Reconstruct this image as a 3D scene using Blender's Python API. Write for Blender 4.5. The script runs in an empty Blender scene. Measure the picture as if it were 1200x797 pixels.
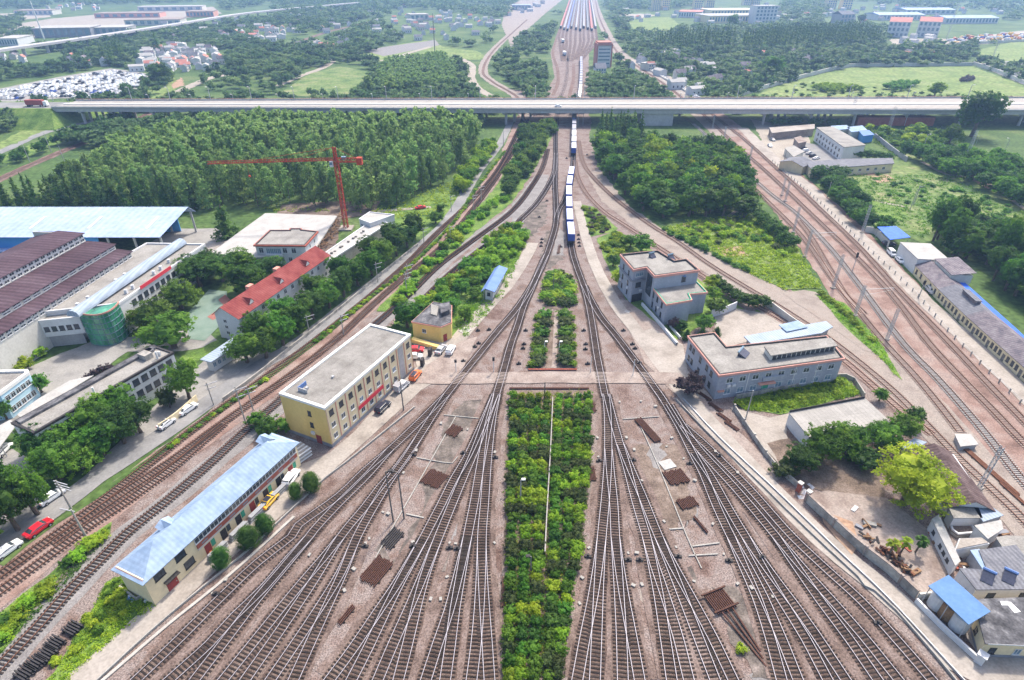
import bpy, math, random
import numpy as np
from mathutils import Vector, Matrix
SC = bpy.context.scene
COL = SC.collection
R = math.radians
PI = math.pi
# ---------------------------------------------------------------- camera model (photo pixels 1200x797 -> points on a level plane)
F, CX, CY, H = 700.0, 600.0, 398.5, 85.0
TH = math.atan(438.0 / 700.0)
_c, _s = math.cos(TH), math.sin(TH)
def G(px, py, z=0.0):
    x = (px - CX) / F; y = (CY - py) / F
    dy = _c + y * _s; dz = -_s + y * _c
    t = (z - H) / dz
    return Vector((x * t, dy * t, z))
def GP(pts, z=0.0): return [G(p[0], p[1], z) for p in pts]

# ---------------------------------------------------------------- tagging
def tag(o, label=None, cat=None, group=None, kind=None):
    if label: o['label'] = label
    if cat: o['category'] = cat
    if group: o['group'] = group
    if kind: o['kind'] = kind
    return o
def empty(name, loc=(0, 0, 0), rz=0.0, label=None, cat=None, group=None):
    o = bpy.data.objects.new(name, None); COL.objects.link(o)
    o.location = loc; o.rotation_euler = (0, 0, rz); o.empty_display_size = 0.3
    return tag(o, label, cat, group)
KIDS = {}
def link(o, parent=None):
    COL.objects.link(o)
    if parent is not None:
        o.parent = parent; KIDS.setdefault(parent, []).append(o)
    return o
def clone(root, loc, rz=0.0, scale=None, label=None, group=None):
    r = root.copy(); COL.objects.link(r); r.location = loc; r.rotation_euler = (0, 0, rz)
    if scale is not None: r.scale = scale if isinstance(scale, (tuple, list)) else (scale,) * 3
    for ch in KIDS.get(root, []):
        d = link(ch.copy(), r)
        for g in KIDS.get(ch, []): link(g.copy(), d)
    return tag(r, label, None, group)

# ---------------------------------------------------------------- mesh builder
class MB:
    def __init__(s): s.v = []; s.f = []; s.m = []; s.mi = 0
    def mat(s, i): s.mi = i; return s
    def add(s, vs, fs):
        o = len(s.v); s.v += [tuple(p) for p in vs]
        for f in fs: s.f.append([i + o for i in f]); s.m.append(s.mi)
        return s
    def box(s, x0, x1, y0, y1, z0, z1):
        return s.add([(x0, y0, z0), (x1, y0, z0), (x1, y1, z0), (x0, y1, z0), (x0, y0, z1), (x1, y0, z1), (x1, y1, z1), (x0, y1, z1)],
                     [(3, 2, 1, 0), (4, 5, 6, 7), (0, 1, 5, 4), (1, 2, 6, 5), (2, 3, 7, 6), (3, 0, 4, 7)])
    def prism(s, poly, z0, z1, top=True):
        n = len(poly); a = sum(poly[i][0] * poly[(i + 1) % n][1] - poly[(i + 1) % n][0] * poly[i][1] for i in range(n))
        if a < 0: poly = poly[::-1]
        vs = [(p[0], p[1], z0) for p in poly] + [(p[0], p[1], z1) for p in poly]
        fs = [(i, (i + 1) % n, (i + 1) % n + n, i + n) for i in range(n)]
        if top: fs += [tuple(range(n, 2 * n)), tuple(range(n - 1, -1, -1))]
        return s.add(vs, fs)
    def face(s, vs): return s.add(vs, [tuple(range(len(vs)))])
    def tube(s, p0, p1, r0, r1=None, n=6):
        r1 = r0 if r1 is None else r1
        a, b = Vector(p0), Vector(p1); d = (b - a)
        if d.length < 1e-6: return s
        d.normalize(); u = d.orthogonal().normalized(); w = d.cross(u)
        vs = []
        for p, r in ((a, r0), (b, r1)):
            for k in range(n):
                t = 2 * PI * k / n; vs.append(p + (u * math.cos(t) + w * math.sin(t)) * r)
        fs = [(k, (k + 1) % n, (k + 1) % n + n, k + n) for k in range(n)] + [tuple(range(n - 1, -1, -1)), tuple(range(n, 2 * n))]
        return s.add(vs, fs)
    def bar(s, p0, p1, w, h, up=(0, 0, 1)):
        a, b = Vector(p0), Vector(p1); d = (b - a).normalized(); u = d.cross(Vector(up))
        if u.length < 1e-4: u = Vector((1, 0, 0))
        u.normalize(); t = u.cross(d)
        vs = [p + u * sx * w / 2 + t * sz * h / 2 for p in (a, b) for sx, sz in ((-1, -1), (1, -1), (1, 1), (-1, 1))]
        return s.add(vs, [(0, 1, 2, 3)[::-1], (4, 5, 6, 7), (0, 1, 5, 4), (1, 2, 6, 5), (2, 3, 7, 6), (3, 0, 4, 7)])
    def mesh(s, name, mats):
        me = bpy.data.meshes.new(name); me.from_pydata(s.v, [], s.f)
        for m in (mats if isinstance(mats, (list, tuple)) else [mats]): me.materials.append(m)
        if any(s.m): me.polygons.foreach_set('material_index', s.m)
        me.update(); return me
    def build(s, name, mats, parent=None):
        return link(bpy.data.objects.new(name, s.mesh(name, mats)), parent)

def inside(x, y, poly):
    c = False; n = len(poly); j = n - 1
    for i in range(n):
        xi, yi, xj, yj = poly[i][0], poly[i][1], poly[j][0], poly[j][1]
        if (yi > y) != (yj > y) and x < (xj - xi) * (y - yi) / (yj - yi) + xi: c = not c
        j = i
    return c
def smooth(pts, step=3.0):
    P = [Vector(p) for p in pts]
    if len(P) < 3:
        out = []; n = max(1, int((P[1] - P[0]).length / step))
        return [P[0].lerp(P[1], i / n) for i in range(n + 1)]
    Q = [P[0] * 2 - P[1]] + P + [P[-1] * 2 - P[-2]]; out = []
    for i in range(1, len(Q) - 2):
        a, b, c, d = Q[i - 1:i + 3]; n = max(1, int((c - b).length / step))
        for k in range(n):
            t = k / n
            out.append(0.5 * ((2 * b) + (c - a) * t + (2 * a - 5 * b + 4 * c - d) * t * t + (3 * b - a - 3 * c + d) * t ** 3))
    out.append(P[-1]); return out
def resample(pts, step):
    out = [pts[0].copy()]; left = step; tang = []
    for a, b in zip(pts, pts[1:]):
        L = (b - a).length; pos = left
        while pos <= L:
            out.append(a.lerp(b, pos / L)); pos += step
        left = pos - L
    return out
def offsets(pts, d):
    out = []
    for i, p in enumerate(pts):
        t = (pts[min(i + 1, len(pts) - 1)] - pts[max(i - 1, 0)]); t.z = 0; t.normalize()
        out.append(p + Vector((t.y, -t.x, 0)) * d)   # to the right of travel
    return out

# ---------------------------------------------------------------- materials
MATS = {}
def mat(name, cols, scale=1.0, detail=4, rough=0.85, metal=0.0, bump=0.0, fine=0.0, fscale=8.0, rand=0.0, stretch=None, trans=0.0, spec=0.12,
        wave=None, brick=None, pos=None, hue=0.0):
    m = bpy.data.materials.new(name); m.use_nodes = True; nt = m.node_tree; N = nt.nodes; L = nt.links
    b = N['Principled BSDF']; b.inputs['Roughness'].default_value = rough; b.inputs['Metallic'].default_value = metal
    b.inputs['Specular IOR Level'].default_value = spec
    tc = N.new('ShaderNodeTexCoord'); src = tc.outputs['Object']
    if stretch:
        mp = N.new('ShaderNodeMapping'); mp.inputs['Scale'].default_value = stretch; L.new(src, mp.inputs[0]); srcn = mp.outputs[0]
    else: srcn = src
    if not isinstance(cols[0], (tuple, list)): cols = [cols]
    if len(cols) == 1: c = cols[0]; cols = [tuple(x * 0.86 for x in c), tuple(min(1, x * 1.1) for x in c)]
    nz = N.new('ShaderNodeTexNoise'); nz.inputs['Scale'].default_value = scale; nz.inputs['Detail'].default_value = detail; nz.inputs['Roughness'].default_value = 0.62
    L.new(srcn, nz.inputs['Vector'])
    rp = N.new('ShaderNodeValToRGB'); els = rp.color_ramp.elements
    n = len(cols)
    ps = pos or [0.32 + 0.38 * i / (n - 1) for i in range(n)]
    els[0].position = ps[0]; els[1].position = ps[-1]
    els[0].color = (*cols[0], 1); els[1].color = (*cols[-1], 1)
    for i in range(1, n - 1): e = els.new(ps[i]); e.color = (*cols[i], 1)
    L.new(nz.outputs['Fac'], rp.inputs[0]); out = rp.outputs[0]
    def mul(a, fac, lo, hi):
        mr = N.new('ShaderNodeMapRange'); mr.inputs[1].default_value = 0.3; mr.inputs[2].default_value = 0.7; mr.inputs[3].default_value = lo; mr.inputs[4].default_value = hi
        L.new(fac, mr.inputs[0])
        mx = N.new('ShaderNodeMix'); mx.data_type = 'RGBA'; mx.blend_type = 'MULTIPLY'; mx.inputs[0].default_value = 1
        L.new(a, mx.inputs[6]); L.new(mr.outputs[0], mx.inputs[7]); return mx.outputs[2], mr
    fn = None
    if fine:
        fn = N.new('ShaderNodeTexNoise'); fn.inputs['Scale'].default_value = fscale; fn.inputs['Detail'].default_value = 3; L.new(src, fn.inputs['Vector'])
        out, _ = mul(out, fn.outputs['Fac'], 1 - fine, 1 + fine * 0.7)
    if wave:   # (axis, scale, strength) corrugation / seams
        wv = N.new('ShaderNodeTexWave'); wv.bands_direction = wave[0]; wv.inputs['Scale'].default_value = wave[1]; wv.inputs['Distortion'].default_value = 0.0
        L.new(src, wv.inputs['Vector'])
        out, _ = mul(out, wv.outputs['Fac'], 1 - wave[2], 1.0 + wave[2] * 0.2)
    if brick:  # (width, height, mortar darkening)
        bk = N.new('ShaderNodeTexBrick'); bk.inputs['Scale'].default_value = 1; bk.inputs['Brick Width'].default_value = brick[0]; bk.inputs['Row Height'].default_value = brick[1]
        bk.inputs['Mortar Size'].default_value = brick[3] if len(brick) > 3 else 0.04; bk.offset = 0.0
        bk.inputs['Color1'].default_value = (1, 1, 1, 1); bk.inputs['Color2'].default_value = (0.86, 0.86, 0.86, 1); bk.inputs['Mortar'].default_value = (brick[2],) * 3 + (1,)
        L.new(src, bk.inputs['Vector'])
        mx = N.new('ShaderNodeMix'); mx.data_type = 'RGBA'; mx.blend_type = 'MULTIPLY'; mx.inputs[0].default_value = 1
        L.new(out, mx.inputs[6]); L.new(bk.outputs[0], mx.inputs[7]); out = mx.outputs[2]
    if rand:
        oi = N.new('ShaderNodeObjectInfo')
        mr = N.new('ShaderNodeMapRange'); mr.inputs[3].default_value = 1 - rand; mr.inputs[4].default_value = 1 + rand; L.new(oi.outputs['Random'], mr.inputs[0])
        hs = N.new('ShaderNodeHueSaturation'); L.new(out, hs.inputs['Color']); L.new(mr.outputs[0], hs.inputs['Value'])
        if hue:
            wn = N.new('ShaderNodeTexWhiteNoise'); wn.noise_dimensions = '1D'; L.new(oi.outputs['Random'], wn.inputs['W'])
            m2 = N.new('ShaderNodeMapRange'); m2.inputs[3].default_value = 0.5 - hue; m2.inputs[4].default_value = 0.5 + hue; L.new(wn.outputs['Value'], m2.inputs[0]); L.new(m2.outputs[0], hs.inputs['Hue'])
        out = hs.outputs[0]
    L.new(out, b.inputs['Base Color'])
    if bump:
        bp = N.new('ShaderNodeBump'); bp.inputs['Strength'].default_value = bump; bp.inputs['Distance'].default_value = 0.1
        L.new((wv.outputs['Fac'] if wave else (fn or nz).outputs['Fac']), bp.inputs['Height']); L.new(bp.outputs[0], b.inputs['Normal'])
    if trans:
        tr = N.new('ShaderNodeBsdfTranslucent'); L.new(out, tr.inputs[0]); ms = N.new('ShaderNodeMixShader'); ms.inputs[0].default_value = trans
        L.new(b.outputs[0], ms.inputs[1]); L.new(tr.outputs[0], ms.inputs[2]); L.new(ms.outputs[0], N['Material Output'].inputs[0])
    MATS[name] = m; return m
m = MATS
# ground
mat('field', [(0.035, 0.075, 0.022), (0.075, 0.130, 0.035), (0.130, 0.170, 0.060)], 0.03, 6, fine=0.45, fscale=0.6)
mat('ballast', [(0.118, 0.076, 0.063), (0.195, 0.144, 0.127), (0.236, 0.196, 0.181), (0.175, 0.122, 0.102), (0.136, 0.107, 0.097)], 0.13, 8, fine=0.6, fscale=4.5, bump=0.6)
mat('ballast_red', [(0.142, 0.090, 0.074), (0.237, 0.156, 0.130), (0.284, 0.215, 0.187), (0.215, 0.168, 0.148)], 0.12, 6, fine=0.38, fscale=5.0, bump=0.5)
mat('ballast_pale', [(0.211, 0.176, 0.155), (0.285, 0.247, 0.217), (0.248, 0.194, 0.165)], 0.13, 6, fine=0.32, fscale=5.0, bump=0.5)
mat('gravel_grey', [(0.180, 0.170, 0.166), (0.260, 0.248, 0.242)], 0.3, 6, fine=0.35, fscale=5.0, bump=0.5)
mat('bed_brown', [(0.051, 0.035, 0.030), (0.124, 0.087, 0.072), (0.198, 0.154, 0.131)], 0.22, 6, fine=0.5, fscale=5.0)
mat('shoulder', [(0.103, 0.073, 0.061), (0.170, 0.126, 0.109), (0.222, 0.177, 0.161)], 0.25, 7, fine=0.5, fscale=4.5)
mat('bed_rust', [(0.10, 0.062, 0.05), (0.17, 0.115, 0.095), (0.24, 0.175, 0.15)], 0.2, 6, fine=0.35, fscale=5.0)
mat('concrete', [(0.238, 0.211, 0.186), (0.330, 0.299, 0.267), (0.370, 0.338, 0.307)], 0.15, 7, fine=0.16, fscale=2.5)
mat('concrete_pink', [(0.198, 0.153, 0.133), (0.283, 0.234, 0.207), (0.330, 0.286, 0.257)], 0.22, 7, fine=0.25, fscale=3)
mat('road_grey', [(0.163, 0.163, 0.167), (0.224, 0.224, 0.224), (0.272, 0.265, 0.258)], 0.15, 6, fine=0.12, fscale=2.5)
mat('yard_grey', [(0.184, 0.180, 0.177), (0.272, 0.265, 0.252), (0.313, 0.306, 0.292)], 0.12, 6, fine=0.15, fscale=2.5)
mat('stain_dark', [(0.07, 0.06, 0.055), (0.14, 0.12, 0.105), (0.25, 0.21, 0.19)], 0.35, 6, fine=0.35, fscale=4)
mat('dirt', [(0.10, 0.075, 0.06), (0.17, 0.13, 0.105), (0.26, 0.21, 0.18)], 0.25, 6, fine=0.35, fscale=4)
mat('earth_red', [(0.30, 0.19, 0.13), (0.40, 0.28, 0.20)], 0.2, 5, fine=0.3, fscale=1.5)
mat('sand', [(0.286, 0.252, 0.211), (0.354, 0.320, 0.272)], 0.08, 5, fine=0.25, fscale=1.5)
mat('grass', [(0.055, 0.110, 0.022), (0.120, 0.200, 0.040), (0.200, 0.270, 0.070)], 0.18, 6, fine=0.45, fscale=2.5)
mat('meadow', [(0.098, 0.160, 0.043), (0.164, 0.224, 0.064), (0.221, 0.256, 0.102)], 0.05, 8, fine=0.5, fscale=0.35)
mat('crops', [(0.060, 0.120, 0.035), (0.140, 0.200, 0.060), (0.250, 0.240, 0.130)], 0.06, 6, fine=0.4, fscale=0.5)
mat('bridge_deck', [(0.291, 0.270, 0.251), (0.348, 0.326, 0.297)], 0.02, 4, fine=0.07, fscale=0.6, stretch=(0.15, 3, 1))
mat('paint_white', [(0.648, 0.648, 0.630), (0.738, 0.738, 0.720)], 1.5, rough=0.6)
# metals etc
mat('rail_shine', [(0.310, 0.298, 0.335), (0.384, 0.372, 0.415)], 0.6, rough=0.6, metal=0.2)
mat('rail_rust', [(0.14, 0.062, 0.038), (0.24, 0.115, 0.07)], 2, rough=0.8)
mat('rail_side', [(0.10, 0.06, 0.045), (0.17, 0.10, 0.075)], 2, rough=0.8)
mat('sleeper_wood', [(0.02, 0.016, 0.0145), (0.054, 0.043, 0.038)], 1.2, rough=0.9, fine=0.3, rand=0.35)
mat('sleeper_concrete', [(0.24, 0.17, 0.145), (0.34, 0.27, 0.23)], 1.2, rough=0.9, rand=0.1)
mat('sleeper_pale', [(0.285, 0.273, 0.260), (0.347, 0.335, 0.322)], 1.2, rough=0.9, rand=0.08)
mat('iron_dark', [(0.03, 0.028, 0.03), (0.065, 0.06, 0.06)], 3, rough=0.6)
mat('iron_brown', [(0.063, 0.032, 0.024), (0.119, 0.059, 0.045)], 3, rough=0.8, fine=0.3)
mat('galvanised', [(0.36, 0.37, 0.39), (0.48, 0.49, 0.51)], 1.5, rough=0.5, metal=0.3)
mat('pole_concrete', [(0.33, 0.31, 0.28), (0.43, 0.41, 0.38)], 1.0)
mat('pole_dark', [(0.12, 0.11, 0.10), (0.2, 0.19, 0.18)], 1.0)
mat('crane_red', [(0.370, 0.045, 0.023), (0.484, 0.083, 0.045)], 0.8, rough=0.6)
mat('bridge_conc', [(0.379, 0.372, 0.387), (0.483, 0.474, 0.478)], 0.08, fine=0.12, fscale=1.0, stretch=(1, 1, 0.2))
# walls
mat('wall_yellow', [(0.62, 0.455, 0.16), (0.72, 0.55, 0.22)], 0.25, fine=0.06, fscale=2, stretch=(1, 1, 0.25))
mat('wall_cream', [(0.66, 0.555, 0.36), (0.76, 0.65, 0.43)], 0.25, fine=0.07, fscale=2, stretch=(1, 1, 0.25))
mat('wall_offwhite', [(0.510, 0.493, 0.451), (0.612, 0.603, 0.561)], 0.3, fine=0.1, fscale=2, stretch=(1, 1, 0.2))
mat('wall_white', [(0.544, 0.552, 0.570), (0.654, 0.663, 0.671)], 0.25, fine=0.08, fscale=2, stretch=(1, 1, 0.2))
mat('wall_bluegrey', [(0.289, 0.315, 0.374), (0.391, 0.416, 0.476)], 0.25, fine=0.1, fscale=2, stretch=(1, 1, 0.18))
mat('wall_grey', [(0.306, 0.306, 0.323), (0.408, 0.408, 0.425)], 0.25, fine=0.12, fscale=2, stretch=(1, 1, 0.2))
mat('wall_stained', [(0.20, 0.19, 0.18), (0.36, 0.34, 0.31), (0.44, 0.42, 0.38)], 0.4, fine=0.2, fscale=2, stretch=(1, 1, 0.2))
mat('wall_lightblue', [(0.40, 0.60, 0.72), (0.50, 0.70, 0.80)], 0.3)
mat('plinth_grey', [(0.20, 0.21, 0.24), (0.28, 0.29, 0.32)], 0.5)
mat('brick_red', [(0.30, 0.085, 0.06), (0.40, 0.14, 0.10)], 0.6, fine=0.2)
mat('band_red', [(0.52, 0.24, 0.19), (0.60, 0.32, 0.25)], 0.5, fine=0.1)
mat('trim_salmon', [(0.58, 0.29, 0.24), (0.66, 0.36, 0.30)], 0.4, fine=0.1)
mat('door_red', [(0.26, 0.05, 0.045), (0.32, 0.07, 0.06)], 1)
# roofs
mat('roof_gravel', [(0.180, 0.169, 0.155), (0.259, 0.248, 0.230), (0.302, 0.288, 0.270)], 0.3, 7, fine=0.2, fscale=4, brick=(1.1, 1.1, 0.82))
mat('roof_flat', [(0.194, 0.184, 0.173), (0.266, 0.256, 0.238), (0.317, 0.306, 0.288)], 0.22, 7, fine=0.22, fscale=3)
mat('roof_pale', [(0.338, 0.331, 0.317), (0.432, 0.425, 0.410)], 0.3, 6, fine=0.15, fscale=3)
mat('roof_panels', [(0.288, 0.277, 0.259), (0.382, 0.367, 0.346)], 0.3, 6, fine=0.12, fscale=3, brick=(1.0, 4.0, 0.7))
mat('roof_bitumen', [(0.045, 0.045, 0.05), (0.11, 0.11, 0.12), (0.24, 0.24, 0.25)], 0.5, 7, fine=0.3, fscale=3)
mat('roof_blue', [(0.20, 0.285, 0.41), (0.265, 0.355, 0.49), (0.32, 0.41, 0.545)], 0.35, fine=0.1, fscale=1.2, wave=('X', 0.42, 0.07), rough=0.75)
mat('roof_blue_pale', [(0.30, 0.385, 0.60), (0.37, 0.455, 0.67)], 0.09, fine=0.12, fscale=0.6, wave=('X', 0.14, 0.07), rough=0.75)
mat('roof_blue_deep', [(0.13, 0.22, 0.47), (0.18, 0.28, 0.54)], 0.3, wave=('X', 1.5, 0.18), rough=0.75)
mat('roof_blue_grey', [(0.27, 0.335, 0.42), (0.35, 0.415, 0.50)], 0.3, wave=('X', 0.42, 0.15), rough=0.75)
mat('wall_blue', [(0.06, 0.25, 0.60), (0.09, 0.32, 0.68)], 0.2, wave=('X', 0.8, 0.12), rough=0.5)
mat('tarp_blue', [(0.02, 0.10, 0.58), (0.04, 0.16, 0.70)], 0.5, rough=0.45)
mat('roof_brown', [(0.053, 0.032, 0.043), (0.089, 0.058, 0.073), (0.128, 0.093, 0.113)], 0.12, fine=0.2, fscale=1.5, wave=('X', 0.2, 0.25), stretch=(1, 0.25, 1))
mat('roof_darktile', [(0.075, 0.05, 0.05), (0.12, 0.085, 0.085), (0.16, 0.12, 0.12)], 0.5, fine=0.25, fscale=3, wave=('X', 0.42, 0.25))
mat('roof_purple', [(0.114, 0.103, 0.125), (0.194, 0.171, 0.190), (0.246, 0.230, 0.240)], 0.5, fine=0.25, fscale=3, wave=('X', 0.42, 0.2))
mat('roof_slate', [(0.14, 0.145, 0.17), (0.22, 0.225, 0.25)], 0.5, fine=0.2, fscale=3, wave=('X', 0.42, 0.2))
mat('roof_red', [(0.160, 0.030, 0.030), (0.232, 0.059, 0.054), (0.272, 0.086, 0.079)], 0.3, fine=0.15, fscale=3, wave=('X', 0.42, 0.18))
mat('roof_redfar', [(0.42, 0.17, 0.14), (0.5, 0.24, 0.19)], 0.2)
mat('skylight', [(0.55, 0.55, 0.50), (0.65, 0.64, 0.58)], 0.5, rough=0.4)
mat('roof_bluemid', [(0.105, 0.212, 0.425), (0.147, 0.267, 0.484)], 0.4, fine=0.08, fscale=2, wave=('X', 2.2, 0.18), rough=0.75)
mat('duct_grey', [(0.285, 0.274, 0.252), (0.375, 0.363, 0.338)], 0.8, fine=0.15, fscale=3)
mat('glass_dark', [(0.03, 0.04, 0.05), (0.07, 0.085, 0.10)], 0.9, rough=0.12, spec=0.7)
mat('glass_blue', [(0.10, 0.17, 0.24), (0.2, 0.29, 0.36)], 0.9, rough=0.12, spec=0.7)
mat('glass_green', [(0.015, 0.10, 0.06), (0.04, 0.22, 0.12), (0.10, 0.38, 0.22)], 0.35, rough=0.1, spec=0.8, stretch=(1, 1, 0.3))
mat('solar', [(0.02, 0.025, 0.05), (0.05, 0.055, 0.09)], 2, rough=0.2, spec=0.6)
mat('plastic_red', [(0.55, 0.04, 0.06), (0.66, 0.07, 0.09)], 1, rough=0.6)
mat('plastic_green', [(0.05, 0.28, 0.18), (0.08, 0.36, 0.24)], 1)
mat('court_green', [(0.136, 0.205, 0.167), (0.198, 0.260, 0.223)], 0.3, fine=0.1)
mat('court_red', [(0.260, 0.105, 0.087), (0.310, 0.149, 0.124)], 0.3, fine=0.1)
mat('wood', [(0.20, 0.12, 0.07), (0.34, 0.22, 0.13)], 0.8, fine=0.3)
mat('tyre', [(0.015, 0.015, 0.016), (0.03, 0.03, 0.03)], 3)
# foliage
FOL = dict(detail=2, rough=0.6, trans=0.55, spec=0.2)
mat('leaf', [(0.052, 0.139, 0.017), (0.116, 0.252, 0.028), (0.206, 0.355, 0.044)], 0.9, rand=0.28, hue=0.02, **FOL)
mat('leaf_dark', [(0.036, 0.097, 0.020), (0.072, 0.173, 0.028), (0.133, 0.252, 0.041)], 0.9, rand=0.25, hue=0.015, **FOL)
mat('leaf_poplar', [(0.132, 0.244, 0.071), (0.225, 0.358, 0.102), (0.343, 0.462, 0.151)], 0.5, rand=0.28, hue=0.015, **FOL)
mat('leaf_yellow', [(0.190, 0.312, 0.018), (0.362, 0.484, 0.030), (0.515, 0.606, 0.053)], 0.7, rand=0.12, hue=0.015, **FOL)
mat('leaf_bright', [(0.148, 0.268, 0.020), (0.276, 0.427, 0.029), (0.440, 0.555, 0.049)], 0.8, rand=0.25, hue=0.025, **FOL)
mat('leaf_olive', [(0.05, 0.078, 0.024), (0.092, 0.132, 0.04), (0.13, 0.165, 0.055)], 0.8, rand=0.2, hue=0.01, **FOL)
mat('leaf_purple', [(0.039, 0.028, 0.037), (0.092, 0.066, 0.079), (0.145, 0.112, 0.124)], 0.8, rand=0.15, **FOL)
mat('leaf_conifer', [(0.052, 0.129, 0.022), (0.102, 0.205, 0.034), (0.159, 0.261, 0.048)], 0.6, rand=0.2, hue=0.015, **FOL)
mat('leaf_far', [(0.044, 0.111, 0.041), (0.109, 0.199, 0.066), (0.209, 0.301, 0.106)], 0.035, rand=0.1, **FOL)
mat('bark', [(0.10, 0.075, 0.055), (0.19, 0.15, 0.12)], 1.5, fine=0.3)
def turned(mt, ang):
    """copy of a material whose pattern runs along a direction"""
    key = (mt, round(ang, 2))
    if key not in MATS:
        q = MATS[mt].copy(); nt = q.node_tree; tc = next(n for n in nt.nodes if n.type == 'TEX_COORD'); mp = nt.nodes.new('ShaderNodeMapping'); mp.inputs['Rotation'].default_value = (0, 0, -ang)
        for l in list(nt.links):
            if l.from_socket == tc.outputs['Object']: nt.links.new(mp.outputs[0], l.to_socket)
        nt.links.new(tc.outputs['Object'], mp.inputs[0]); MATS[key] = q
    return MATS[key]
def paint(name, c, rough=0.3): return mat(name, [tuple(x * 0.95 for x in c), tuple(min(1, x * 1.05) for x in c)], 0.5, rough=rough, spec=0.5)
paint('car_white', (0.78, 0.79, 0.80)); paint('car_red', (0.62, 0.02, 0.035)); paint('car_yellow', (0.85, 0.48, 0.01)); paint('car_orange', (0.75, 0.16, 0.03))
paint('car_dark', (0.025, 0.03, 0.05)); paint('car_silver', (0.42, 0.43, 0.45)); paint('box_blue', (0.03, 0.08, 0.36), 0.5); paint('box_top', (0.50, 0.52, 0.68), 0.6)
paint('box_white', (0.66, 0.67, 0.70), 0.5); paint('box_grey', (0.25, 0.26, 0.32), 0.6); paint('box_red', (0.36, 0.07, 0.06), 0.6)
paint('flag_orange', (0.7, 0.22, 0.06))

# ---------------------------------------------------------------- ground sheets
rng = random.Random(7)
_cnt = [0]
def jitter_poly(poly, amp, step):
    out = []; n = len(poly)
    for i in range(n):
        a, b = poly[i], poly[(i + 1) % n]; k = max(1, int((b - a).length / step))
        for j in range(k):
            p = a.lerp(b, j / k); out.append(Vector((p.x + rng.uniform(-amp, amp), p.y + rng.uniform(-amp, amp), p.z)))
    return out
def sheet(name, material, px, layer, amp=0.4, step=3.0, kind='structure', world=False):
    poly = [Vector(p) for p in px] if world else GP(px)
    if amp: poly = jitter_poly(poly, amp, step)
    _cnt[0] += 1; z = layer * 0.035 + (_cnt[0] % 17) * 0.002
    n = len(poly); a = sum(poly[i].x * poly[(i + 1) % n].y - poly[(i + 1) % n].x * poly[i].y for i in range(n))
    if a < 0: poly = poly[::-1]
    o = MB().face([(p.x, p.y, z) for p in poly]).build(name, m[material]); o['kind'] = kind; return o
def ribbon(name, material, px, width, layer, amp=0.15, kind='structure', step=4.0, world=False):
    pts = smooth([Vector(p) for p in px] if world else GP(px), step)
    _cnt[0] += 1; z = layer * 0.035 + (_cnt[0] % 17) * 0.002
    n = len(pts); w = [width] * n if not isinstance(width, (list, tuple)) else [width[0] + (width[1] - width[0]) * i / (n - 1) for i in range(n)]
    b = MB(); vs = []
    for i, p in enumerate(pts):
        t = pts[min(i + 1, n - 1)] - pts[max(i - 1, 0)]; t.z = 0; t.normalize(); nn = Vector((t.y, -t.x, 0))
        l = p - nn * (w[i] / 2 + rng.uniform(-amp, amp)); r = p + nn * (w[i] / 2 + rng.uniform(-amp, amp))
        vs += [(l.x, l.y, z), (r.x, r.y, z)]
    b.add(vs, [(2 * i, 2 * i + 1, 2 * i + 3, 2 * i + 2) for i in range(n - 1)])
    o = b.build(name, m[material]); o['kind'] = kind; return o
HAZE = 0.0002
EXPO = 1.05
# ================================================================ ground
o = MB().face([(-7000, -300, 0), (7000, -300, 0), (7000, 9000, 0), (-7000, 9000, 0)]).build('ground', m['field']); o['kind'] = 'structure'
# broad ballast area of the junction
sheet('ballast_yard', 'ballast', [(-80, 830), (-60, 715), (0, 668), (100, 590), (200, 516), (300, 440), (425, 343), (525, 258), (583, 195), (606, 160), (612, 140), (600, 105), (640, 108), (650, 90), (645, 62), (655, 34), (668, 0), (696, 0), (700, 40), (690, 64), (690, 90), (688, 108), (697, 128), (690, 160),
      (700, 190), (760, 240), (830, 288), (920, 335), (990, 380), (1040, 410), (1080, 450), (1140, 520), (1210, 600), (1300, 720), (1180, 830)], 1, 0.5)
sheet('ballast_mainline', 'ballast_red', [(800, 118), (828, 118), (930, 195), (1015, 270), (1125, 385), (1215, 478), (1300, 570), (1260, 640), (1175, 560), (1075, 470), (1000, 390), (950, 310), (905, 245), (850, 175)], 2, 0.4)
sheet('gravel_strip', 'ballast_pale', [(990, 372), (1040, 400), (1100, 465), (1185, 560), (1260, 650), (1240, 690), (1140, 570), (1060, 490), (985, 425), (900, 372), (830, 322), (760, 280), (705, 236), (688, 205), (700, 198), (760, 245), (830, 292), (930, 345)], 3, 0.3)
ribbon('gravel_strip', 'gravel_grey', [(603, 246), (550, 284), (510, 317), (480, 347), (430, 392), (370, 440), (300, 500), (215, 574), (150, 626), (82, 693), (0, 785), (-50, 850)], 5.2, 2, 0.3)
ribbon('gravel_strip', 'gravel_grey', [(600, 271), (563, 294), (520, 330), (490, 360)], 6, 2, 0.3)
sheet('gravel_patch', 'gravel_grey', [(600, 240), (628, 205), (643, 205), (640, 225), (612, 262), (600, 262)], 3)
sheet('gravel_patch', 'gravel_grey', [(652, 262), (662, 275), (660, 300), (646, 300)], 3)
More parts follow.
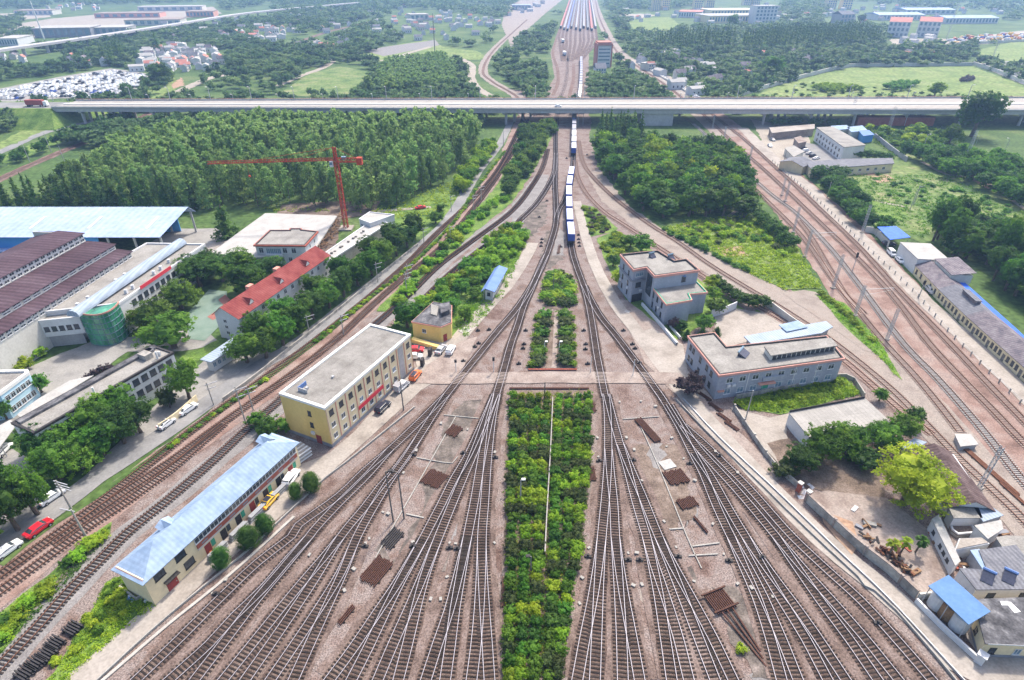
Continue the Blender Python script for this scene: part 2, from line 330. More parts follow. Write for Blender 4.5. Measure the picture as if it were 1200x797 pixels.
# dirt stains of the yard
for q in ([(490, 600), (520, 500), (545, 470), (565, 470), (556, 520), (525, 590), (500, 640), (470, 660)], [(462, 660), (500, 640), (490, 690), (465, 720), (440, 720)], [(740, 520), (800, 520), (812, 600), (790, 620), (760, 600)],
          [(836, 690), (870, 690), (900, 760), (910, 800), (880, 800)], [(520, 640), (530, 640), (470, 760), (452, 780), (450, 760)], [(640, 270), (660, 270), (662, 300), (645, 316), (632, 316)], [(610, 240), (640, 235), (640, 262), (615, 285)]):
    sheet('oil_stain', 'stain_dark' if q[0][0] != 740 else 'dirt', q, 2, 0.9, 1.5)
for q in ([(590, 640), (594, 640), (588, 800), (580, 800)], [(686, 560), (694, 560), (666, 740), (652, 800), (645, 800), (662, 720)]):
    sheet('ditch', 'stain_dark', q, 2, 0.15)
_sp = []
for k in range(80):
    x, y = rng.uniform(380, 960), rng.uniform(455, 800); f_ = (y - 440) / 360
    if 585 < x < 700 or abs(x - 640) > 60 + 330 * f_ + 40 or any(abs(x - u) < 34 and abs(y - v) < 54 for u, v in _sp): continue
    _sp.append((x, y)); sheet('oil_stain', rng.choice(['stain_dark', 'dirt', 'ballast_pale', 'gravel_grey', 'concrete_pink']), [(x - 8 + rng.uniform(-4, 4), y), (x + 2, y + 12 + rng.uniform(0, 14)), (x + 9 + rng.uniform(0, 6), y + 3), (x + 4, y - 12 - rng.uniform(0, 12)), (x - 3, y - 10)], 1.75, 0.7, 1.0)
# concrete paths and roads
ribbon('service_path', 'concrete', [(40, 850), (85, 805), (120, 775), (183, 718), (237, 670), (279, 634), (330, 592), (378, 550), (423, 511), (476, 463), (515, 425), (545, 388), (576, 354), (594, 335), (617, 300), (624, 285)], 4.2, 4, 0.08)
sheet('depot_yard', 'concrete', [(350, 545), (393, 528), (488, 430), (484, 398), (530, 397), (548, 395), (528, 425), (520, 440), (478, 468), (425, 515), (375, 555), (290, 632), (240, 672), (215, 690), (205, 690), (300, 605)], 3, 0.25)
sheet('depot_yard', 'concrete_pink', [(490, 450), (500, 430), (540, 400), (560, 395), (548, 420), (532, 450)], 5, 0.3)
ribbon('service_path', 'concrete', [(1260, 870), (1170, 800), (1120, 774), (1078, 730), (1017, 677), (960, 630), (905, 575), (855, 522), (805, 465), (770, 420), (738, 378), (721, 356), (702, 321), (690, 290), (682, 262), (676, 236)], [4.6, 3.4], 4, 0.1)
sheet('depot_yard', 'concrete_pink', [(720, 350), (735, 352), (760, 372), (795, 400), (800, 440), (845, 490), (880, 520), (915, 560), (900, 570), (850, 520), (800, 470), (755, 425), (735, 380)], 3, 0.4)
sheet('depot_yard', 'concrete', [(742, 392), (765, 385), (800, 405), (806, 435), (835, 470), (800, 462), (770, 425)], 5, 0.3)
ribbon('level_crossing', 'concrete_pink', [(480, 444), (540, 444), (620, 443), (700, 443), (800, 444)], [4.6, 4.9], 5, 0.2)
sheet('court_yard', 'concrete', [(838, 388), (838, 372), (862, 362), (905, 368), (925, 388), (880, 400), (850, 408)], 3, 0.2)
sheet('gravel_patch', 'ballast_pale', [(918, 345), (940, 340), (955, 342), (990, 375), (1030, 415), (1010, 410), (960, 375)], 4, 0.5)
# left mainline bed, road, hedge verge
ribbon('mainline_bed', 'ballast_red', [(612, 136), (600, 168), (579, 208), (550, 240), (519, 276), (475, 316), (430, 357), (378, 402), (320, 448), (250, 500), (190, 543), (150, 575), (107, 608), (50, 648), (-10, 695), (-80, 750)], [7.0, 8.5], 2, 0.3)
ribbon('access_road', 'road_grey', [(600, 140), (585, 170), (560, 202), (525, 258), (475, 303), (425, 343), (353, 400), (300, 432), (240, 475), (175, 520), (113, 560), (60, 600), (0, 640), (-60, 685)], [4.2, 5.0], 4, 0.12)
sheet('depot_yard', 'yard_grey', [(205, 452), (222, 440), (262, 400), (285, 392), (320, 415), (340, 408), (305, 440), (255, 475), (228, 490), (190, 500), (150, 540), (100, 575), (80, 580)], 3, 0.3)
sheet('depot_yard', 'yard_grey', [(-60, 470), (0, 455), (30, 432), (70, 415), (110, 400), (160, 395), (175, 390), (205, 388), (215, 378), (240, 385), (260, 402), (215, 412), (150, 412), (90, 455), (40, 480), (0, 512), (-60, 560)], 3, 0.3)
sheet('depot_yard', 'yard_grey', [(-60, 600), (0, 515), (40, 545), (60, 580), (0, 640)], 2, 0.3)
ribbon('grass_verge', 'field', [(590, 178), (562, 215), (530, 262), (482, 310), (430, 352), (365, 405), (310, 445), (250, 487), (180, 536), (118, 580), (62, 615), (0, 662)], [1.8, 1.6], 5, 0.3)
# green between the sidings and the path, and between left lines
sheet('grass_patch', 'grass', [(590, 268), (622, 270), (607, 306), (585, 345), (560, 380), (545, 398), (500, 410), (470, 398), (462, 378), (490, 362), (520, 333), (562, 296)], 3, 0.5)
sheet('grass_patch', 'grass', [(652, 148), (640, 175), (618, 212), (600, 238), (550, 278), (512, 312), (478, 345), (452, 365), (440, 365), (480, 325), (530, 280), (580, 220), (604, 178), (618, 150)], 3, 0.4)
sheet('grass_patch', 'grass', [(-40, 760), (0, 720), (60, 672), (118, 622), (135, 610), (130, 628), (88, 655), (40, 715), (0, 765), (-40, 800)], 3, 0.4)
sheet('grass_patch', 'grass', [(60, 790), (100, 730), (125, 680), (150, 672), (165, 690), (182, 710), (165, 718), (110, 765), (70, 800), (40, 830), (20, 830)], 3, 0.4)
sheet('grass_patch', 'grass', [(682, 240), (696, 243), (724, 268), (718, 272), (692, 278), (685, 262)], 3, 0.2)
sheet('grass_patch', 'grass', [(699, 280), (722, 270), (745, 282), (775, 300), (830, 335), (880, 368), (895, 358), (870, 340), (900, 352), (905, 372), (840, 372), (790, 400), (770, 385), (738, 360), (722, 330), (712, 312)], 2, 0.3)
sheet('planting_bed', 'dirt', [(597, 458), (694, 458), (692, 560), (682, 640), (662, 760), (652, 840), (585, 840), (590, 640), (592, 520)], 3, 0.2)
sheet('planting_bed', 'dirt', [(632, 345), (640, 322), (655, 317), (670, 322), (676, 345), (672, 360), (655, 364), (638, 360)], 3, 0.1)
sheet('planting_bed', 'dirt', [(630, 366), (672, 366), (677, 432), (619, 432)], 3, 0.1)
ribbon('brick_edging', 'concrete_pink', [(652, 366), (649, 432)], 1.2, 5, 0.05)
# right side greens
sheet('wood_floor', 'field', [(690, 128), (800, 132), (850, 178), (890, 225), (880, 262), (830, 262), (775, 268), (735, 240), (700, 195)], 3, 0.8)
sheet('meadow', 'meadow', [(775, 268), (830, 255), (890, 250), (930, 285), (962, 338), (920, 340), (880, 322), (830, 295)], 4, 0.7)
sheet('earth_plot', 'earth_red', [(842, 291), (870, 288), (876, 300), (850, 302)], 5, 0.6, 2)
sheet('earth_plot', 'earth_red', [(800, 262), (845, 258), (842, 262), (803, 268)], 5, 0.3, 2)
sheet('allotment', 'grass', [(800, 253), (850, 250), (847, 256), (803, 260)], 5, 0.3)
ribbon('footpath', 'sand', [(838, 264), (862, 248)], 1.6, 6)
sheet('allotment', 'crops', [(815, 272), (850, 270), (848, 280), (818, 284)], 5, 0.3)
sheet('grass_patch', 'grass', [(955, 345), (990, 355), (1030, 400), (1055, 445), (1020, 410), (985, 378)], 5, 0.5)
sheet('grass_patch', 'grass', [(860, 470), (985, 440), (1010, 462), (915, 486), (870, 480)], 4, 0.3)
sheet('court_yard', 'concrete', [(855, 478), (900, 490), (925, 484), (920, 510), (935, 540), (915, 545), (880, 510)], 4, 0.3)
sheet('dirt_yard', 'dirt', [(900, 520), (1010, 505), (1040, 560), (1030, 600), (970, 575), (940, 570), (915, 545)], 4, 0.6)
sheet('court_yard', 'concrete_pink', [(944, 580), (970, 575), (1040, 585), (1085, 620), (1115, 660), (1100, 690), (1078, 702), (1000, 640)], 4, 0.3)
sheet('dirt_yard', 'earth_red', [(960, 600), (1000, 612), (1010, 640), (1000, 650), (965, 615)], 5, 0.4)
sheet('court_yard', 'concrete', [(1100, 690), (1240, 690), (1300, 830), (1200, 830), (1145, 768)], 3, 0.3)
# right access road and houses
ribbon('access_road', 'concrete', [(870, 150), (905, 185), (950, 222), (985, 258), (1020, 290), (1075, 345), (1140, 405), (1200, 462), (1290, 550)], [6.5, 5.5], 4, 0.3)
sheet('depot_yard', 'sand', [(880, 140), (940, 150), (960, 185), (935, 205), (905, 190)], 3, 0.5)
sheet('depot_yard', 'road_grey', [(930, 165), (958, 170), (990, 190), (950, 195)], 4, 0.3)
sheet('garden', 'crops', [(940, 205), (1020, 195), (1060, 180), (1120, 200), (1200, 240), (1260, 330), (1180, 300), (1080, 285), (1020, 262), (980, 235)], 3, 0.8)
sheet('garden', 'grass', [(1015, 232), (1060, 245), (1065, 260), (1030, 255)], 5, 0.5)
for q in ([(1000, 201), (1020, 201), (1027, 206), (1005, 207)], [(1020, 207), (1040, 205), (1050, 213), (1028, 215)], [(1138, 205), (1160, 215), (1158, 222), (1140, 212)]): sheet('earth_plot', 'earth_red', q, 5, 0.5, 2)
ribbon('footpath', 'sand', [(985, 222), (1010, 230), (1035, 238), (1062, 243)], 1.8, 6)
ribbon('footpath', 'sand', [(1080, 190), (1110, 205), (1150, 210), (1200, 245)], 2.0, 6)
sheet('depot_yard', 'yard_grey', [(150, 300), (205, 268), (256, 268), (268, 288), (252, 300), (215, 305)], 2, 0.3)
# beyond and beside the bridge
sheet('meadow', 'meadow', [(880, 116), (905, 103), (950, 90), (995, 80), (1140, 78), (1200, 101), (1250, 117), (1060, 117)], 3, 1.0, 8)
sheet('meadow', 'meadow', [(1140, 73), (1150, 58), (1210, 44), (1330, 52), (1330, 84)], 6, 1.0, 8)
sheet('car_park', 'yard_grey', [(1142, 75), (1180, 72), (1330, 76), (1330, 125), (1200, 100)], 8, 0.5, 8)
sheet('earth_plot', 'sand', [(1042, 46), (1100, 45), (1130, 48), (1100, 55), (1050, 58)], 3, 1.0, 8)
sheet('scrap_yard', 'sand', [(1100, 50), (1180, 38), (1290, 26), (1290, 45), (1180, 50), (1120, 54)], 3, 1.0, 8)
sheet('earth_plot', 'sand', [(715, 18), (750, 16), (770, 18), (750, 22), (722, 22)], 3, 1.0, 8)
sheet('meadow', 'meadow', [(735, 22), (785, 20), (800, 32), (770, 38), (742, 34)], 3, 1.0, 8)
ribbon('mainline_bed', 'ballast_pale', [(850, 160), (815, 128), (780, 98), (750, 78), (724, 60), (709, 35), (700, 12), (695, -8)], [14, 14], 3, 0.5)
ribbon('street', 'concrete', [(815, 116), (790, 98), (765, 82), (742, 70)], 12, 4, 0.6)
sheet('station_yard', 'ballast_pale', [(600, 62), (612, 40), (640, 15), (665, -5), (620, -5), (592, 8), (588, 30), (596, 48)], 3, 1, 8)
ribbon('mainline_bed', 'ballast_pale', [(618, 142), (610, 118), (598, 108), (577, 96), (566, 84), (571, 68), (585, 52), (600, 38), (618, 22), (640, 4)], 9, 3, 0.5)
# left of the bridge
ribbon('mainline_bed', 'bed_rust', [(-60, 240), (20, 201), (75, 177), (150, 146), (170, 136), (200, 118)], [6, 6], 3, 0.4)
ribbon('street', 'road_grey', [(-60, 200), (0, 178), (40, 160), (78, 148), (110, 143)], 7, 3, 0.3)
sheet('meadow', 'meadow', [(0, 168), (30, 150), (75, 130), (68, 145), (20, 168), (-20, 182)], 3, 1.2)
sheet('meadow', 'grass', [(0, 186), (45, 165), (95, 146), (115, 150), (60, 172), (10, 195)], 3, 1.2)
ribbon('street', 'bridge_deck', [(-120, 162), (-40, 142), (20, 132), (62, 126)], 18, 3, 0.3)
ribbon('footpath', 'sand', [(188, 118), (215, 105), (245, 92), (266, 88)], 9, 4, 0.5)
sheet('meadow', 'meadow', [(150, 116), (170, 100), (205, 90), (212, 100), (190, 116)], 3, 1.5)
sheet('earth_plot', 'earth_red', [(200, 101), (212, 91), (216, 100), (204, 104)], 4, 1.5)
sheet('lot', 'yard_grey', [(-60, 118), (0, 104), (60, 92), (130, 80), (172, 86), (176, 98), (140, 114), (60, 116), (-60, 128)], 3, 1, 8)
for q in ([(325, 112), (365, 85), (400, 78), (440, 86), (420, 114)],): sheet('allotment', 'crops', q, 3, 1.5, 8)
sheet('meadow', 'meadow', [(418, 68), (450, 55), (500, 47), (520, 55), (560, 60), (575, 70), (520, 70), (460, 74)], 3, 1.5, 8)
sheet('mesh_field', 'gravel_grey', [(428, 60), (450, 55), (510, 47), (515, 53), (450, 66)], 4, 0.8, 8)
ribbon('footpath', 'sand', [(372, 73), (398, 70), (450, 71), (480, 62), (505, 55)], 7, 5, 0.5)
ribbon('footpath', 'sand', [(540, 69), (553, 77), (553, 94), (566, 108), (590, 118)], 7, 5, 0.5)
ribbon('footpath', 'sand', [(325, 101), (350, 90), (378, 80), (390, 72)], 7, 5, 0.5)
ribbon('mainline_bed', 'bed_rust', [(336, 56), (362, 45), (390, 36), (440, 24)], 9, 4, 0.5)
for q in ([(20, 28), (60, 22), (170, 12), (250, 8), (260, 16), (150, 30), (60, 42), (0, 52), (-60, 56)], [(-60, 22), (0, 16), (55, 14), (60, 20), (0, 26)]): sheet('building_site', 'sand', q, 3, 2, 12)
# green courtyard of the school by the red roof
sheet('sports_court', 'court_green', [(218, 370), (245, 340), (266, 342), (268, 372), (240, 400), (222, 398)], 5, 0)
sheet('court_marking', 'court_red', [(243, 372), (252, 366), (260, 370), (250, 376)], 6, 0)
sheet('court_marking', 'court_red', [(256, 352), (264, 346), (270, 352), (262, 358)], 6, 0)
sheet('grass_patch', 'grass', [(210, 420), (262, 396), (300, 420), (262, 404), (225, 428)], 4, 0.3)
sheet('grass_patch', 'field', [(160, 380), (215, 330), (270, 310), (300, 320), (255, 345), (220, 372), (190, 400)], 2, 0.5)
sheet('building_site', 'concrete', [(236, 296), (256, 280), (300, 290), (285, 310)], 3, 0.3)
sheet('building_site', 'dirt', [(330, 240), (392, 236), (445, 236), (440, 252), (400, 256), (392, 300), (370, 310), (300, 300)], 3, 0.5)
sheet('meadow', 'grass', [(455, 252), (470, 236), (530, 222), (545, 232), (515, 262), (490, 278), (470, 270)], 3, 0.5)
ribbon('footpath', 'concrete', [(442, 248), (470, 246), (505, 243)], 2.5, 5)
# ================================================================ railway tracks
TRK = [0]
def track(px, label, style='shine', cat='railway track', group='railway tracks', ext=(False, False), near=118.0, bed='bed_brown', bw=2.9):
    TRK[0] += 1; k = TRK[0] % 7; dz = 0.125 + k * 0.006
    W = GP(px)
    if ext[0]: W = [W[0] + (W[0] - W[1]).normalized() * 14] + W
    if ext[1]: W = W + [W[-1] + (W[-1] - W[-2]).normalized() * 14]
    pts = smooth(W, 2.0)
    base = pts[0].copy(); root = empty('railway_track', base, 0, label, cat, group)
    def loc(p, z): return (p.x - base.x, p.y - base.y, z)
    sl = {'shine': 'sleeper_wood', 'rust': 'sleeper_concrete', 'pale': 'sleeper_pale', 'dark': 'sleeper_wood'}[style]
    # ballast bed
    if bed:
        L_, R_ = offsets(pts, -bw / 2), offsets(pts, bw / 2); b = MB(); vs = []
        for p, q in zip(L_, R_):
            j = rng.uniform(-.18, .18); d = (p - q).normalized() * j; vs += [loc(p + d, dz), loc(q - d, dz)]
        b.add(vs, [(2 * i, 2 * i + 1, 2 * i + 3, 2 * i + 2) for i in range(len(pts) - 1)])
        b.build('ballast_bed', m[bed], root)
    for sgn in (-1, 1):
        q = offsets(pts, sgn * 0.7525); b = MB(); vs = []; n = len(q)
        for i, p in enumerate(q):
            t = pts[min(i + 1, n - 1)] - pts[max(i - 1, 0)]; t.z = 0; t.normalize(); nn = Vector((t.y, -t.x, 0)); w = 0.045
            for o_, z in ((-w, dz + 0.08), (-w, dz + 0.235), (w, dz + 0.235), (w, dz + 0.08)): vs.append(loc(p + nn * o_, z))
        sides = []; tops = []
        for i in range(n - 1):
            a, c = 4 * i, 4 * i + 4
            sides += [(a, a + 1, c + 1, c), (a + 2, a + 3, c + 3, c + 2)]; tops.append((a + 1, a + 2, c + 2, c + 1))
        b.mat(1).add(vs, sides); nb = len(b.v)
        b.mat(0).add(vs, tops)
        b.build('rail', [m['rail_shine'] if style in ('shine',) else m['rail_rust'], m['rail_side']], root)
    sp = resample(pts, 0.6); hw = 1.3; items = []
    for i, p in enumerate(sp):
        t = sp[min(i + 1, len(sp) - 1)] - sp[max(i - 1, 0)]
        items.append((p, math.atan2(t.y, t.x) + rng.uniform(-.025, .025), (p - Vector((0, 0, H))).length))
    items.sort(key=lambda q: q[2])
    me = MB().box(-0.12, 0.12, -hw, hw, dz + 0.005, dz + 0.085).mesh('sleeper', m[sl])
    ind = [q for q in items if q[2] < near][:100]; rest = items[len(ind):]
    for p, a, d in ind:
        o = bpy.data.objects.new('sleeper', me); o.location = (p.x - base.x, p.y - base.y, 0); o.rotation_euler = (0, 0, a); link(o, root)
    if rest:
        b = MB(); z0, z1 = dz + 0.005, dz + 0.085
        for p, a, d in rest:
            if d > 420: continue
            ca, sa = math.cos(a), math.sin(a); vs = []
            for z in (z0, z1):
                for x, y in ((-.12, -hw), (.12, -hw), (.12, hw), (-.12, hw)): vs.append((p.x - base.x + x * ca - y * sa, p.y - base.y + x * sa + y * ca, z))
            b.add(vs, [(4, 5, 6, 7), (0, 1, 5, 4), (1, 2, 6, 5), (2, 3, 7, 6), (3, 0, 4, 7)])
        if b.f:
            o = b.build('sleeper', m[sl], root); o['kind'] = 'stuff'
    return root
E1 = (True, False)
FAN = [
 ('outermost left track of the fan beside the concrete service path', [(162, 797), (210, 751), (258, 703), (302, 661), (342, 630), (350, 617), (398, 582), (428, 553), (455, 530), (486, 501), (524, 463)]),
 ('second track of the left fan, splitting beside the outermost one', [(200.7, 797), (246, 756), (275, 724), (310, 690), (340, 655), (363, 630)]),
 ('third track of the left fan, joining the second by the round trees', [(230, 797), (267, 749), (302, 703), (330, 670), (363, 630), (369, 622), (392, 597), (413, 576), (432, 557), (458, 527)]),
 ('fourth track of the left fan, left of the rail pile by the cable duct', [(263.5, 797), (302, 749), (330, 714), (353, 686), (377, 658), (400, 630)]),
 ('fifth track of the left fan, merging with the fourth', [(289, 797), (318, 756), (344, 718), (371, 677), (400, 630), (427, 597), (446, 572), (463, 553), (484, 524), (500, 500)]),
 ('sixth track of the left fan, two tracks left of the stacked rails', [(318.6, 797), (348, 754), (374.5, 714), (400, 672), (419, 630)]),
 ('seventh track of the left fan, nearest left of the stacked rails', [(345, 797), (364, 755), (383, 714), (403, 670), (419, 630), (440, 592), (459, 561), (476, 538), (494, 509), (510, 484), (524, 463)]),
 ('track just right of the stacked rails in the left fan', [(387.7, 797), (415, 760), (442, 720), (463, 689), (480, 661), (497.7, 630)]),
 ('second track right of the stacked rails in the left fan', [(413, 797), (432, 760), (452, 718), (468, 686), (483, 658), (497.7, 630), (517, 593), (532, 563), (549, 534), (568, 492), (580.5, 463)]),
 ('third track right of the stacked rails in the left fan', [(443.7, 797), (461, 756), (478, 718), (492.5, 684), (505, 653), (514.5, 630)]),
 ('fourth track right of the stacked rails in the left fan', [(467.4, 797), (478, 756), (488, 714), (497, 680), (506, 653), (514.5, 630), (528, 597), (543, 561), (557, 528), (570, 492), (580, 464)]),
 ('fourth track left of the green hedge strip in the front', [(499.8, 797), (513, 756), (526, 718), (537, 676), (548, 630)]),
 ('third track left of the green hedge strip in the front', [(522, 797), (528, 756), (533.5, 714), (540, 676), (548, 630), (556, 589), (565, 536), (574, 492), (582.6, 463)]),
 ('second track left of the green hedge strip, crossing the innermost one', [(552.8, 797), (558, 756), (561.6, 714), (563.7, 672), (564.8, 630)]),
 ('track directly left of the green hedge strip', [(573.6, 797), (571, 756), (568, 714), (565.6, 672), (564.8, 630), (568, 589), (572, 536), (577, 492), (582.6, 463)]),
 ('track directly right of the green hedge strip', [(676.6, 797), (685.6, 747), (695, 699), (701, 661), (705, 630)]),
 ('second track right of the green hedge strip', [(697, 797), (699, 747), (701, 699), (703, 661), (705, 630), (709, 589), (712, 547), (712.6, 515), (711.8, 484), (709.7, 463)]),
 ('third track right of the green hedge strip', [(729.6, 797), (728, 747), (725.4, 699), (723, 661), (720.8, 630), (719, 592), (715.4, 557), (713, 528)]),
 ('fourth track right of the green hedge strip', [(749, 797), (740, 747), (731, 699), (725, 661), (720.8, 630)]),
 ('fifth track right of the green hedge strip', [(786.6, 797), (779, 747), (771.5, 699), (764, 661), (757.3, 630)]),
 ('sixth track right of the green hedge strip', [(806.5, 797), (794, 747), (779, 699), (766, 661), (757.3, 630), (745, 589), (734, 547), (724.4, 515), (717, 488), (710.8, 463)]),
 ('track bordering the left side of the concrete cable duct in the right fan', [(837, 797), (817.6, 747), (799, 699), (784, 661), (771.5, 630)]),
 ('track beside the rusty buffer stop, on its left', [(858, 797), (834, 747), (808, 699), (787, 661), (771.5, 630), (755, 589), (739, 551), (727, 522)]),
 ('track on the right of the rusty buffer stop', [(915, 797), (901.4, 747), (887, 703), (872, 668), (856, 630)]),
 ('second track right of the rusty buffer stop', [(934, 797), (914, 747), (893, 699), (876, 666), (856, 630), (838.6, 593), (824, 557), (811, 532), (796.7, 503), (782, 478), (770.5, 460)]),
 ('third track right of the rusty buffer stop', [(968.5, 797), (943, 749), (920, 712), (897, 674), (873, 630)]),
 ('fourth track right of the rusty buffer stop', [(989.4, 797), (955, 745), (928, 707), (901, 671), (873, 630), (851, 593), (832, 559), (813, 532)]),
 ('third track from the concrete path on the right', [(1027, 797), (993.6, 749), (962, 707), (934, 667), (909, 630)]),
 ('second track from the concrete path on the right', [(1051, 797), (1012.5, 749), (975, 706), (939, 666), (909, 630), (885, 601), (860, 572), (838.6, 549), (817.6, 526), (800, 501), (784, 475)]),
 ('outermost right track of the fan beside the white pipe and path', [(1090, 797), (1050, 751), (1008, 705), (968.5, 669), (927.6, 630), (900, 599), (876, 572), (851, 547), (828, 524), (800, 499)]),
]
for lb, px in FAN: track(px, lb, ext=E1, group='fan of yard tracks')
for k, (lb, px) in enumerate(FAN): q_ = ribbon('ballast_shoulder', 'shoulder', px, 4.7, 2.3, 0.5); q_.location.z += k * 0.0011
track([(524, 463), (540, 442.5), (558.7, 419.5), (584, 388), (600.6, 369), (613, 352), (625.7, 331.5), (638, 306), (646, 283), (651.4, 262), (651.4, 240), (650.5, 215), (651.2, 190), (651, 165), (652, 145), (655, 120), (662, 100), (665, 80), (664, 55)], 'throat track curving up the left side past the small flower beds')
track([(581, 466), (590, 436), (598.5, 405), (606, 384), (614, 359), (623.6, 338), (634, 312), (640, 300)], 'throat track on the left edge of the paired hedges')
track([(709, 466), (704.3, 442.5), (699, 415), (695, 388), (690.7, 363), (684.4, 338), (674.5, 310), (670, 292), (667.3, 267), (666.5, 245), (666.8, 224.5), (670.8, 199.7), (672, 183), (672.5, 154), (673.5, 136), (679, 116), (680.5, 98), (681, 83), (681.4, 69), (687, 62), (699, 52)], 'throat track on the right edge of the paired hedges, carrying the container train')
track([(778, 471), (759, 444.6), (742, 421.5), (721.4, 394), (703, 371), (690, 348), (684, 335)], 'throat track curving past the three-storey grey building')
track([(651.4, 258), (655, 246), (661, 236), (666.5, 222)], 'short crossover between the two throat tracks at the train')
track([(610, 257.7), (628, 239.7), (641.8, 219), (649.4, 202), (651.4, 180)], 'inner curved track leaving left for the siding')
track([(1290, 715), (1200, 611), (1125.6, 540), (1080.5, 493), (1040, 453), (980, 404), (940, 377), (900, 352), (875.7, 338), (830.6, 310), (795.5, 285), (760, 262.7), (720, 232.6), (694, 207), (683, 190), (678, 165)], 'long rusty track behind the grey depot buildings', 'rust', bed=None)
track([(1092, 510), (1060, 485), (1020, 450), (990, 424), (960, 402), (910, 372), (860, 345), (820, 322), (776, 293), (730, 263), (707, 248), (687, 227), (676.5, 206), (674, 188)], 'inner rusty track along the backs of the grey depot buildings', 'rust', bed='ballast_red')
track([(-40, 830), (0, 782.5), (45, 735), (82.7, 692), (113, 662), (150, 624.6), (183, 598), (213, 573), (250.6, 540), (288, 505), (330, 468), (380, 425), (440, 380), (480, 345), (513, 313), (550.6, 285), (600, 247.6), (623.8, 217.6), (636, 196), (642, 175)], 'siding on grey gravel passing behind the blue-roofed depot', 'dark', bed=None)
track([(470, 374), (495, 353), (525.6, 323), (563, 293), (600, 268), (610, 257.7)], 'second siding beside the bushes above the small yellow house', 'dark', bed=None)
track([(-60, 718), (0, 675), (62.7, 630), (107.8, 597), (150.4, 564), (200.5, 524), (250.6, 486), (300, 451), (367.7, 401), (425, 355), (475.4, 311), (513, 273), (550.6, 237.6), (583, 200), (604, 160), (613, 136), (606, 114), (577, 96), (566, 82.7), (578, 60), (600, 39), (618, 23)], 'left main line track nearest the access road', 'dark', bed='bed_rust', bw=2.7)
track([(60, 637), (95, 613), (138, 583), (200.5, 541), (250.6, 504), (300, 469), (345, 437), (392, 400), (440, 355), (475.4, 324), (525.6, 281), (575, 218), (590, 195), (612, 158), (618, 140)], 'left main line track nearest the depot', 'dark', bed='bed_rust', bw=2.7)
track([(-60, 735), (0, 694), (50, 658), (82.7, 634), (108, 615), (138, 596), (180, 566), (212, 541), (235, 521), (262, 498)], 'third track diverging from the left main line', 'dark', bed=None)
RM = 'right main line tracks'
track([(1290, 582), (1200, 494), (1150.6, 443), (1110, 400), (1050, 338), (1007.8, 291), (962.7, 247), (912.5, 200), (870, 162), (838, 137), (812, 115)], 'right main line track closest to the concrete road', 'rust', group=RM, bed='bed_rust', bw=2.6)
track([(1290, 606), (1200, 520), (1165.7, 484), (1125.6, 443), (1087, 401), (1050, 352), (1012.8, 311), (962.7, 263), (905, 208), (860, 168), (828, 138), (804, 115)], 'second main line track from the concrete road', 'rust', group=RM, bed='bed_rust', bw=2.6)
track([(1290, 660), (1200, 566), (1150.6, 504), (1100, 446), (1056, 400), (1005, 332), (970, 288), (932.6, 250), (900, 225), (850, 180), (818, 150), (800, 136)], 'third main line track from the concrete road', 'pale', group=RM, bed=None)
track([(1125, 507), (1100, 475), (1070, 439), (1034, 400), (1003, 362), (975, 327), (940, 278), (903, 240), (870, 208)], 'stub track ending at the white hut on the right', 'rust', group=RM, bed=None)
track([(1012, 368), (990, 345), (970, 312), (950, 278), (935, 258)], 'short connecting track between the right main lines', 'rust', group=RM, bed=None)
# far yard tracks
for i, (x0, x1, x2) in enumerate([(657, 668, 659), (661, 671, 661), (665, 673.5, 663), (669.6, 676, 666), (675, 679, 670), (680, 682, 673), (684, 684.4, 676), (689, 687, 678), (693.5, 690, 680), (698, 692.5, 682)]):
    track([(x1, 0), (x0, 34), (x0 - 1 if i < 5 else x0, 50), (x2, 72 if i < 5 else 70)], 'far yard track, number %s from the left of the row of parked trains' % ['one', 'two', 'three', 'four', 'five', 'six', 'seven', 'eight', 'nine', 'ten'][i], 'dark', group='far yard tracks', bed='bed_brown', bw=3.4)
for dx, nm in ((-3, 'left'), (3, 'right')):
    track([(648, 112), (654, 96), (653, 80), (648, 62), (652, 45), (656, 34)] if dx < 0 else [(665, 128), (668, 110), (672, 92), (672, 75)], 'far throat track on the %s beyond the bridge' % nm, 'dark', group='far yard tracks', bed='bed_rust')
track([(-40, 230), (20, 200.5), (75, 177), (150, 146), (180, 128)], 'single branch line through the trees on the left', 'rust', bed=None)
track([(697, -4), (701, 16), (710, 38), (724, 62), (750, 80), (780, 100), (808, 122)], 'main line curving past the far tower block', 'rust', group='far yard tracks', bed='bed_rust')
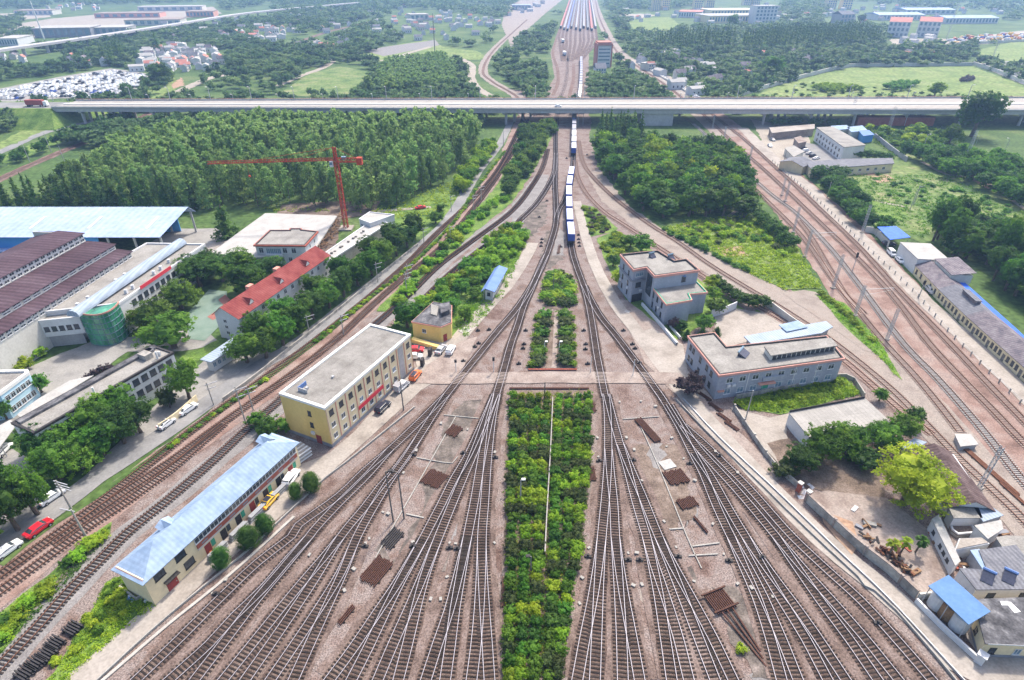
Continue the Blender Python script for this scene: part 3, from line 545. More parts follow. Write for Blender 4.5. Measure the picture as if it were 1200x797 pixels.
# ================================================================ vegetation
nr = np.random.default_rng(11)
def leaf_arrays(lobes, n, size, clump=0.16, nclump=60, up=0.25, shell=0.72):
    """leaf quads gathered in clumps on a set of ellipsoid lobes: (verts (4n,3))"""
    lobes = [(np.array(c, float), np.array(r, float)) for c, r in lobes]
    w = np.array([r[0] * r[1] + r[0] * r[2] for _, r in lobes]); w /= w.sum()
    li = nr.choice(len(lobes), nclump, p=w)
    d = nr.normal(size=(nclump, 3)); d[:, 2] += up; d /= np.linalg.norm(d, axis=1)[:, None]
    rad = shell + (1.06 - shell) * nr.random(nclump) ** 0.6
    C = np.array([lobes[i][0] + lobes[i][1] * d[k] * rad[k] for k, i in enumerate(li)])
    cr = np.array([lobes[i][1].mean() for i in li])
    k = nr.integers(0, nclump, n)
    off = nr.normal(size=(n, 3)) * np.array([1, 1, 0.6]) * (clump * cr[k])[:, None]
    P = C[k] + off
    nrm = d[k] * 0.7 + nr.normal(size=(n, 3)) * 0.55 + np.array([0, 0, 0.45]); nrm /= np.linalg.norm(nrm, axis=1)[:, None]
    t = np.cross(nrm, nr.normal(size=(n, 3))); t /= np.linalg.norm(t, axis=1)[:, None]; b = np.cross(nrm, t)
    s = size * (0.6 + 0.8 * nr.random(n))[:, None]
    V = np.stack([P - t * s * .5, P - b * s * .36 + t * s * .05, P + t * s * .6, P + b * s * .36], 1).reshape(-1, 3)
    return V
def quads_mesh(name, V, material, extra=None):
    n = len(V) // 4; me = bpy.data.meshes.new(name)
    me.vertices.add(len(V)); me.vertices.foreach_set('co', V.astype(np.float32).ravel())
    me.loops.add(len(V)); me.loops.foreach_set('vertex_index', np.arange(len(V), dtype=np.int32))
    me.polygons.add(n); me.polygons.foreach_set('loop_start', np.arange(0, 4 * n, 4, dtype=np.int32)); me.polygons.foreach_set('loop_total', np.full(n, 4, np.int32))
    me.materials.append(m[material]); me.update(calc_edges=True); return me
def trunk_mesh(h, r, limbs=4, spread=0.35, top=0.75, lean=0.03):
    b = MB(); p = Vector((0, 0, -0.15)); k = 4
    for i in range(k):
        q = Vector((rng.uniform(-lean, lean) * h, rng.uniform(-lean, lean) * h, h * top * (i + 1) / k)); b.tube(p, q, r * (1 - .18 * i), r * (1 - .18 * (i + 1)), 6); p = q
    for i in range(limbs):
        a = 2 * PI * i / limbs + rng.uniform(-.4, .4); z = h * rng.uniform(.3, .6)
        b.tube((0, 0, z), (math.cos(a) * spread * h, math.sin(a) * spread * h, z + h * rng.uniform(.15, .3)), r * .45, r * .15, 5)
    return b.mesh('trunk', m['bark'])
def lobed(rx, rz, z0, k, seed, spread=0.5, size=0.62):
    r_ = random.Random(seed); L = [((0, 0, z0 + rz * .1), (rx * .72, rx * .72, rz * .8))]
    for i in range(k):
        a = 2 * PI * i / k + r_.uniform(-.5, .5); q = r_.uniform(.75, 1.15)
        L.append(((math.cos(a) * rx * spread * q, math.sin(a) * rx * spread * q, z0 + r_.uniform(-.4, .45) * rz), (rx * size * r_.uniform(.7, 1.1), rx * size * r_.uniform(.7, 1.1), rz * .6 * r_.uniform(.7, 1.1))))
    return L
def core(lobes, s=0.62):
    """closed inner leaf mass, as quads"""
    out = []
    for c, r in lobes:
        c = np.array(c); r = np.array(r) * s; nu, nv = 6, 4
        def pt(i, j):
            th = 2 * PI * i / nu; ph = PI * j / nv; return c + r * np.array([math.cos(th) * math.sin(ph), math.sin(th) * math.sin(ph), math.cos(ph)])
        for i in range(nu):
            for j in range(nv): out += [pt(i, j), pt(i, j + 1), pt(i + 1, j + 1), pt(i + 1, j)]
    return np.array(out)
CR = {}; CRV = {}
# every crown mesh is unit sized: about 1 m crown radius, standing on z = 0
def crown(key, lobes, n, size, material, nclump=60, clump=0.16, cs=0.6, **kw):
    V = leaf_arrays(lobes, n, size, clump, nclump, **kw)
    if cs: V = np.concatenate([V, core(lobes, cs)])
    CRV[key] = (V, material); CR[key] = quads_mesh('crown', V, material)
for i in range(3):
    L = lobed(1.0, 0.85, 1.12, 6, 20 + i, .42, .68)
    crown('broad%d' % i, L, 1500, .15, 'leaf', 95, .15)
    crown('broaddark%d' % i, L, 1500, .15, 'leaf_dark', 95, .15)
    crown('bright%d' % i, L, 1400, .15, 'leaf_bright', 90, .15)
    crown('fine%d' % i, lobed(1.0, .88, 1.12, 8, 70 + i, .45, .62), 6500, .078, 'leaf' if i else 'leaf_dark', 230, .10)
    LP = [((0, 0, 2.0), (.75, .75, 1.5)), ((.15, .1, 1.2), (.9, .85, .9)), ((-.1, -.1, 2.9), (.5, .5, .9)), ((.1 * i - .1, .1, 3.4), (.3, .3, .5))]
    crown('poplar%d' % i, LP, 800, .21, 'leaf_poplar', 60, .17, cs=.35)
    LB = lobed(.75, .5, .45, 5, 40 + i)
    for nm, mt in (('bush', 'leaf'), ('bushbright', 'leaf_bright'), ('bushdark', 'leaf_dark'), ('busholive', 'leaf_olive')):
        crown('%s%d' % (nm, i), LB, 900, .125, mt, 60, .16)
    cone = [((0, 0, .55 + .55 * k), (.85 * (1 - k / 8.2), .85 * (1 - k / 8.2), .5)) for k in range(8)]
    crown('conifer%d' % i, cone, 1100, .2, 'leaf_conifer', 110, .2, cs=.5, up=-.1)
crown('yellowtree', lobed(1.0, .9, 1.12, 9, 5, .38, .72), 8500, .075, 'leaf_yellow', 330, .10)
crown('purpletree', lobed(.95, .8, 1.0, 8, 6, .45, .6), 4200, .10, 'leaf_purple', 90, .13)
crown('purplebush', lobed(.8, .55, .5, 5, 8), 1200, .11, 'leaf_purple', 60, .15)
egg = [((0, 0, 1.15), (.92, .92, 1.02)), ((0, 0, 1.7), (.62, .62, .72))]
crown('topiary', egg, 6500, .06, 'leaf_dark', 800, .09, cs=.9, up=0, shell=.93)
crown('topiarycone', [((0, 0, .7), (.6, .6, .8)), ((0, 0, 1.4), (.42, .42, .8)), ((0, 0, 2.0), (.22, .22, .6))], 2200, .09, 'leaf_dark', 300, .1, cs=.88, up=0, shell=.9)
TRUNK = {k: trunk_mesh(*a) for k, a in dict(broad=(2.0, .12, 5, .3), poplar=(3.6, .06, 3, .12, .9), conifer=(4.6, .07, 0, .1, .95), bush=(.6, .05, 4, .35), topiary=(1.2, .07, 0, .1, .9)).items()}
TFOR = dict(broad='broad', broaddark='broad', bright='broad', fine='broad', poplar='poplar', conifer='conifer', bush='bush', bushbright='bush', bushdark='bush', busholive='bush',
            yellowtree='broad', purpletree='broad', purplebush='bush', topiary='topiary', topiarycone='topiary')
NAME = dict(broad='broadleaf_tree', broaddark='broadleaf_tree', bright='broadleaf_tree', fine='broadleaf_tree', poplar='poplar_tree', conifer='conifer_tree', bush='shrub', bushbright='shrub', bushdark='shrub', busholive='shrub',
            yellowtree='broadleaf_tree', purpletree='purple_leaf_tree', purplebush='purple_leaf_shrub', topiary='topiary_tree', topiarycone='topiary_tree')
DEFER = {'shrub': [], 'broadleaf_tree': []}
def plant(kind, loc, rad, h, label, group=None, cat=None, parts=True, _now=False):
    """rad: crown radius in metres, h: total height"""
    key = kind if kind in CR else '%s%d' % (kind, rng.randrange(3)); nm = NAME[kind]
    th = dict(broad=2.1, broaddark=2.1, bright=2.1, fine=2.1, poplar=3.9, conifer=4.9, bush=1.0, bushbright=1.0, bushdark=1.0, busholive=1.0, yellowtree=2.05, purpletree=1.8, purplebush=1.1, topiary=2.35, topiarycone=2.6)[kind]
    if kind.startswith('bush'): rad *= 1.25
    if kind in ('fine', 'yellowtree'): rad *= .93; h *= 1.2
    sc = (rad, rad * rng.uniform(.9, 1.1), h / th); rz = rng.uniform(0, 2 * PI)
    cat = cat or ('shrub' if 'shrub' in nm else 'tree')
    if group and nm in DEFER and not _now:
        DEFER[nm].append((rad * h / ((loc[0] ** 2 + loc[1] ** 2) + H * H), kind, tuple(loc), rad, h, label, group, cat, parts)); return
    if not parts:
        o = bpy.data.objects.new(nm, CR[key]); link(o); o.location = loc; o.rotation_euler = (0, 0, rz); o.scale = sc; return tag(o, label, cat, group)
    e = empty(nm, loc, rz, label, cat, group); e.scale = sc
    link(bpy.data.objects.new('crown', CR[key]), e); link(bpy.data.objects.new('trunk', TRUNK[TFOR[kind]]), e)
    return e
def fill(px, spacing, world=False, jit=0.38):
    poly = [(p.x, p.y) for p in ([Vector((*q, 0)) for q in px] if world else GP(px))]
    x0, x1 = min(p[0] for p in poly), max(p[0] for p in poly); y0, y1 = min(p[1] for p in poly), max(p[1] for p in poly); out = []
    y = y0; r = 0
    while y < y1:
        x = x0 + (spacing / 2 if r % 2 else 0)
        while x < x1:
            a, b = x + rng.uniform(-jit, jit) * spacing, y + rng.uniform(-jit, jit) * spacing
            if inside(a, b, poly): out.append((a, b))
            x += spacing
        y += spacing * .87; r += 1
    out.sort(key=lambda q: q[0] ** 2 + q[1] ** 2); return out
def along(px, step, jit=0.3):
    P = resample(smooth(GP(px), 1.0), step); return [(p.x + rng.uniform(-jit, jit), p.y + rng.uniform(-jit, jit)) for p in P]
LOW = {}
def lowcrown(key, lobes, n, size):
    LOW[key] = np.concatenate([leaf_arrays(lobes, n, size, .2, 26), core(lobes, .6)])
lowcrown('broad', lobed(1.0, .75, 1.15, 4, 3), 170, .36)
lowcrown('poplar', [((0, 0, 2.0), (.75, .75, 1.5)), ((0, 0, 3.1), (.4, .4, .9))], 170, .42)
lowcrown('conifer', [((0, 0, .6 + .8 * k), (.8 * (1 - k / 5.4), .8 * (1 - k / 5.4), .6)) for k in range(5)], 150, .36)
lowcrown('bush', lobed(.85, .5, .4, 3, 9), 110, .3)
def mass(name, items, material, label, cat, group=None, base=(0, 0)):
    """one leafy mass of many crowns: items (kind, x, y, rad, h)"""
    out = []
    ht = dict(broad=2.0, poplar=3.9, conifer=4.3, bush=1.0, clump=2.0)
    for k, x, y, r, h in items:
        V = LOW[k]; a = rng.uniform(0, 2 * PI); ca, sa = math.cos(a), math.sin(a)
        out.append(np.stack([(V[:, 0] * ca - V[:, 1] * sa) * r + x, (V[:, 0] * sa + V[:, 1] * ca) * r + y, V[:, 2] * h / ht[k]], 1))
    o = link(bpy.data.objects.new(name, quads_mesh(name, np.concatenate(out), material)))
    tag(o, label, cat, group, 'stuff'); return o
def cover(px, n_per_m2, size, hgt, material, name='ground_cover', world=False, label='low green weeds and grasses'):
    """tufts of weeds scattered on a patch of ground: one stuff object"""
    poly = [(p.x, p.y) for p in GP(px)]
    x0, x1 = min(p[0] for p in poly), max(p[0] for p in poly); y0, y1 = min(p[1] for p in poly), max(p[1] for p in poly)
    n = int((x1 - x0) * (y1 - y0) * n_per_m2); pts = []
    for _ in range(n):
        a, b = rng.uniform(x0, x1), rng.uniform(y0, y1)
        if inside(a, b, poly): pts.append((a, b))
    if not pts: return
    V = []
    for a, b in pts:
        k = 14; P = np.array([a, b, .15]) + nr.normal(size=(k, 3)) * np.array([size, size, 0]) ; P[:, 2] = .1 + np.abs(nr.normal(size=k)) * hgt * rng.uniform(.3, 1)
        nrm = nr.normal(size=(k, 3)) * .6 + np.array([0, 0, .8]); nrm /= np.linalg.norm(nrm, axis=1)[:, None]
        t = np.cross(nrm, nr.normal(size=(k, 3))); t /= np.linalg.norm(t, axis=1)[:, None]; q = np.cross(nrm, t); s = size * .55 * (0.6 + .8 * nr.random(k))[:, None]
        V.append(np.stack([P - t * s, P - q * s * .7, P + t * s, P + q * s * .7], 1).reshape(-1, 3))
    o = link(bpy.data.objects.new(name, quads_mesh(name, np.concatenate(V), material))); o['kind'] = 'stuff'; return o

def PYX(y): d = y * _c + H * _s; return CY - F * (y * _s - H * _c) / d
# ---- the poplar grove behind the warehouse
GROVE = [(70, 246), (110, 225), (150, 195), (250, 168), (330, 160), (400, 164), (470, 164), (560, 160), (556, 190), (528, 212), (500, 228), (470, 243), (440, 247), (395, 244), (330, 243), (270, 247), (150, 248)]
pts = fill(GROVE, 7.0)
for x, y in pts[:260]: plant('poplar', (x, y, 0), rng.uniform(2.7, 3.9), rng.uniform(13, 19.5), 'light green poplar standing in the dense grove behind the crane', 'poplars of the grove', parts=True)
mass('poplar_thicket', [('poplar', x, y, rng.uniform(3.5, 4.8), rng.uniform(14, 19)) for x, y in pts[260:]], 'leaf_poplar', 'far back rows of the light green poplar grove', 'trees')
cover([(300, 244), (440, 248), (530, 214), (545, 225), (500, 262), (440, 250), (320, 248)], .25, .5, .7, 'leaf_bright')
# conifer row behind the blue warehouse
for x, y in along([(-30, 250), (40, 250), (120, 249), (185, 248), (236, 246)], 5.2, .8) + along([(-30, 244), (100, 243), (200, 241)], 6.5, 1.2):
    plant('conifer', (x, y, 0), rng.uniform(2.6, 3.5), rng.uniform(13, 17.5), 'tall dark conifer in the row behind the long blue warehouse', 'conifer row behind the warehouse')
g = G(267, 279); plant('conifer', g, 5.0, 17, 'lone broad conifer at the right end of the long blue warehouse')
# bushes and trees left of the grove
for x, y in fill([(55, 222), (100, 200), (150, 170), (180, 150), (250, 150), (245, 165), (180, 188), (140, 205), (90, 235)], 6.5)[:70]:
    plant(rng.choice(['broaddark', 'broad', 'broad']), (x, y, 0), rng.uniform(3, 4.5), rng.uniform(6, 10), 'leafy tree by the single branch line left of the grove', 'trees by the branch line')
for x, y in fill([(-60, 215), (10, 190), (70, 168), (120, 150), (150, 138), (160, 143), (110, 160), (40, 185), (-60, 225)], 6.5)[:60]:
    plant('broaddark', (x, y, 0), rng.uniform(2.5, 4), rng.uniform(5, 8), 'dark tree on the far side of the single branch line', 'trees beyond the branch line')
# yellow-green bushes at the road bend near the bridge
for x, y in fill([(530, 222), (548, 196), (566, 166), (580, 160), (592, 165), (575, 188), (555, 215), (540, 232)], 4.2)[:40]:
    plant(rng.choice(['bright', 'bright', 'broad']), (x, y, 0), rng.uniform(2, 3), rng.uniform(4, 7), 'bright bushy tree along the road bend right of the grove', 'bushy trees at the road bend')
g = G(541, 226); plant('yellowtree', g, 3.0, 6, 'round yellow-green tree at the corner of the poplar grove')
# hedge wood between the left lines, bridge to small house
for x, y in fill([(610, 152), (650, 150), (640, 172), (620, 205), (598, 232), (585, 230), (608, 178)], 4.6)[:90]:
    plant(rng.choice(['broaddark', 'broad', 'bushdark']), (x, y, 0), rng.uniform(2.4, 3.6), rng.uniform(4, 7.5), 'green tree in the wedge between the left tracks near the bridge', 'trees of the wedge between the tracks')
for x, y in fill([(585, 228), (600, 232), (560, 262), (522, 302), (490, 330), (468, 358), (455, 360), (490, 318), (530, 275)], 3.4)[:70]:
    plant(rng.choice(['bush', 'bushbright', 'bushbright']), (x, y, 0), rng.uniform(1.4, 2.6), rng.uniform(1.4, 3.2), 'green shrub on the verge between left main line and siding', 'shrubs between main line and siding')
for x, y in fill([(592, 272), (618, 274), (604, 300), (580, 318), (565, 335), (548, 345), (520, 372), (500, 378), (488, 366), (510, 345), (545, 318), (565, 296)], 3.6)[:60]:
    plant(rng.choice(['broad', 'bright', 'bush', 'bushbright']), (x, y, 0), rng.uniform(1.8, 2.8), rng.uniform(2.5, 5), 'leafy shrub around the blue-roofed kiosk', 'shrubs around the kiosk')
for (px, py, rd, h, k, lb) in [(478, 384, 4.2, 7.5, 'fine', 'dark round tree behind the small yellow house'), (545, 376, 2.6, 4.2, 'fine', 'round leafy tree between kiosk and small yellow house'), (462, 390, 2.4, 3, 'bush', 'low bush at the foot of the dark tree behind the yellow house'),
                               (530, 366, 2.6, 4.5, 'broad', 'leafy tree up the bank from the small yellow house'), (556, 350, 2.4, 4, 'broad', 'leafy tree to the left of the kiosk wall')]:
    plant(k, G(px, py), rd, h, lb)
cover([(545, 398), (590, 345), (610, 300), (600, 290), (560, 340), (530, 380)], 1.0, .35, .5, 'leaf_bright')
# roadside hedge of the left main line
for x, y in along([(592, 178), (564, 214), (533, 260), (484, 310), (430, 353), (366, 405)], 1.9, .3) + along([(312, 446), (250, 488), (196, 528)], 1.9, .3):
    plant(rng.choice(['bush', 'bushbright']), (x, y, 0), rng.uniform(.7, 1.2), rng.uniform(.7, 1.3), 'small clipped shrub in the hedge between road and main line', 'hedge shrubs along the access road', parts=False)
# street trees along the red roof building (left of road)
for i, (px, py) in enumerate([(312, 420), (332, 405), (350, 389), (368, 374), (386, 361), (403, 348), (420, 335), (436, 323), (451, 311), (465, 300), (478, 290), (486, 280), (304, 400), (336, 380), (400, 330), (436, 304), (458, 286), (372, 352), (290, 425)]):
    plant('fine', G(px, py), rng.uniform(4.4, 5.2), rng.uniform(5.8, 7.0), 'dark green plane tree in the roadside row by the red-roofed building', 'roadside plane trees by the red roof')
g = G(511, 262); plant('broad', g, 3.0, 5, 'rounded tree on its own beside the road above the row of plane trees'); plant('bush', G(517, 247), 2.6, 3.5, 'bush by the red car at the edge of the grove')
# big plane trees bottom left
for i, (px, py) in enumerate([(72, 562), (98, 548), (122, 533), (146, 520), (166, 507), (60, 540), (90, 526), (120, 512), (145, 498)]):
    plant('fine', G(px, py), rng.uniform(4.2, 5.2), rng.uniform(5.6, 7.0), 'dark plane tree in the thick clump along the long white office', 'plane trees along the long white office')
for i, (px, py) in enumerate([(-5, 640), (22, 622), (45, 603), (10, 600), (-22, 615), (-40, 650)]):
    plant('fine', G(px, py), rng.uniform(4.0, 4.8), rng.uniform(8, 10), 'dark plane tree in the clump at the lower left corner by the road', 'plane trees at the lower left corner')
plant('fine', G(222, 468), 4.0, 9.0, 'dark tree by the far corner of the long white office'); plant('busholive', G(200, 478), 2.8, 5.5, 'grey-green tree by the far end of the long white office')
# courtyard trees by the green glass tower
for px, py, rd, h, lb in [(204, 408, 6.2, 9.5, 'largest rounded camphor tree in front of the green glass tower'), (182, 388, 5.2, 9, 'camphor tree behind the largest one near the glass tower'), (214, 362, 4.6, 9, 'camphor tree left of the sports court'),
                          (236, 336, 5.2, 9.5, 'camphor tree by the end of the white flat-roofed works'), (262, 330, 4.4, 8, 'camphor tree behind the sports court'), (290, 342, 5.0, 8.5, 'camphor tree between sports court and red roof'), (284, 318, 4.4, 8, 'camphor tree in front of the white villa'), (318, 326, 4, 6.5, 'camphor tree at the back of the red roof'), (246, 322, 4, 8, 'camphor tree beside the concrete slab')]:
    plant('fine', G(px, py), rd * 1.3, h * .95, lb); 
for px, py in [(28, 432), (40, 420), (14, 428), (22, 412)]: plant('bushbright', G(px, py), 2.6, 3.5, 'bright shrub in front of the blue hoarding', 'shrubs by the blue hoarding')
for px, py, lb in [(32, 468, 'small round street tree by the light blue building'), (8, 492, 'street tree in front of the light blue building'), (50, 460, 'small street tree nearest the office forecourt')]: plant('broad', G(px, py), 2.4, 5.5, lb)
for px, py in [(104, 446), (112, 440), (120, 436), (128, 434)]: plant('purplebush', G(px, py), 1.5, 2.2, 'purple-brown shrub in the round forecourt bed', 'purple shrubs in the forecourt bed')
# topiaries beside the blue roof building
for px, py, rd, h, lb in [(262, 664, 1.75, 4.4, 'egg-shaped clipped tree nearest the camera by the service path'), (294, 640, 2.0, 4.4, 'widest clipped tree, second along the service path'), (312, 624, 1.8, 4.2, 'clipped round tree third along the service path'), (348, 584, 1.5, 3.8, 'small clipped tree beside the white estate car'), (366, 576, 1.9, 4.6, 'clipped tree at the rear end of the row, by the yellow building')]:
    plant('topiary', G(px, py), rd, h, lb, cat='clipped tree')
plant('bushdark', G(315, 508), 3.0, 4.5, 'dark bush at the left end of the three-storey yellow building'); plant('bush', G(302, 500), 2.4, 3.6, 'bush between siding and blue roof end'); plant('bush', G(334, 505), 2.4, 3.4, 'bush tucked against the yellow building wall')
# shrubs lower left
for x, y in fill([(-30, 762), (0, 728), (60, 680), (118, 628), (134, 616), (126, 632), (84, 660), (40, 716), (0, 758), (-30, 790)], 1.9)[:70]:
    plant(rng.choice(['bush', 'bushbright', 'bushbright']), (x, y, 0), rng.uniform(1.1, 1.8), rng.uniform(1.0, 2.0), 'bright green shrub in the strip between third track and grey siding', 'shrubs between the left tracks')
for x, y in fill([(90, 745), (108, 715), (125, 690), (145, 680), (160, 700), (140, 725), (105, 755), (70, 785), (55, 790)], 2.1)[:40]:
    plant(rng.choice(['bushbright', 'bush']), (x, y, 0), rng.uniform(.8, 1.5), rng.uniform(.7, 1.6), 'shrub on the weedy bank below the blue-roofed depot', 'shrubs on the weedy bank')
cover([(60, 795), (100, 735), (125, 685), (150, 675), (182, 710), (110, 768), (60, 820)], 5, .22, .3, 'leaf_bright')
cover([(-30, 780), (60, 680), (130, 615), (120, 640), (40, 725), (-30, 800)], 3, .22, .3, 'leaf')
# central hedge strip: alternate olive and bright rounded shrubs
BED = [(599, 462), (640, 460), (642, 560), (640, 640), (634, 720), (624, 830), (592, 830), (594, 640), (597, 520)]
BED2 = [(650, 462), (691, 460), (688, 560), (678, 640), (660, 760), (650, 830), (634, 830), (646, 640), (650, 520)]
for side in ('left', 'right'):
    yy = 46.0; r_i = 0; start = G(640, 462).y
    while yy < start:
        py = PYX(yy); gap = any(abs(py - g_) < 1.7 * (py / 640) for g_ in (478, 553, 652))
        l_ = np.interp(py, [458, 520, 640, 830], [599, 597, 594, 590]); mid = np.interp(py, [458, 640, 830], [648, 640, 632]); rr = np.interp(py, [458, 560, 640, 760, 830], [693, 690, 680, 662, 652])
        a_, b_ = (l_ - 2, mid - 2) if side == 'left' else (mid + 2, rr + 2); xa, xb = G(a_, py).x, G(b_, py).x; n_ = max(2, round((xb - xa) / 2.05))
        if not gap:
            for k in range(n_):
                t = rng.random(); band = (r_i // 2 + (side == 'right')) % 2
                kd = ('busholive' if t < .42 else 'bushdark' if t < .6 else 'bush') if band else ('bushbright' if t < .7 else 'bush')
                plant(kd, (xa + (xb - xa) * (k + .5) / n_ + rng.uniform(-.2, .2), yy + rng.uniform(-.2, .2), 0), rng.uniform(1.0, 1.3), rng.uniform(1.7, 2.4), 'rounded shrub in the %s half of the long central hedge strip' % side, 'shrubs of the central hedge, %s half' % side)
        yy += 2.0; r_i += 1
cover([(599, 462), (692, 460), (688, 560), (678, 640), (660, 760), (650, 830), (590, 830), (594, 640)], 2.0, .22, .4, 'leaf_bright')
for i, (x, y) in enumerate(fill([(636, 345), (642, 324), (655, 319), (668, 324), (673, 345), (668, 358), (655, 361), (641, 358)], 2.0)): plant(rng.choice(['bush', 'bushbright', 'busholive']), (x, y, 0), rng.uniform(1.6, 2.2), rng.uniform(1.5, 2.3), 'shrub in the oval bed above the paired hedges', 'shrubs of the oval bed')
for cx0, cx1, sd in ((638, 631, 'left'), (662, 663, 'right')):
    for i in range(6):
        t = i / 5; plant('busholive' if i % 2 or i == 5 else 'bush', G(cx0 + (cx1 - cx0) * t, 371 + 55 * t), 2.3, 2.3, 'rounded olive shrub in the %s row of the paired hedges' % sd, 'shrubs of the paired hedges, %s row' % sd)
        plant('bushbright', G(cx0 + (cx1 - cx0) * t + (-7 if sd == 'left' else 8), 374 + 55 * t), 1.5, 1.6, 'bright shrub at the outer edge of the paired hedges', 'bright edge shrubs of the paired hedges')
# right green islands
for x, y in fill([(684, 243), (696, 246), (720, 268), (715, 272), (693, 275)], 2.3): plant(rng.choice(['bush', 'bushbright', 'purplebush']), (x, y, 0), rng.uniform(1.1, 1.7), rng.uniform(1, 1.8), 'low shrub in the small triangular island by the train', 'shrubs of the triangular island')
for x, y in fill([(703, 285), (722, 273), (738, 284), (730, 300), (722, 312), (712, 305)], 2.8): plant(rng.choice(['bush', 'bushbright']), (x, y, 0), rng.uniform(1.4, 2.2), rng.uniform(1.3, 2.6), 'shrub on the green behind the three-storey grey building', 'shrubs behind the grey building')
for px, py, rd, h, k, lb in [(725, 335, 2.6, 4.8, 'yellowtree', 'bright yellow-green bush at the left wall of the grey three-storey building'), (718, 312, 2.4, 4.5, 'broaddark', 'dark bush above the bright one by the grey building'), (752, 296, 4.0, 7, 'broad', 'feathery tree behind the roof of the grey three-storey building'), (738, 290, 2.8, 5, 'broad', 'tree at the back left of the grey three-storey building'),
                             (824, 388, 3.0, 5.2, 'broad', 'round tree on the lawn in front of the grey two-storey wing'), (797, 388, 2.0, 3.4, 'broaddark', 'dark round bush on the lawn by the grey wing'), (836, 352, 2.6, 4.5, 'bright', 'bright tree at the end of the grey wing'), (833, 340, 2.6, 5, 'bright', 'bright tree behind the grey wing'), (838, 368, 3, 5, 'broad', 'broad tree between lawn and courtyard'),
                             (806, 462, 3.7, 5.4, 'purpletree', 'purple-leaved tree at the corner of the grey two-storey depot'), (788, 386, 1.8, 3.6, 'purpletree', 'purple-leaved tree by the white railing of the grey building')]:
    plant(k, G(px, py), rd, h, lb)
for px, py, lb in [(804, 398, 'pointed clipped conifer left on the lawn by the grey depot'), (822, 396, 'pointed clipped conifer in the middle of the lawn by the grey depot'), (839, 395, 'pointed clipped conifer beside the courtyard gate')]: plant('topiarycone', G(px, py), 1.9, 3.3, lb, cat='clipped tree')
for x, y in along([(836, 338), (850, 346), (868, 356), (884, 362), (898, 360)], 3.0, .5): plant('broaddark', (x, y, 0), rng.uniform(2.2, 2.9), rng.uniform(3.6, 5), 'dark tree in the row along the courtyard back wall', 'trees along the courtyard back wall')
# the right wood
WOOD = [(692, 142), (720, 138), (800, 146), (840, 170), (872, 205), (882, 238), (872, 258), (830, 258), (795, 262), (770, 262), (742, 240), (712, 205), (695, 175)]
for i, (x, y) in enumerate(fill(WOOD, 7.0)[:150]):
    plant(rng.choice(['broaddark', 'broaddark', 'broad', 'broad', 'bright']), (x, y, 0), rng.uniform(4.0, 5.8), rng.uniform(8, 13), 'leafy tree in the dark wood right of the container train', 'trees of the wood right of the train')
for x, y in fill([(700, 140), (745, 142), (752, 165), (705, 170)], 6.5)[:16]: plant('conifer', (x, y, 0), 3.2, rng.uniform(13, 16), 'pointed conifer at the near side of the bridge by the train', 'conifers by the bridge')
g = G(812, 205); plant('fine', g, 5.5, 11, 'pale rounded tree at the upper edge of the right wood'); plant('yellowtree', G(808, 210), 4, 9, 'yellow-green tree inside the right wood')
for x, y in fill([(780, 272), (830, 262), (885, 258), (925, 290), (940, 315), (900, 290), (850, 285), (820, 292)], 4.2)[:80]:
    plant(rng.choice(['bush', 'bushbright', 'bushbright', 'busholive']), (x, y, 0), rng.uniform(1.2, 2.6), rng.uniform(1, 2.6), 'shrub on the bright meadow beside the right wood', 'shrubs of the right meadow')
for x, y in along([(778, 270), (800, 282), (830, 296), (862, 312), (880, 322)], 2.6, .8): plant('bush', (x, y, 0), rng.uniform(1.2, 2.2), rng.uniform(1, 2.2), 'shrub along the rusty curved track', 'shrubs along the curved track')
for x, y in along([(892, 262), (905, 275), (925, 292)], 4, 1): plant('broaddark', (x, y, 0), 3.2, 5.5, 'dark tree between meadow and right main line', 'trees beside the right main line')
cover([(775, 268), (830, 256), (890, 252), (930, 285), (962, 338), (920, 340), (880, 322), (830, 295)], 1.1, .45, .5, 'leaf_bright')
cover([(860, 472), (985, 442), (1008, 462), (915, 484), (872, 480)], 5, .3, .45, 'leaf_bright'); 
for x, y in fill([(865, 474), (985, 444), (1004, 460), (915, 482), (875, 480)], 2.6): plant('bushbright', (x, y, 0), rng.uniform(.9, 1.6), rng.uniform(.8, 1.5), 'bright shrub in the walled garden before the grey depot', 'shrubs in the walled garden')
for x, y in along([(900, 465), (940, 458), (985, 450)], 1.8, .3): plant('bushdark', (x, y, 0), .8, 1.0, 'low dark shrub at the foot of the grey depot front', 'shrubs at the depot front')
for x, y in along([(962, 345), (985, 365), (1005, 385), (1020, 400)], 2.6, .6): plant('bushbright', (x, y, 0), rng.uniform(1, 1.8), rng.uniform(1, 1.8), 'bright shrub beside the stub track on the right', 'shrubs beside the stub track')
cover([(955, 345), (990, 358), (1030, 400), (1052, 442), (1020, 410)], 2, .3, .35, 'leaf_bright')
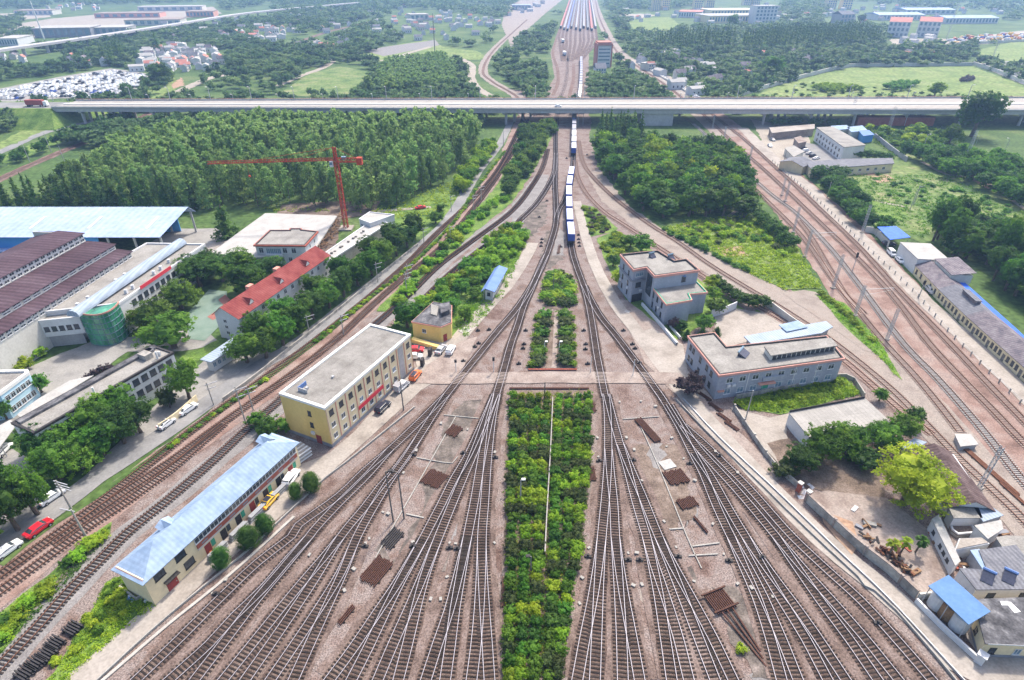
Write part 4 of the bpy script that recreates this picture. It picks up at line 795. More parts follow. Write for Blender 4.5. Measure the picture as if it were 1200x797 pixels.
# dirt yard trees right
for px, py, rd, h, k, lb in [(1058, 590, 6.6, 9.4, 'yellowtree', 'big bright yellow-green tree in the dirt yard by the brown roof'), (960, 540, 4.6, 7.5, 'fine', 'tall light tree over the white-roofed shed'), (990, 530, 4.4, 6.5, 'fine', 'tree right of the tall light one over the white-roofed shed'), (1030, 528, 4.2, 6, 'fine', 'dark spreading tree at the back of the dirt yard'), (1052, 515, 3.6, 5.5, 'fine', 'dark tree beside the brown roof'),
                             (935, 552, 3.6, 5, 'fine', 'dark bush at the gate of the dirt yard'), (918, 556, 3.0, 3.6, 'busholive', 'reddish-brown bush at the left gate pillar'), (1030, 470, 1.8, 3.8, 'broad', 'small tree at the corner of the white-roofed shed'), (1068, 498, 2.4, 5, 'broaddark', 'slender dark tree between shed and rusty track'), (1010, 548, 3, 4.5, 'broaddark', 'dark tree in the middle of the dirt yard back hedge')]:
    plant(k, G(px, py), rd, h, lb)
# right of the right road
for x, y in fill([(1080, 285), (1120, 262), (1180, 285), (1240, 330), (1260, 400), (1205, 365), (1150, 320), (1110, 300)], 6.0)[:50]:
    plant(rng.choice(['fine', 'broaddark', 'broad']), (x, y, 0), rng.uniform(4, 5.2), rng.uniform(8, 12), 'big dark tree behind the long tiled cottages', 'trees behind the long cottages')
for x, y in fill([(950, 205), (985, 205), (1000, 225), (1025, 262), (1050, 272), (1030, 280), (1000, 262), (970, 230)], 5)[:40]:
    plant(rng.choice(['broad', 'broaddark']), (x, y, 0), rng.uniform(2.6, 3.8), rng.uniform(4, 7), 'tree between the concrete road and the allotments', 'trees by the allotments')
for x, y in fill([(1060, 184), (1075, 168), (1120, 158), (1200, 160), (1290, 190), (1290, 280), (1220, 258), (1150, 225), (1090, 200)], 6.6)[:110]:
    plant(rng.choice(['broaddark', 'broad', 'broaddark']), (x, y, 0), rng.uniform(3.5, 5), rng.uniform(7, 11), 'dark tree in the thicket at the far right below the bridge', 'trees of the far right thicket')
g = G(1138, 160); plant('fine', g, 12.5, 22, 'large spreading tree rising in front of the bridge at the right'); plant('fine', G(1112, 168), 5, 9, 'round dark tree left of the large spreading tree'); plant('bright', G(1075, 160), 4.6, 8, 'rounded tree below the bridge near the lattice mast')
for x, y in along([(905, 148), (930, 147), (960, 148), (990, 148)], 6, 1) + along([(995, 186), (1020, 187), (1040, 190)], 3.5, .5): plant('broaddark', (x, y, 0), 3.2, 5, 'dark tree around the storage yard by the bridge', 'trees around the storage yard')
for x, y in fill([(1010, 200), (1060, 190), (1130, 215), (1200, 250), (1200, 275), (1100, 255), (1030, 230)], 7)[:50]: plant(rng.choice(['bush', 'bushdark']), (x, y, 0), rng.uniform(1.2, 2.4), rng.uniform(.8, 2), 'bush among the allotment plots', 'bushes of the allotments')
cover([(1000, 205), (1120, 205), (1200, 260), (1080, 280), (1020, 250)], .25, .5, .4, 'leaf')

# ================================================================ buildings
def off_poly(p, d):
    """polygon (CCW list of 2-vectors) moved outward by d"""
    n = len(p); out = []
    for i in range(n):
        a, b, c = p[i - 1], p[i], p[(i + 1) % n]
        e1 = (b - a).normalized(); e2 = (c - b).normalized(); n1 = Vector((e1.y, -e1.x)); n2 = Vector((e2.y, -e2.x))
        k = 1 + n1.dot(n2); k = max(k, .3); out.append(b + (n1 + n2) * (d / k))
    return out
WM = {}
def win_mesh(w, h, style, mull):
    key = (round(w, 2), round(h, 2), style, mull)
    if key not in WM:
        f = MB(); t = .09
        f.box(-w / 2, w / 2, -.05, .02, h / 2 - t, h / 2); f.box(-w / 2, w / 2, -.05, .02, -h / 2, -h / 2 + t)
        f.box(-w / 2, -w / 2 + t, -.05, .02, -h / 2 + t, h / 2 - t); f.box(w / 2 - t, w / 2, -.05, .02, -h / 2 + t, h / 2 - t)
        for k in range(1, mull): x = -w / 2 + w * k / mull; f.box(x - .035, x + .035, -.045, .02, -h / 2 + t, h / 2 - t)
        if h > 1.3: f.box(-w / 2 + t, w / 2 - t, -.04, .02, h * .2, h * .2 + .06)
        f.box(-w / 2 - .08, w / 2 + .08, -.14, .02, -h / 2 - .09, -h / 2 - .003)
        g = MB(); g.box(-w / 2 + t * .5, w / 2 - t * .5, -.022, .015, -h / 2 + t * .5, h / 2 - t * .5)
        fr, gl = style; WM[key] = (f.mesh('window', m[fr]), g.mesh('pane', m[gl]))
    return WM[key]
WD = ('wall_white', 'glass_dark'); WB = ('wall_white', 'glass_blue'); WR = ('iron_dark', 'glass_dark')
class PB:
    def __init__(s, name, label, px, z, rect=False, cat='building', group=None, world=None):
        P = [Vector((p[0], p[1])) for p in world] if world else [G(a, b, z).to_2d() for a, b in px]
        if rect:
            L, N, Rr = P[:3]; u = (Rr - N).normalized(); v = Vector((-u.y, u.x)); d = (L - N).dot(v); P = [N + v * d, N, Rr, Rr + v * d]
        s.o = P[1].copy() if len(P) > 1 else P[0]; s.p = [q - s.o for q in P]; s.z = z; s.n = len(P)
        s.root = empty(name, (s.o.x, s.o.y, 0), 0, label, cat, group)
    def edge(s, i):
        a, b = s.p[i % s.n], s.p[(i + 1) % s.n]; t = (b - a); return a, t.normalized(), t.length
    def part(s, name, mb, mats, parent=None): return mb.build(name, m[mats] if isinstance(mats, str) else [m[q] for q in mats], parent or s.root)
    def walls(s, mt, z0=0, z1=None, d=0, name='wall'):
        return s.part(name, MB().prism([(q.x, q.y) for q in off_poly(s.p, d)], z0, s.z if z1 is None else z1), mt)
    def slab(s, mt, z0, z1, d=0, name='roof'):
        return MB().prism([(q.x, q.y) for q in off_poly(s.p, d)], z0, z1).build(name, turned(mt, s.rot(1)), s.root)
    def ring(s, mt, z0, z1, d_out, d_in, name='parapet'):
        A, B_ = off_poly(s.p, d_out), off_poly(s.p, d_in); n = s.n; vs = [(q.x, q.y, z) for z in (z0, z1) for q in A] + [(q.x, q.y, z) for z in (z0, z1) for q in B_]
        fs = []
        for i in range(n):
            j = (i + 1) % n; fs += [(i, j, n + j, n + i), (n + i, n + j, 3 * n + j, 3 * n + i), (3 * n + i, 3 * n + j, 2 * n + j, 2 * n + i), (2 * n + i, 2 * n + j, j, i)]
        return s.part(name, MB().add(vs, fs), mt)
    def flat(s, roof, par, h=.55, w=.3, fascia=None, over=.12):
        s.slab(roof, s.z - .2, s.z + .02, -w - .01); s.ring(par, s.z - .22, s.z + h, over if not fascia else .05, -w)
        if fascia: s.ring(fascia, s.z - .3, s.z + h - .08, over + .1, .052, 'fascia')
    def at(s, i, t, z, out=0.0):
        a, u, L = s.edge(i); q = a + u * (L * t) + Vector((u.y, -u.x)) * out; return Vector((q.x, q.y, z))
    def rot(s, i):
        a, u, L = s.edge(i); return math.atan2(u.y, u.x)
    def win(s, i, t, z, w=1.3, h=1.5, style=WD, mull=2, out=.0, name='window'):
        f, g = win_mesh(w, h, style, mull)
        o = link(bpy.data.objects.new(name, f), s.root); o.location = s.at(i, t, z, out + .0); o.rotation_euler = (0, 0, s.rot(i)); link(bpy.data.objects.new('pane', g), o); return o
    def row(s, i, n, z, w=1.3, h=1.5, t0=0.06, t1=0.94, **k):
        for j in range(n): s.win(i, t0 + (t1 - t0) * (j + .5) / n, z, w, h, **k)
    def strip(s, i, t0, t1, z0, z1, out, name, mt, inn=-.0):
        a, u, L = s.edge(i); nn = Vector((u.y, -u.x)); q = [a + u * L * t0 + nn * inn, a + u * L * t1 + nn * inn, a + u * L * t1 + nn * out, a + u * L * t0 + nn * out]
        return s.part(name, MB().prism([(c.x, c.y) for c in q], z0, z1), mt)
    def door(s, i, t, w=1.1, h=2.1, mt='door_red'):
        L = s.edge(i)[2]; o = s.strip(i, t - w / 2 / L, t + w / 2 / L, .02, h, .05, 'door', mt)
        p = s.at(i, t + (w * .35) / L, h * .48, .09); s.part('handle', MB().box(p.x - .05, p.x + .05, p.y - .05, p.y + .05, p.z - .1, p.z + .1), 'galvanised', o); return o
    def frame(s):
        a = s.p[1]; u = (s.p[2] - s.p[1]); lu = u.length; u.normalize(); v = Vector((-u.y, u.x)); lv = (s.p[0] - s.p[1]).dot(v)
        return a, u, v, lu, lv
    def gable(s, mt, ze, zr, over=.4, along=True, off=.5, name='roof', th=.12, walls=None, hip=(0, 0), lo=None, hi=None):
        """pitched roof; along=True: ridge parallel to edge 1"""
        a, u, v, lu, lv = s.frame()
        if not along: a, u, v, lu, lv = a + u * lu, v, -u, lv, lu
        lo, hi = (0 if lo is None else lo), (lu if hi is None else hi)
        def W(x, y, z): q = a + u * x + v * y; return (q.x, q.y, z)
        r = lv * off; k1 = (zr - ze) / r; k2 = (zr - ze) / (lv - r); x0, x1 = lo - over, hi + over; y0, y1 = -over, lv + over; z0, z1 = ze - k1 * over, ze - k2 * over
        h0, h1 = x0 + hip[0], x1 - hip[1]; b = MB()
        vs = [W(x0, y0, z0), W(x1, y0, z0), W(h1, r, zr), W(h0, r, zr), W(x1, y1, z1), W(x0, y1, z1)]; vs += [(p[0], p[1], p[2] - th) for p in vs]
        fs = [(0, 1, 2, 3), (3, 2, 4, 5), (0, 3, 5), (1, 4, 2), (6, 9, 8, 7), (9, 11, 10, 8), (6, 11, 9), (7, 8, 10), (0, 6, 7, 1), (5, 4, 10, 11), (0, 5, 11, 6), (1, 7, 10, 4)]
        if not hip[0]: fs = [f for f in fs if f not in ((0, 3, 5), (6, 11, 9), (0, 5, 11, 6))] + [(0, 3, 9, 6), (3, 5, 11, 9)]
        if not hip[1]: fs = [f for f in fs if f not in ((1, 4, 2), (7, 8, 10), (1, 7, 10, 4))] + [(2, 1, 7, 8), (4, 2, 8, 10)]
        b.add(vs, fs); me = b.build(name, turned(mt, math.atan2(u.y, u.x)), s.root)
        if walls and not hip[0]:
            for xa, xb in ((lo, lo + .25), (hi - .25, hi)):
                g = MB(); g.add([W(x, y, z) for x in (xa, xb) for y, z in ((0, ze - .02), (lv, ze - .02), (r, zr - .1))], [(0, 1, 2), (3, 5, 4), (0, 3, 4, 1), (1, 4, 5, 2), (2, 5, 3, 0)])
                g.build('gable_wall', m[walls], s.root)
        return me
    def local(s, x, y):
        a, u, v, lu, lv = s.frame(); return a + u * x + v * y
    def lbox(s, x0, x1, y0, y1, z0, z1, name, mt, parent=None):
        q = [s.local(x0, y0), s.local(x1, y0), s.local(x1, y1), s.local(x0, y1)]
        return s.part(name, MB().prism([(c.x, c.y) for c in q], z0, z1), mt, parent)
def ac_unit(b, i, t, z):
    p = b.at(i, t, z, .25); o = MB().box(-.42, .42, -.2, .2, -.3, .3).build('air_conditioner', m['wall_white'], b.root); o.location = p; o.rotation_euler = (0, 0, b.rot(i)); return o

# --- three-storey yellow office
Y = PB('office_building', 'long three-storey yellow office with flat gravel roof and red pilaster lines', [(325, 464), (380.5, 479.5), (481, 393)], 10.2, True)
Y.walls('wall_cream'); Y.strip(0, 0.0, 1.0, 0, 10.0, .035, 'end_wall', 'wall_yellow'); Y.flat('roof_gravel', 'paint_white', .35, .55)
Y.ring('plinth_grey', 0, .9, .07, .0, 'plinth')
NB = 10
for k in range(NB + 1): Y.strip(1, max(.003, k / NB - .004), min(.997, k / NB + .004), .9, 10.0, .09, 'pilaster', 'band_red')
for k in range(NB):
    t = (k + .5) / NB
    if k == 8: Y.strip(1, t - .032, t + .032, 1.0, 9.6, .06, 'stair_glazing', 'galvanised'); continue
    for zz, st in ((8.3, WR), (5.2, WD), (2.3, WD)): Y.win(1, t, zz, 1.25, 1.4 if zz > 6 else 1.3, WB if (k, zz) in ((3, 5.2), (7, 5.2)) else st)
for zz in (7.6, 4.6): Y.win(0, .62, zz, .9, 1.3, WR, 2, .04)
ac_unit(Y, 0, .62, 2.6); Y.strip(0, .66, .78, .05, 2.2, .09, 'door', 'door_red')
for (x, y, dx, dy, h) in ((2.5, 8.8, 2.4, .15, 1.0), (2.5, 6.6, .15, 2.2, .9), (3.4, 7.4, .5, .5, .6), (9, 5.2, .5, .5, .5)): Y.lbox(x, x + dx, y, y + dy, 10.22, 10.2 + h, 'roof_vent', 'roof_blue_deep' if dx > 2 else 'galvanised')
bn = MB().box(-4.5, 4.5, -.03, .03, -.5, .5).build('banner', m['plastic_red']); q = Y.at(1, .45, 3.6, .16); bn.location = (q.x + Y.o.x, q.y + Y.o.y, q.z); bn.rotation_euler = (0, 0, Y.rot(1)); tag(bn, 'long red banner on the front of the yellow office', 'banner')
# --- small yellow house with dark roof
S = PB('house', 'small single-storey yellow house with a dark patchy flat roof', [(483, 377), (516.6, 383), (528.5, 378), (529, 358), (508, 354)], 5.0)
S.walls('wall_yellow'); S.flat('roof_bitumen', 'roof_bitumen', .12, .3, 'band_red', .1); S.door(1, .35, 1.2, 2.3); S.win(0, .4, 2.8, 1.2, 1.2)
S.part('roof_lumber', MB().prism([(q.x, q.y) for q in [G(505, 357, 5).to_2d() - S.o, G(505, 369, 5).to_2d() - S.o, G(512, 371, 5).to_2d() - S.o, G(514, 360, 5).to_2d() - S.o]], 5.05, 5.3), 'roof_flat')
S.part('raised_roof', MB().prism([(q.x, q.y) for q in [G(516, 361, 5).to_2d() - S.o, G(517, 372, 5).to_2d() - S.o, G(527, 368, 5).to_2d() - S.o, G(527, 358, 5).to_2d() - S.o]], 5.02, 6.3), 'roof_bitumen')
# gate walls beside it
W1 = PB('boundary_wall', 'low yellow wall with grey footing joining the yellow office and the small house', [(482, 398), (515, 408), (516, 405), (484, 395)], 1.2); W1.walls('wall_yellow', .3, 1.3); W1.slab('plinth_grey', 0, .32, .05, 'plinth')
for px, py, lb in ((502, 418, 'dark gate board nearest the small yellow house'), (493, 430, 'dark gate board beside the yellow office corner')):
    g_ = PB('gate_board', lb, [(px, py), (px + 3, py + 1), (px + 5, py - 3)], 0, True, 'gate'); g_.walls('iron_dark', .15, 2.2); g_.slab('plinth_grey', 0, .17, .06, 'foot')
# --- blue-roofed depot in the left foreground
D = PB('depot_building', 'two-storey depot with a long pale blue hipped roof and red brick band', [(131, 668), (167, 680), (346, 518)], 6.3, True)
D.walls('wall_cream'); D.gable('roof_blue', 6.35, 8.3, .55, True, hip=(5.5, 4.5)); D.ring('trim_salmon', 5.95, 6.2, .1, .001, 'cornice')
LD = D.edge(1)[2]; fr = .27
for t, zz in ((.07, 4.7), (.185, 4.7), (.21, 1.9)): D.win(1, t, zz, 1.9, 1.5, WR, 3)
D.door(1, .105, 1.9, 2.0); D.strip(1, .07, .145, 2.5, 2.65, .8, 'door_canopy', 'iron_dark')
D.strip(1, fr, .985, 3.0, 4.0, .16, 'brick_band', 'brick_red')
n = 15
for k in range(n): D.win(1, fr + (.985 - fr) * (k + .5) / n, 4.85, 1.75, 1.45, WD, 2, .05)
for k in range(8): D.strip(1, fr + (.985 - fr) * (k + .3) / 8, fr + (.985 - fr) * (k + .7) / 8, 3.3, 3.6, .2, 'sign_panel', 'plinth_grey')
for k in range(7):
    t = fr + (.97 - fr) * (k + .5) / 7; D.strip(1, t - .018, t + .018, .05, 2.3, .04, 'doorway', 'iron_dark' if k % 3 else 'door_red'); D.strip(1, t + .022, t + .045, .9, 2.3, .05, 'shutter', 'glass_dark' if k % 2 else 'plastic_green')
D.strip(1, fr, .985, 2.55, 2.95, .1, 'lintel', 'wall_offwhite')
for x, y in ((8.5, 4.0), (31, 4.2)):
    q = D.local(x, y); dm = MB().mat(0).add([(-1.3, -1.0, 0), (1.3, -1.0, 0), (1.3, 1.6, .55), (-1.3, 1.6, .55), (0, -1.0, 1.1), (0, 1.6, 1.1)], [(0, 4, 5, 3), (1, 2, 5, 4)]).mat(1).add([(-1.1, -.9, 0), (1.1, -.9, 0), (0, -.9, .95)], [(0, 1, 2)])
    o = D.part('roof_dormer', dm, ['roof_blue', 'wall_white']); o.location = (q.x, q.y, 7.15); o.rotation_euler = (0, 0, D.rot(1))
for t, lb in ((.33, 'nearest the camera'), (.47, 'second from the camera'), (.60, 'third from the camera'), (.77, 'nearest the white estate car')):
    q = D.at(1, t, 0, 1.3); e = empty('pipe_stack', (q.x + D.o.x, q.y + D.o.y, 0), D.rot(1), 'stack of white pipes leaning at the blue-roofed depot, ' + lb, 'pipe stack', 'pipe stacks along the depot')
    for r in range(5):
        for c in range(3): MB().tube((-2.0 + .1 * r, -.5 + .3 * c + .12 * (r % 2), .3 + .27 * r), (2.0 - .12 * c, -.5 + .3 * c + .12 * (r % 2), .3 + .27 * r), .12).build('pipe', m['duct_grey' if r % 2 else 'galvanised'], e)
q = G(345, 540); e = empty('pipe_stack', q, R(55), 'large pile of white pipes between depot and yellow office', 'pipe stack')
for r in range(5):
    for c in range(7): MB().tube((-3 + .2 * (c % 3), -1.6 + .5 * c, .25 + .42 * r), (3.2 - .25 * (r % 2), -1.6 + .5 * c, .25 + .42 * r), .18).build('pipe', m['duct_grey' if (r + c) % 2 else 'wall_white'], e)
q = G(247, 650); o = MB().add([(-.5, -.5, 0), (.5, -.5, 0), (.5, .5, 0), (-.5, .5, 0), (0, 0, .9), (.3, .2, .8)], [(0, 1, 4), (1, 2, 5, 4), (2, 3, 5), (3, 0, 4, 5)]).build('tarpaulin', m['flag_orange']); o.location = q; tag(o, 'orange tarpaulin heap beside the pipe stack by the clipped tree', 'tarpaulin')
# rubbish pen at the near left corner of the depot
Pn = PB('rubbish_pen', 'low brick rubbish pen full of litter at the end of the blue-roofed depot', [(140, 690), (160, 705), (172, 700), (150, 682)], 0, cat='pen'); Pn.ring('wall_stained', 0, .8, 0, -.25, 'pen_wall')
for k in range(26):
    x, y = rng.uniform(-1.6, 1.6), rng.uniform(-.2, 2.6); q = MB().box(-.2, .2, -.15, .15, 0, .25).build('rubbish_bag', m[rng.choice(['wall_white', 'glass_blue', 'iron_dark', 'plinth_grey', 'roof_blue_deep'])], Pn.root); q.location = (x, y, .1); q.rotation_euler = (rng.uniform(-.4, .4), rng.uniform(-.4, .4), rng.uniform(0, 3)); q.scale = (rng.uniform(.6, 1.4),) * 3
# --- blue-roofed kiosk
K = PB('signal_kiosk', 'white kiosk under an overhanging bright blue roof beside the service path', [(567, 352), (578, 353), (592, 327)], 0, True, 'kiosk')
K.walls('wall_white', 0, 3.4, -.35); K.gable('roof_blue_deep', 3.7, 4.3, .7, True, off=.75); K.win(0, .5, 2.0, 1.0, 1.1, WR, 2, -.33)
for t in (.25, .5, .75): K.win(1, t, 2.0, 1.2, 1.2, WR, 2, -.33)
for i, t in ((0, .02), (0, .98), (1, .98), (3, .02)): q = K.at(i, t, 0, .1); K.part('post', MB().tube((q.x, q.y, 0), (q.x, q.y, 3.9), .09), 'galvanised')
# --- long white office at the left with dark-edged roof
O = PB('office_building', 'long narrow white office with a grey-brown flat roof behind the plane trees', [(15, 496), (40, 508), (203, 414)], 7.9, True)
O.walls('wall_white'); O.flat('roof_flat', 'iron_dark', .3, .35, None, .18); O.lbox(.5, O.frame()[3] - .5, O.frame()[4] - 2.0, O.frame()[4] - .6, 7.95, 8.5, 'roof_channel', 'roof_bitumen')
for zz in (6.2, 3.2): O.row(1, 14, zz, 1.5, 1.6, .03, .98, style=WR)
O.win(0, .4, 5.5, 1.2, 1.4)
LO = O.frame()[3]
for t in (.42, .9): q = O.local(LO * t, 1.2); O.part('chimney', MB().tube((q.x, q.y, 7.9), (q.x, q.y, 9.8), .22), 'wall_white')
O.lbox(LO * .84, LO * .9, 2.6, 5.2, 7.95, 9.3, 'roof_hut', 'wall_stained'); O.lbox(LO * .93, LO * .94, 1.6, 2.3, 7.95, 9.0, 'chimney', 'wall_white'); O.lbox(LO * .9, LO * .96, 4.6, 6.5, 7.95, 8.5, 'roof_hut', 'roof_bitumen')
# side canopy and steel stair of the white office
C_ = PB('parking_canopy', 'pale sheet-metal canopy at the left end of the white office', [(-30, 540), (0, 524), (20, 497), (12, 492), (-40, 520)], 3.2, cat='canopy'); C_.slab('roof_pale', 3.1, 3.25)
for i in range(5): q = C_.at(i, .1, 0, -.3); C_.part('post', MB().tube((q.x, q.y, 0), (q.x, q.y, 3.1), .08), 'galvanised')
C2 = PB('parking_canopy', 'white flat canopy behind the long white office', [(25, 490), (50, 477), (110, 440), (82, 446), (44, 468), (20, 486)], 3.2, cat='canopy'); C2.slab('roof_pale', 3.1, 3.25)
for i in range(6): q = C2.at(i, .1, 0, -.3); C2.part('post', MB().tube((q.x, q.y, 0), (q.x, q.y, 3.1), .08), 'galvanised')
# --- light blue building at the left edge
LB = PB('office_building', 'light blue two-storey building with a white-rimmed flat roof at the left edge', [(-40, 470), (0, 463), (34, 438), (33, 435), (-40, 437)], 6.5)
LB.walls('wall_lightblue'); LB.flat('roof_flat', 'paint_white', .5, .6); LB.row(1, 5, 4.8, 1.2, 1.4); LB.row(1, 5, 1.9, 1.2, 1.4)
# --- gatehouse
GH = PB('gatehouse', 'gatehouse with a pale sloping roof at the entrance beside the access road', [(236, 421), (247, 424), (277, 405), (272, 397)], 3.6, cat='gatehouse'); GH.walls('wall_white', 0, 3.4, -.6); GH.slab('roof_blue_grey', 3.4, 3.65, .2); GH.row(1, 5, 1.9, 1.0, 1.3, style=WB, out=-.58)
# --- red roof building
Rd = PB('school_building', 'long white two-storey block with a red pitched roof and white dormers', [(252, 366), (279, 372), (385, 299)], 7.6, True)
Rd.walls('wall_white'); Rd.gable('roof_red', 7.6, 10.0, .5, True, walls='wall_white', off=.62); Rd.row(1, 12, 5.8, 1.2, 1.4, .03, .97); Rd.row(1, 12, 2.4, 1.2, 1.4, .03, .97)
for zz in (5.6, 3.8, 2.0): Rd.win(0, .38, zz, 1.1, 1.0)
a_, u_, v_, lu_, lv_ = Rd.frame()
for t in (.16, .47, .77):
    q = Rd.local(lu_ * t, lv_ * .22); dm = MB().mat(0).add([(-1.0, -.9, 0), (1.0, -.9, 0), (1.0, 1.5, .7), (-1.0, 1.5, .7), (0, -.9, 1.35), (0, 1.9, 1.35)], [(0, 4, 5, 3), (1, 2, 5, 4)]).mat(1).add([(-.85, -.8, -.1), (.85, -.8, -.1), (.85, -.8, .2), (0, -.8, 1.2), (-.85, -.8, .2)], [(0, 1, 2, 3, 4)])
    o = Rd.part('dormer', dm, ['roof_red', 'paint_white']); o.location = (q.x, q.y, 8.35); o.rotation_euler = (0, 0, Rd.rot(1))
for t in (.33, .62): Rd.lbox(lu_ * t, lu_ * t + 2, lv_ - .2, lv_ + 1.2, 0, 8.6, 'rear_bay', 'band_red')
# --- villa
V_ = PB('villa', 'white two-storey villa with a grey flat roof and red-brown eaves', [(299, 287.5), (357, 288), (371.5, 272), (353, 270), (352, 268.5), (341, 268.5), (340, 270.5), (317, 270.5)], 7.0)
V_.walls('wall_white'); V_.flat('roof_flat', 'iron_dark', .3, .3, 'brick_red', .35)
for t in (.1, .58, .76): V_.win(0, t, 5.2, 1.5, 1.8)
V_.row(0, 4, 5.0, 1.3, 1.9, .2, .5, style=WB); V_.strip(0, .19, .52, 3.4, 4.1, .9, 'balcony', 'wall_white'); V_.row(0, 5, 2.0, 1.3, 1.6, .1, .9)
for t in (.35, .7): V_.win(1, t, 5.2, 1.0, 1.5); V_.win(1, t, 2.2, 1.0, 1.5)
# --- concrete slab under construction + scaffold
CS = PB('unfinished_building', 'unfinished low concrete deck beside the red tower crane', [(247, 297), (300, 302), (368, 294), (395, 253), (311, 250), (275, 276)], 3.6)
CS.slab('roof_pale', 3.2, 3.7, 0, 'deck'); CS.walls('wall_stained', 0, 3.2, -1.2)
for i in range(6):
    L = CS.edge(i)[2]
    for k in range(int(L / 4)): q = CS.at(i, (k + .5) / int(L / 4), 0, -.3); CS.part('column', MB().box(q.x - .2, q.x + .2, q.y - .2, q.y + .2, 0, 3.2), 'wood')
for k in range(90):
    t = rng.random(); g_ = G(374 + 26 * t + rng.uniform(-4, 6), 296 - 38 * t + rng.uniform(-3, 3)); k_ = rng.uniform(.4, 3.4)
    if k == 0: sc_root = empty('scaffold', G(388, 276), 0, 'brown timber scaffolding along the edge of the unfinished concrete deck', 'scaffold'); s0 = sc_root.location.copy(); sb = MB()
    d = Vector((rng.uniform(-2, 2), rng.uniform(-2, 2), rng.uniform(-.6, .6))); p = g_ - s0; p.z = k_; sb.bar(p - d, p + d, .22, .18)
sb.build('timber', m['wood'], sc_root)
# --- white workshop between crane and planes
WS = PB('workshop', 'low white-roofed workshop with scattered debris on its roof behind the plane trees', [(372, 303), (388, 305), (455, 262), (440, 256)], 4.0); WS.walls('wall_stained'); WS.flat('roof_pale', 'wall_white', .3, .3)
for k in range(16): t = rng.random(); q = G(385 + 58 * t, 300 - 40 * t, 4).to_2d() - WS.o; WS.part('roof_debris', MB().box(q.x - .4, q.x + .4, q.y - .3, q.y + .3, 4.0, 4.0 + rng.uniform(.2, .6)), 'pole_dark')
WS2 = PB('workshop', 'small taller white block at the far end of the white-roofed workshop', [(421, 257), (434, 262), (462, 252), (433, 249)], 5.5); WS2.walls('wall_white'); WS2.flat('roof_pale', 'wall_white', .3, .3); WS2.row(0, 3, 3.5, 1.0, 1.2)
# --- white works with barrel vent and green glass tower
Wk = PB('works_building', 'long white works with flat grey roof and a pale blue barrel skylight', [(24, 370), (139, 357), (240, 287), (172, 286)], 9.0)
P4 = [G(*p, 9.0).to_2d() for p in ((139, 357), (240, 287))]
Wk2 = Wk; Wk.walls('wall_white'); Wk.flat('roof_flat', 'wall_white', .45, .35)
for zz, nn in ((7.0, 14), (4.2, 14), (1.8, 14)): Wk.row(1, nn, zz, 1.7, 1.6, .1, .97, style=WR)
for t in (.18, .32, .6, .74): Wk.win(0, t, 7.2, 1.1, 1.3)
Wk.ring('plinth_grey', 0, 5.2, .04, .0, 'plinth') if 0 else None
a = G(213, 285, 9.6); b = G(86, 371, 9.6); d = (b - a).normalized(); nrm = Vector((-d.y, d.x, 0)); bt = MB(); vs = []; NS = 10
for p in (a, b):
    for k in range(NS + 1): th = PI * k / NS; vs.append(p - Vector((Wk.o.x, Wk.o.y, 0)) + nrm * math.cos(th) * 1.7 + Vector((0, 0, math.sin(th) * 1.7)))
bt.add(vs, [(k, k + 1, k + NS + 2, k + NS + 1) for k in range(NS)] + [tuple(range(NS + 1)), tuple(range(2 * NS + 1, NS, -1))]); Wk.part('barrel_skylight', bt, 'roof_blue_grey')
for t, s_ in ((.12, 2.6), (.2, 2.6), (.42, 2.2), (.5, 2.2), (.3, -3.4), (.36, -3.4), (.55, -3.6), (.62, -3.6), (.72, -3.2)):
    p = b.lerp(a, t) - nrm * s_ * 1.25; q = p.to_2d() - Wk.o; Wk.part('roof_vent', MB().box(q.x - .35, q.x + .35, q.y - .35, q.y + .35, 9.0, 10.2), 'wall_white')
q = G(183, 325, 9.6); e = G(201, 313, 9.6) - G(165, 337.5, 9.6); bn = MB().box(-e.length / 2, e.length / 2, -.04, .04, -.5, .5).build('banner', m['plastic_red']); bn.location = q; bn.rotation_euler = (0, 0, math.atan2(e.y, e.x)); tag(bn, 'red banner along the roof edge of the white works', 'banner')
TA, TB = G(91, 366, 9.6), G(139, 353, 9.6); ch = TB - TA; tn = Vector((ch.y, -ch.x, 0)).normalized(); NS = 16
gt = empty('glass_tower', (TA.x, TA.y, 0), 0, 'curved green glass stairwell at the near end of the white works', 'tower')
def tp(t, z, k=1.0): p = ch * t + tn * (math.sin(PI * t) ** .8 * 4.6 * k + .3 * k); return (p.x, p.y, z)
b = MB(); vs = [tp(k / NS, z) for z in (0, 9.6) for k in range(NS + 1)]
b.add(vs, [(k, k + 1, k + NS + 2, k + NS + 1) for k in range(NS)] + [tuple(range(NS + 1, 2 * NS + 2)), (0, NS + 1, 2 * NS + 1, NS)]); b.build('glazing', m['glass_green'], gt)
for z in (0.4, 2.0, 3.6, 5.2, 6.8, 8.4, 9.6):
    b = MB()
    for k in range(NS): b.bar(tp(k / NS, z, 1.015), tp((k + 1) / NS, z, 1.015), .14, .12 if z < 9 else .4)
    b.build('transom', m['glass_blue' if z < 9 else 'band_red'], gt)
for k in range(0, NS + 1, 2): MB().tube(tp(k / NS, 0, 1.015), tp(k / NS, 9.4, 1.015), .05, n=4).build('mullion', m['glass_blue'], gt)
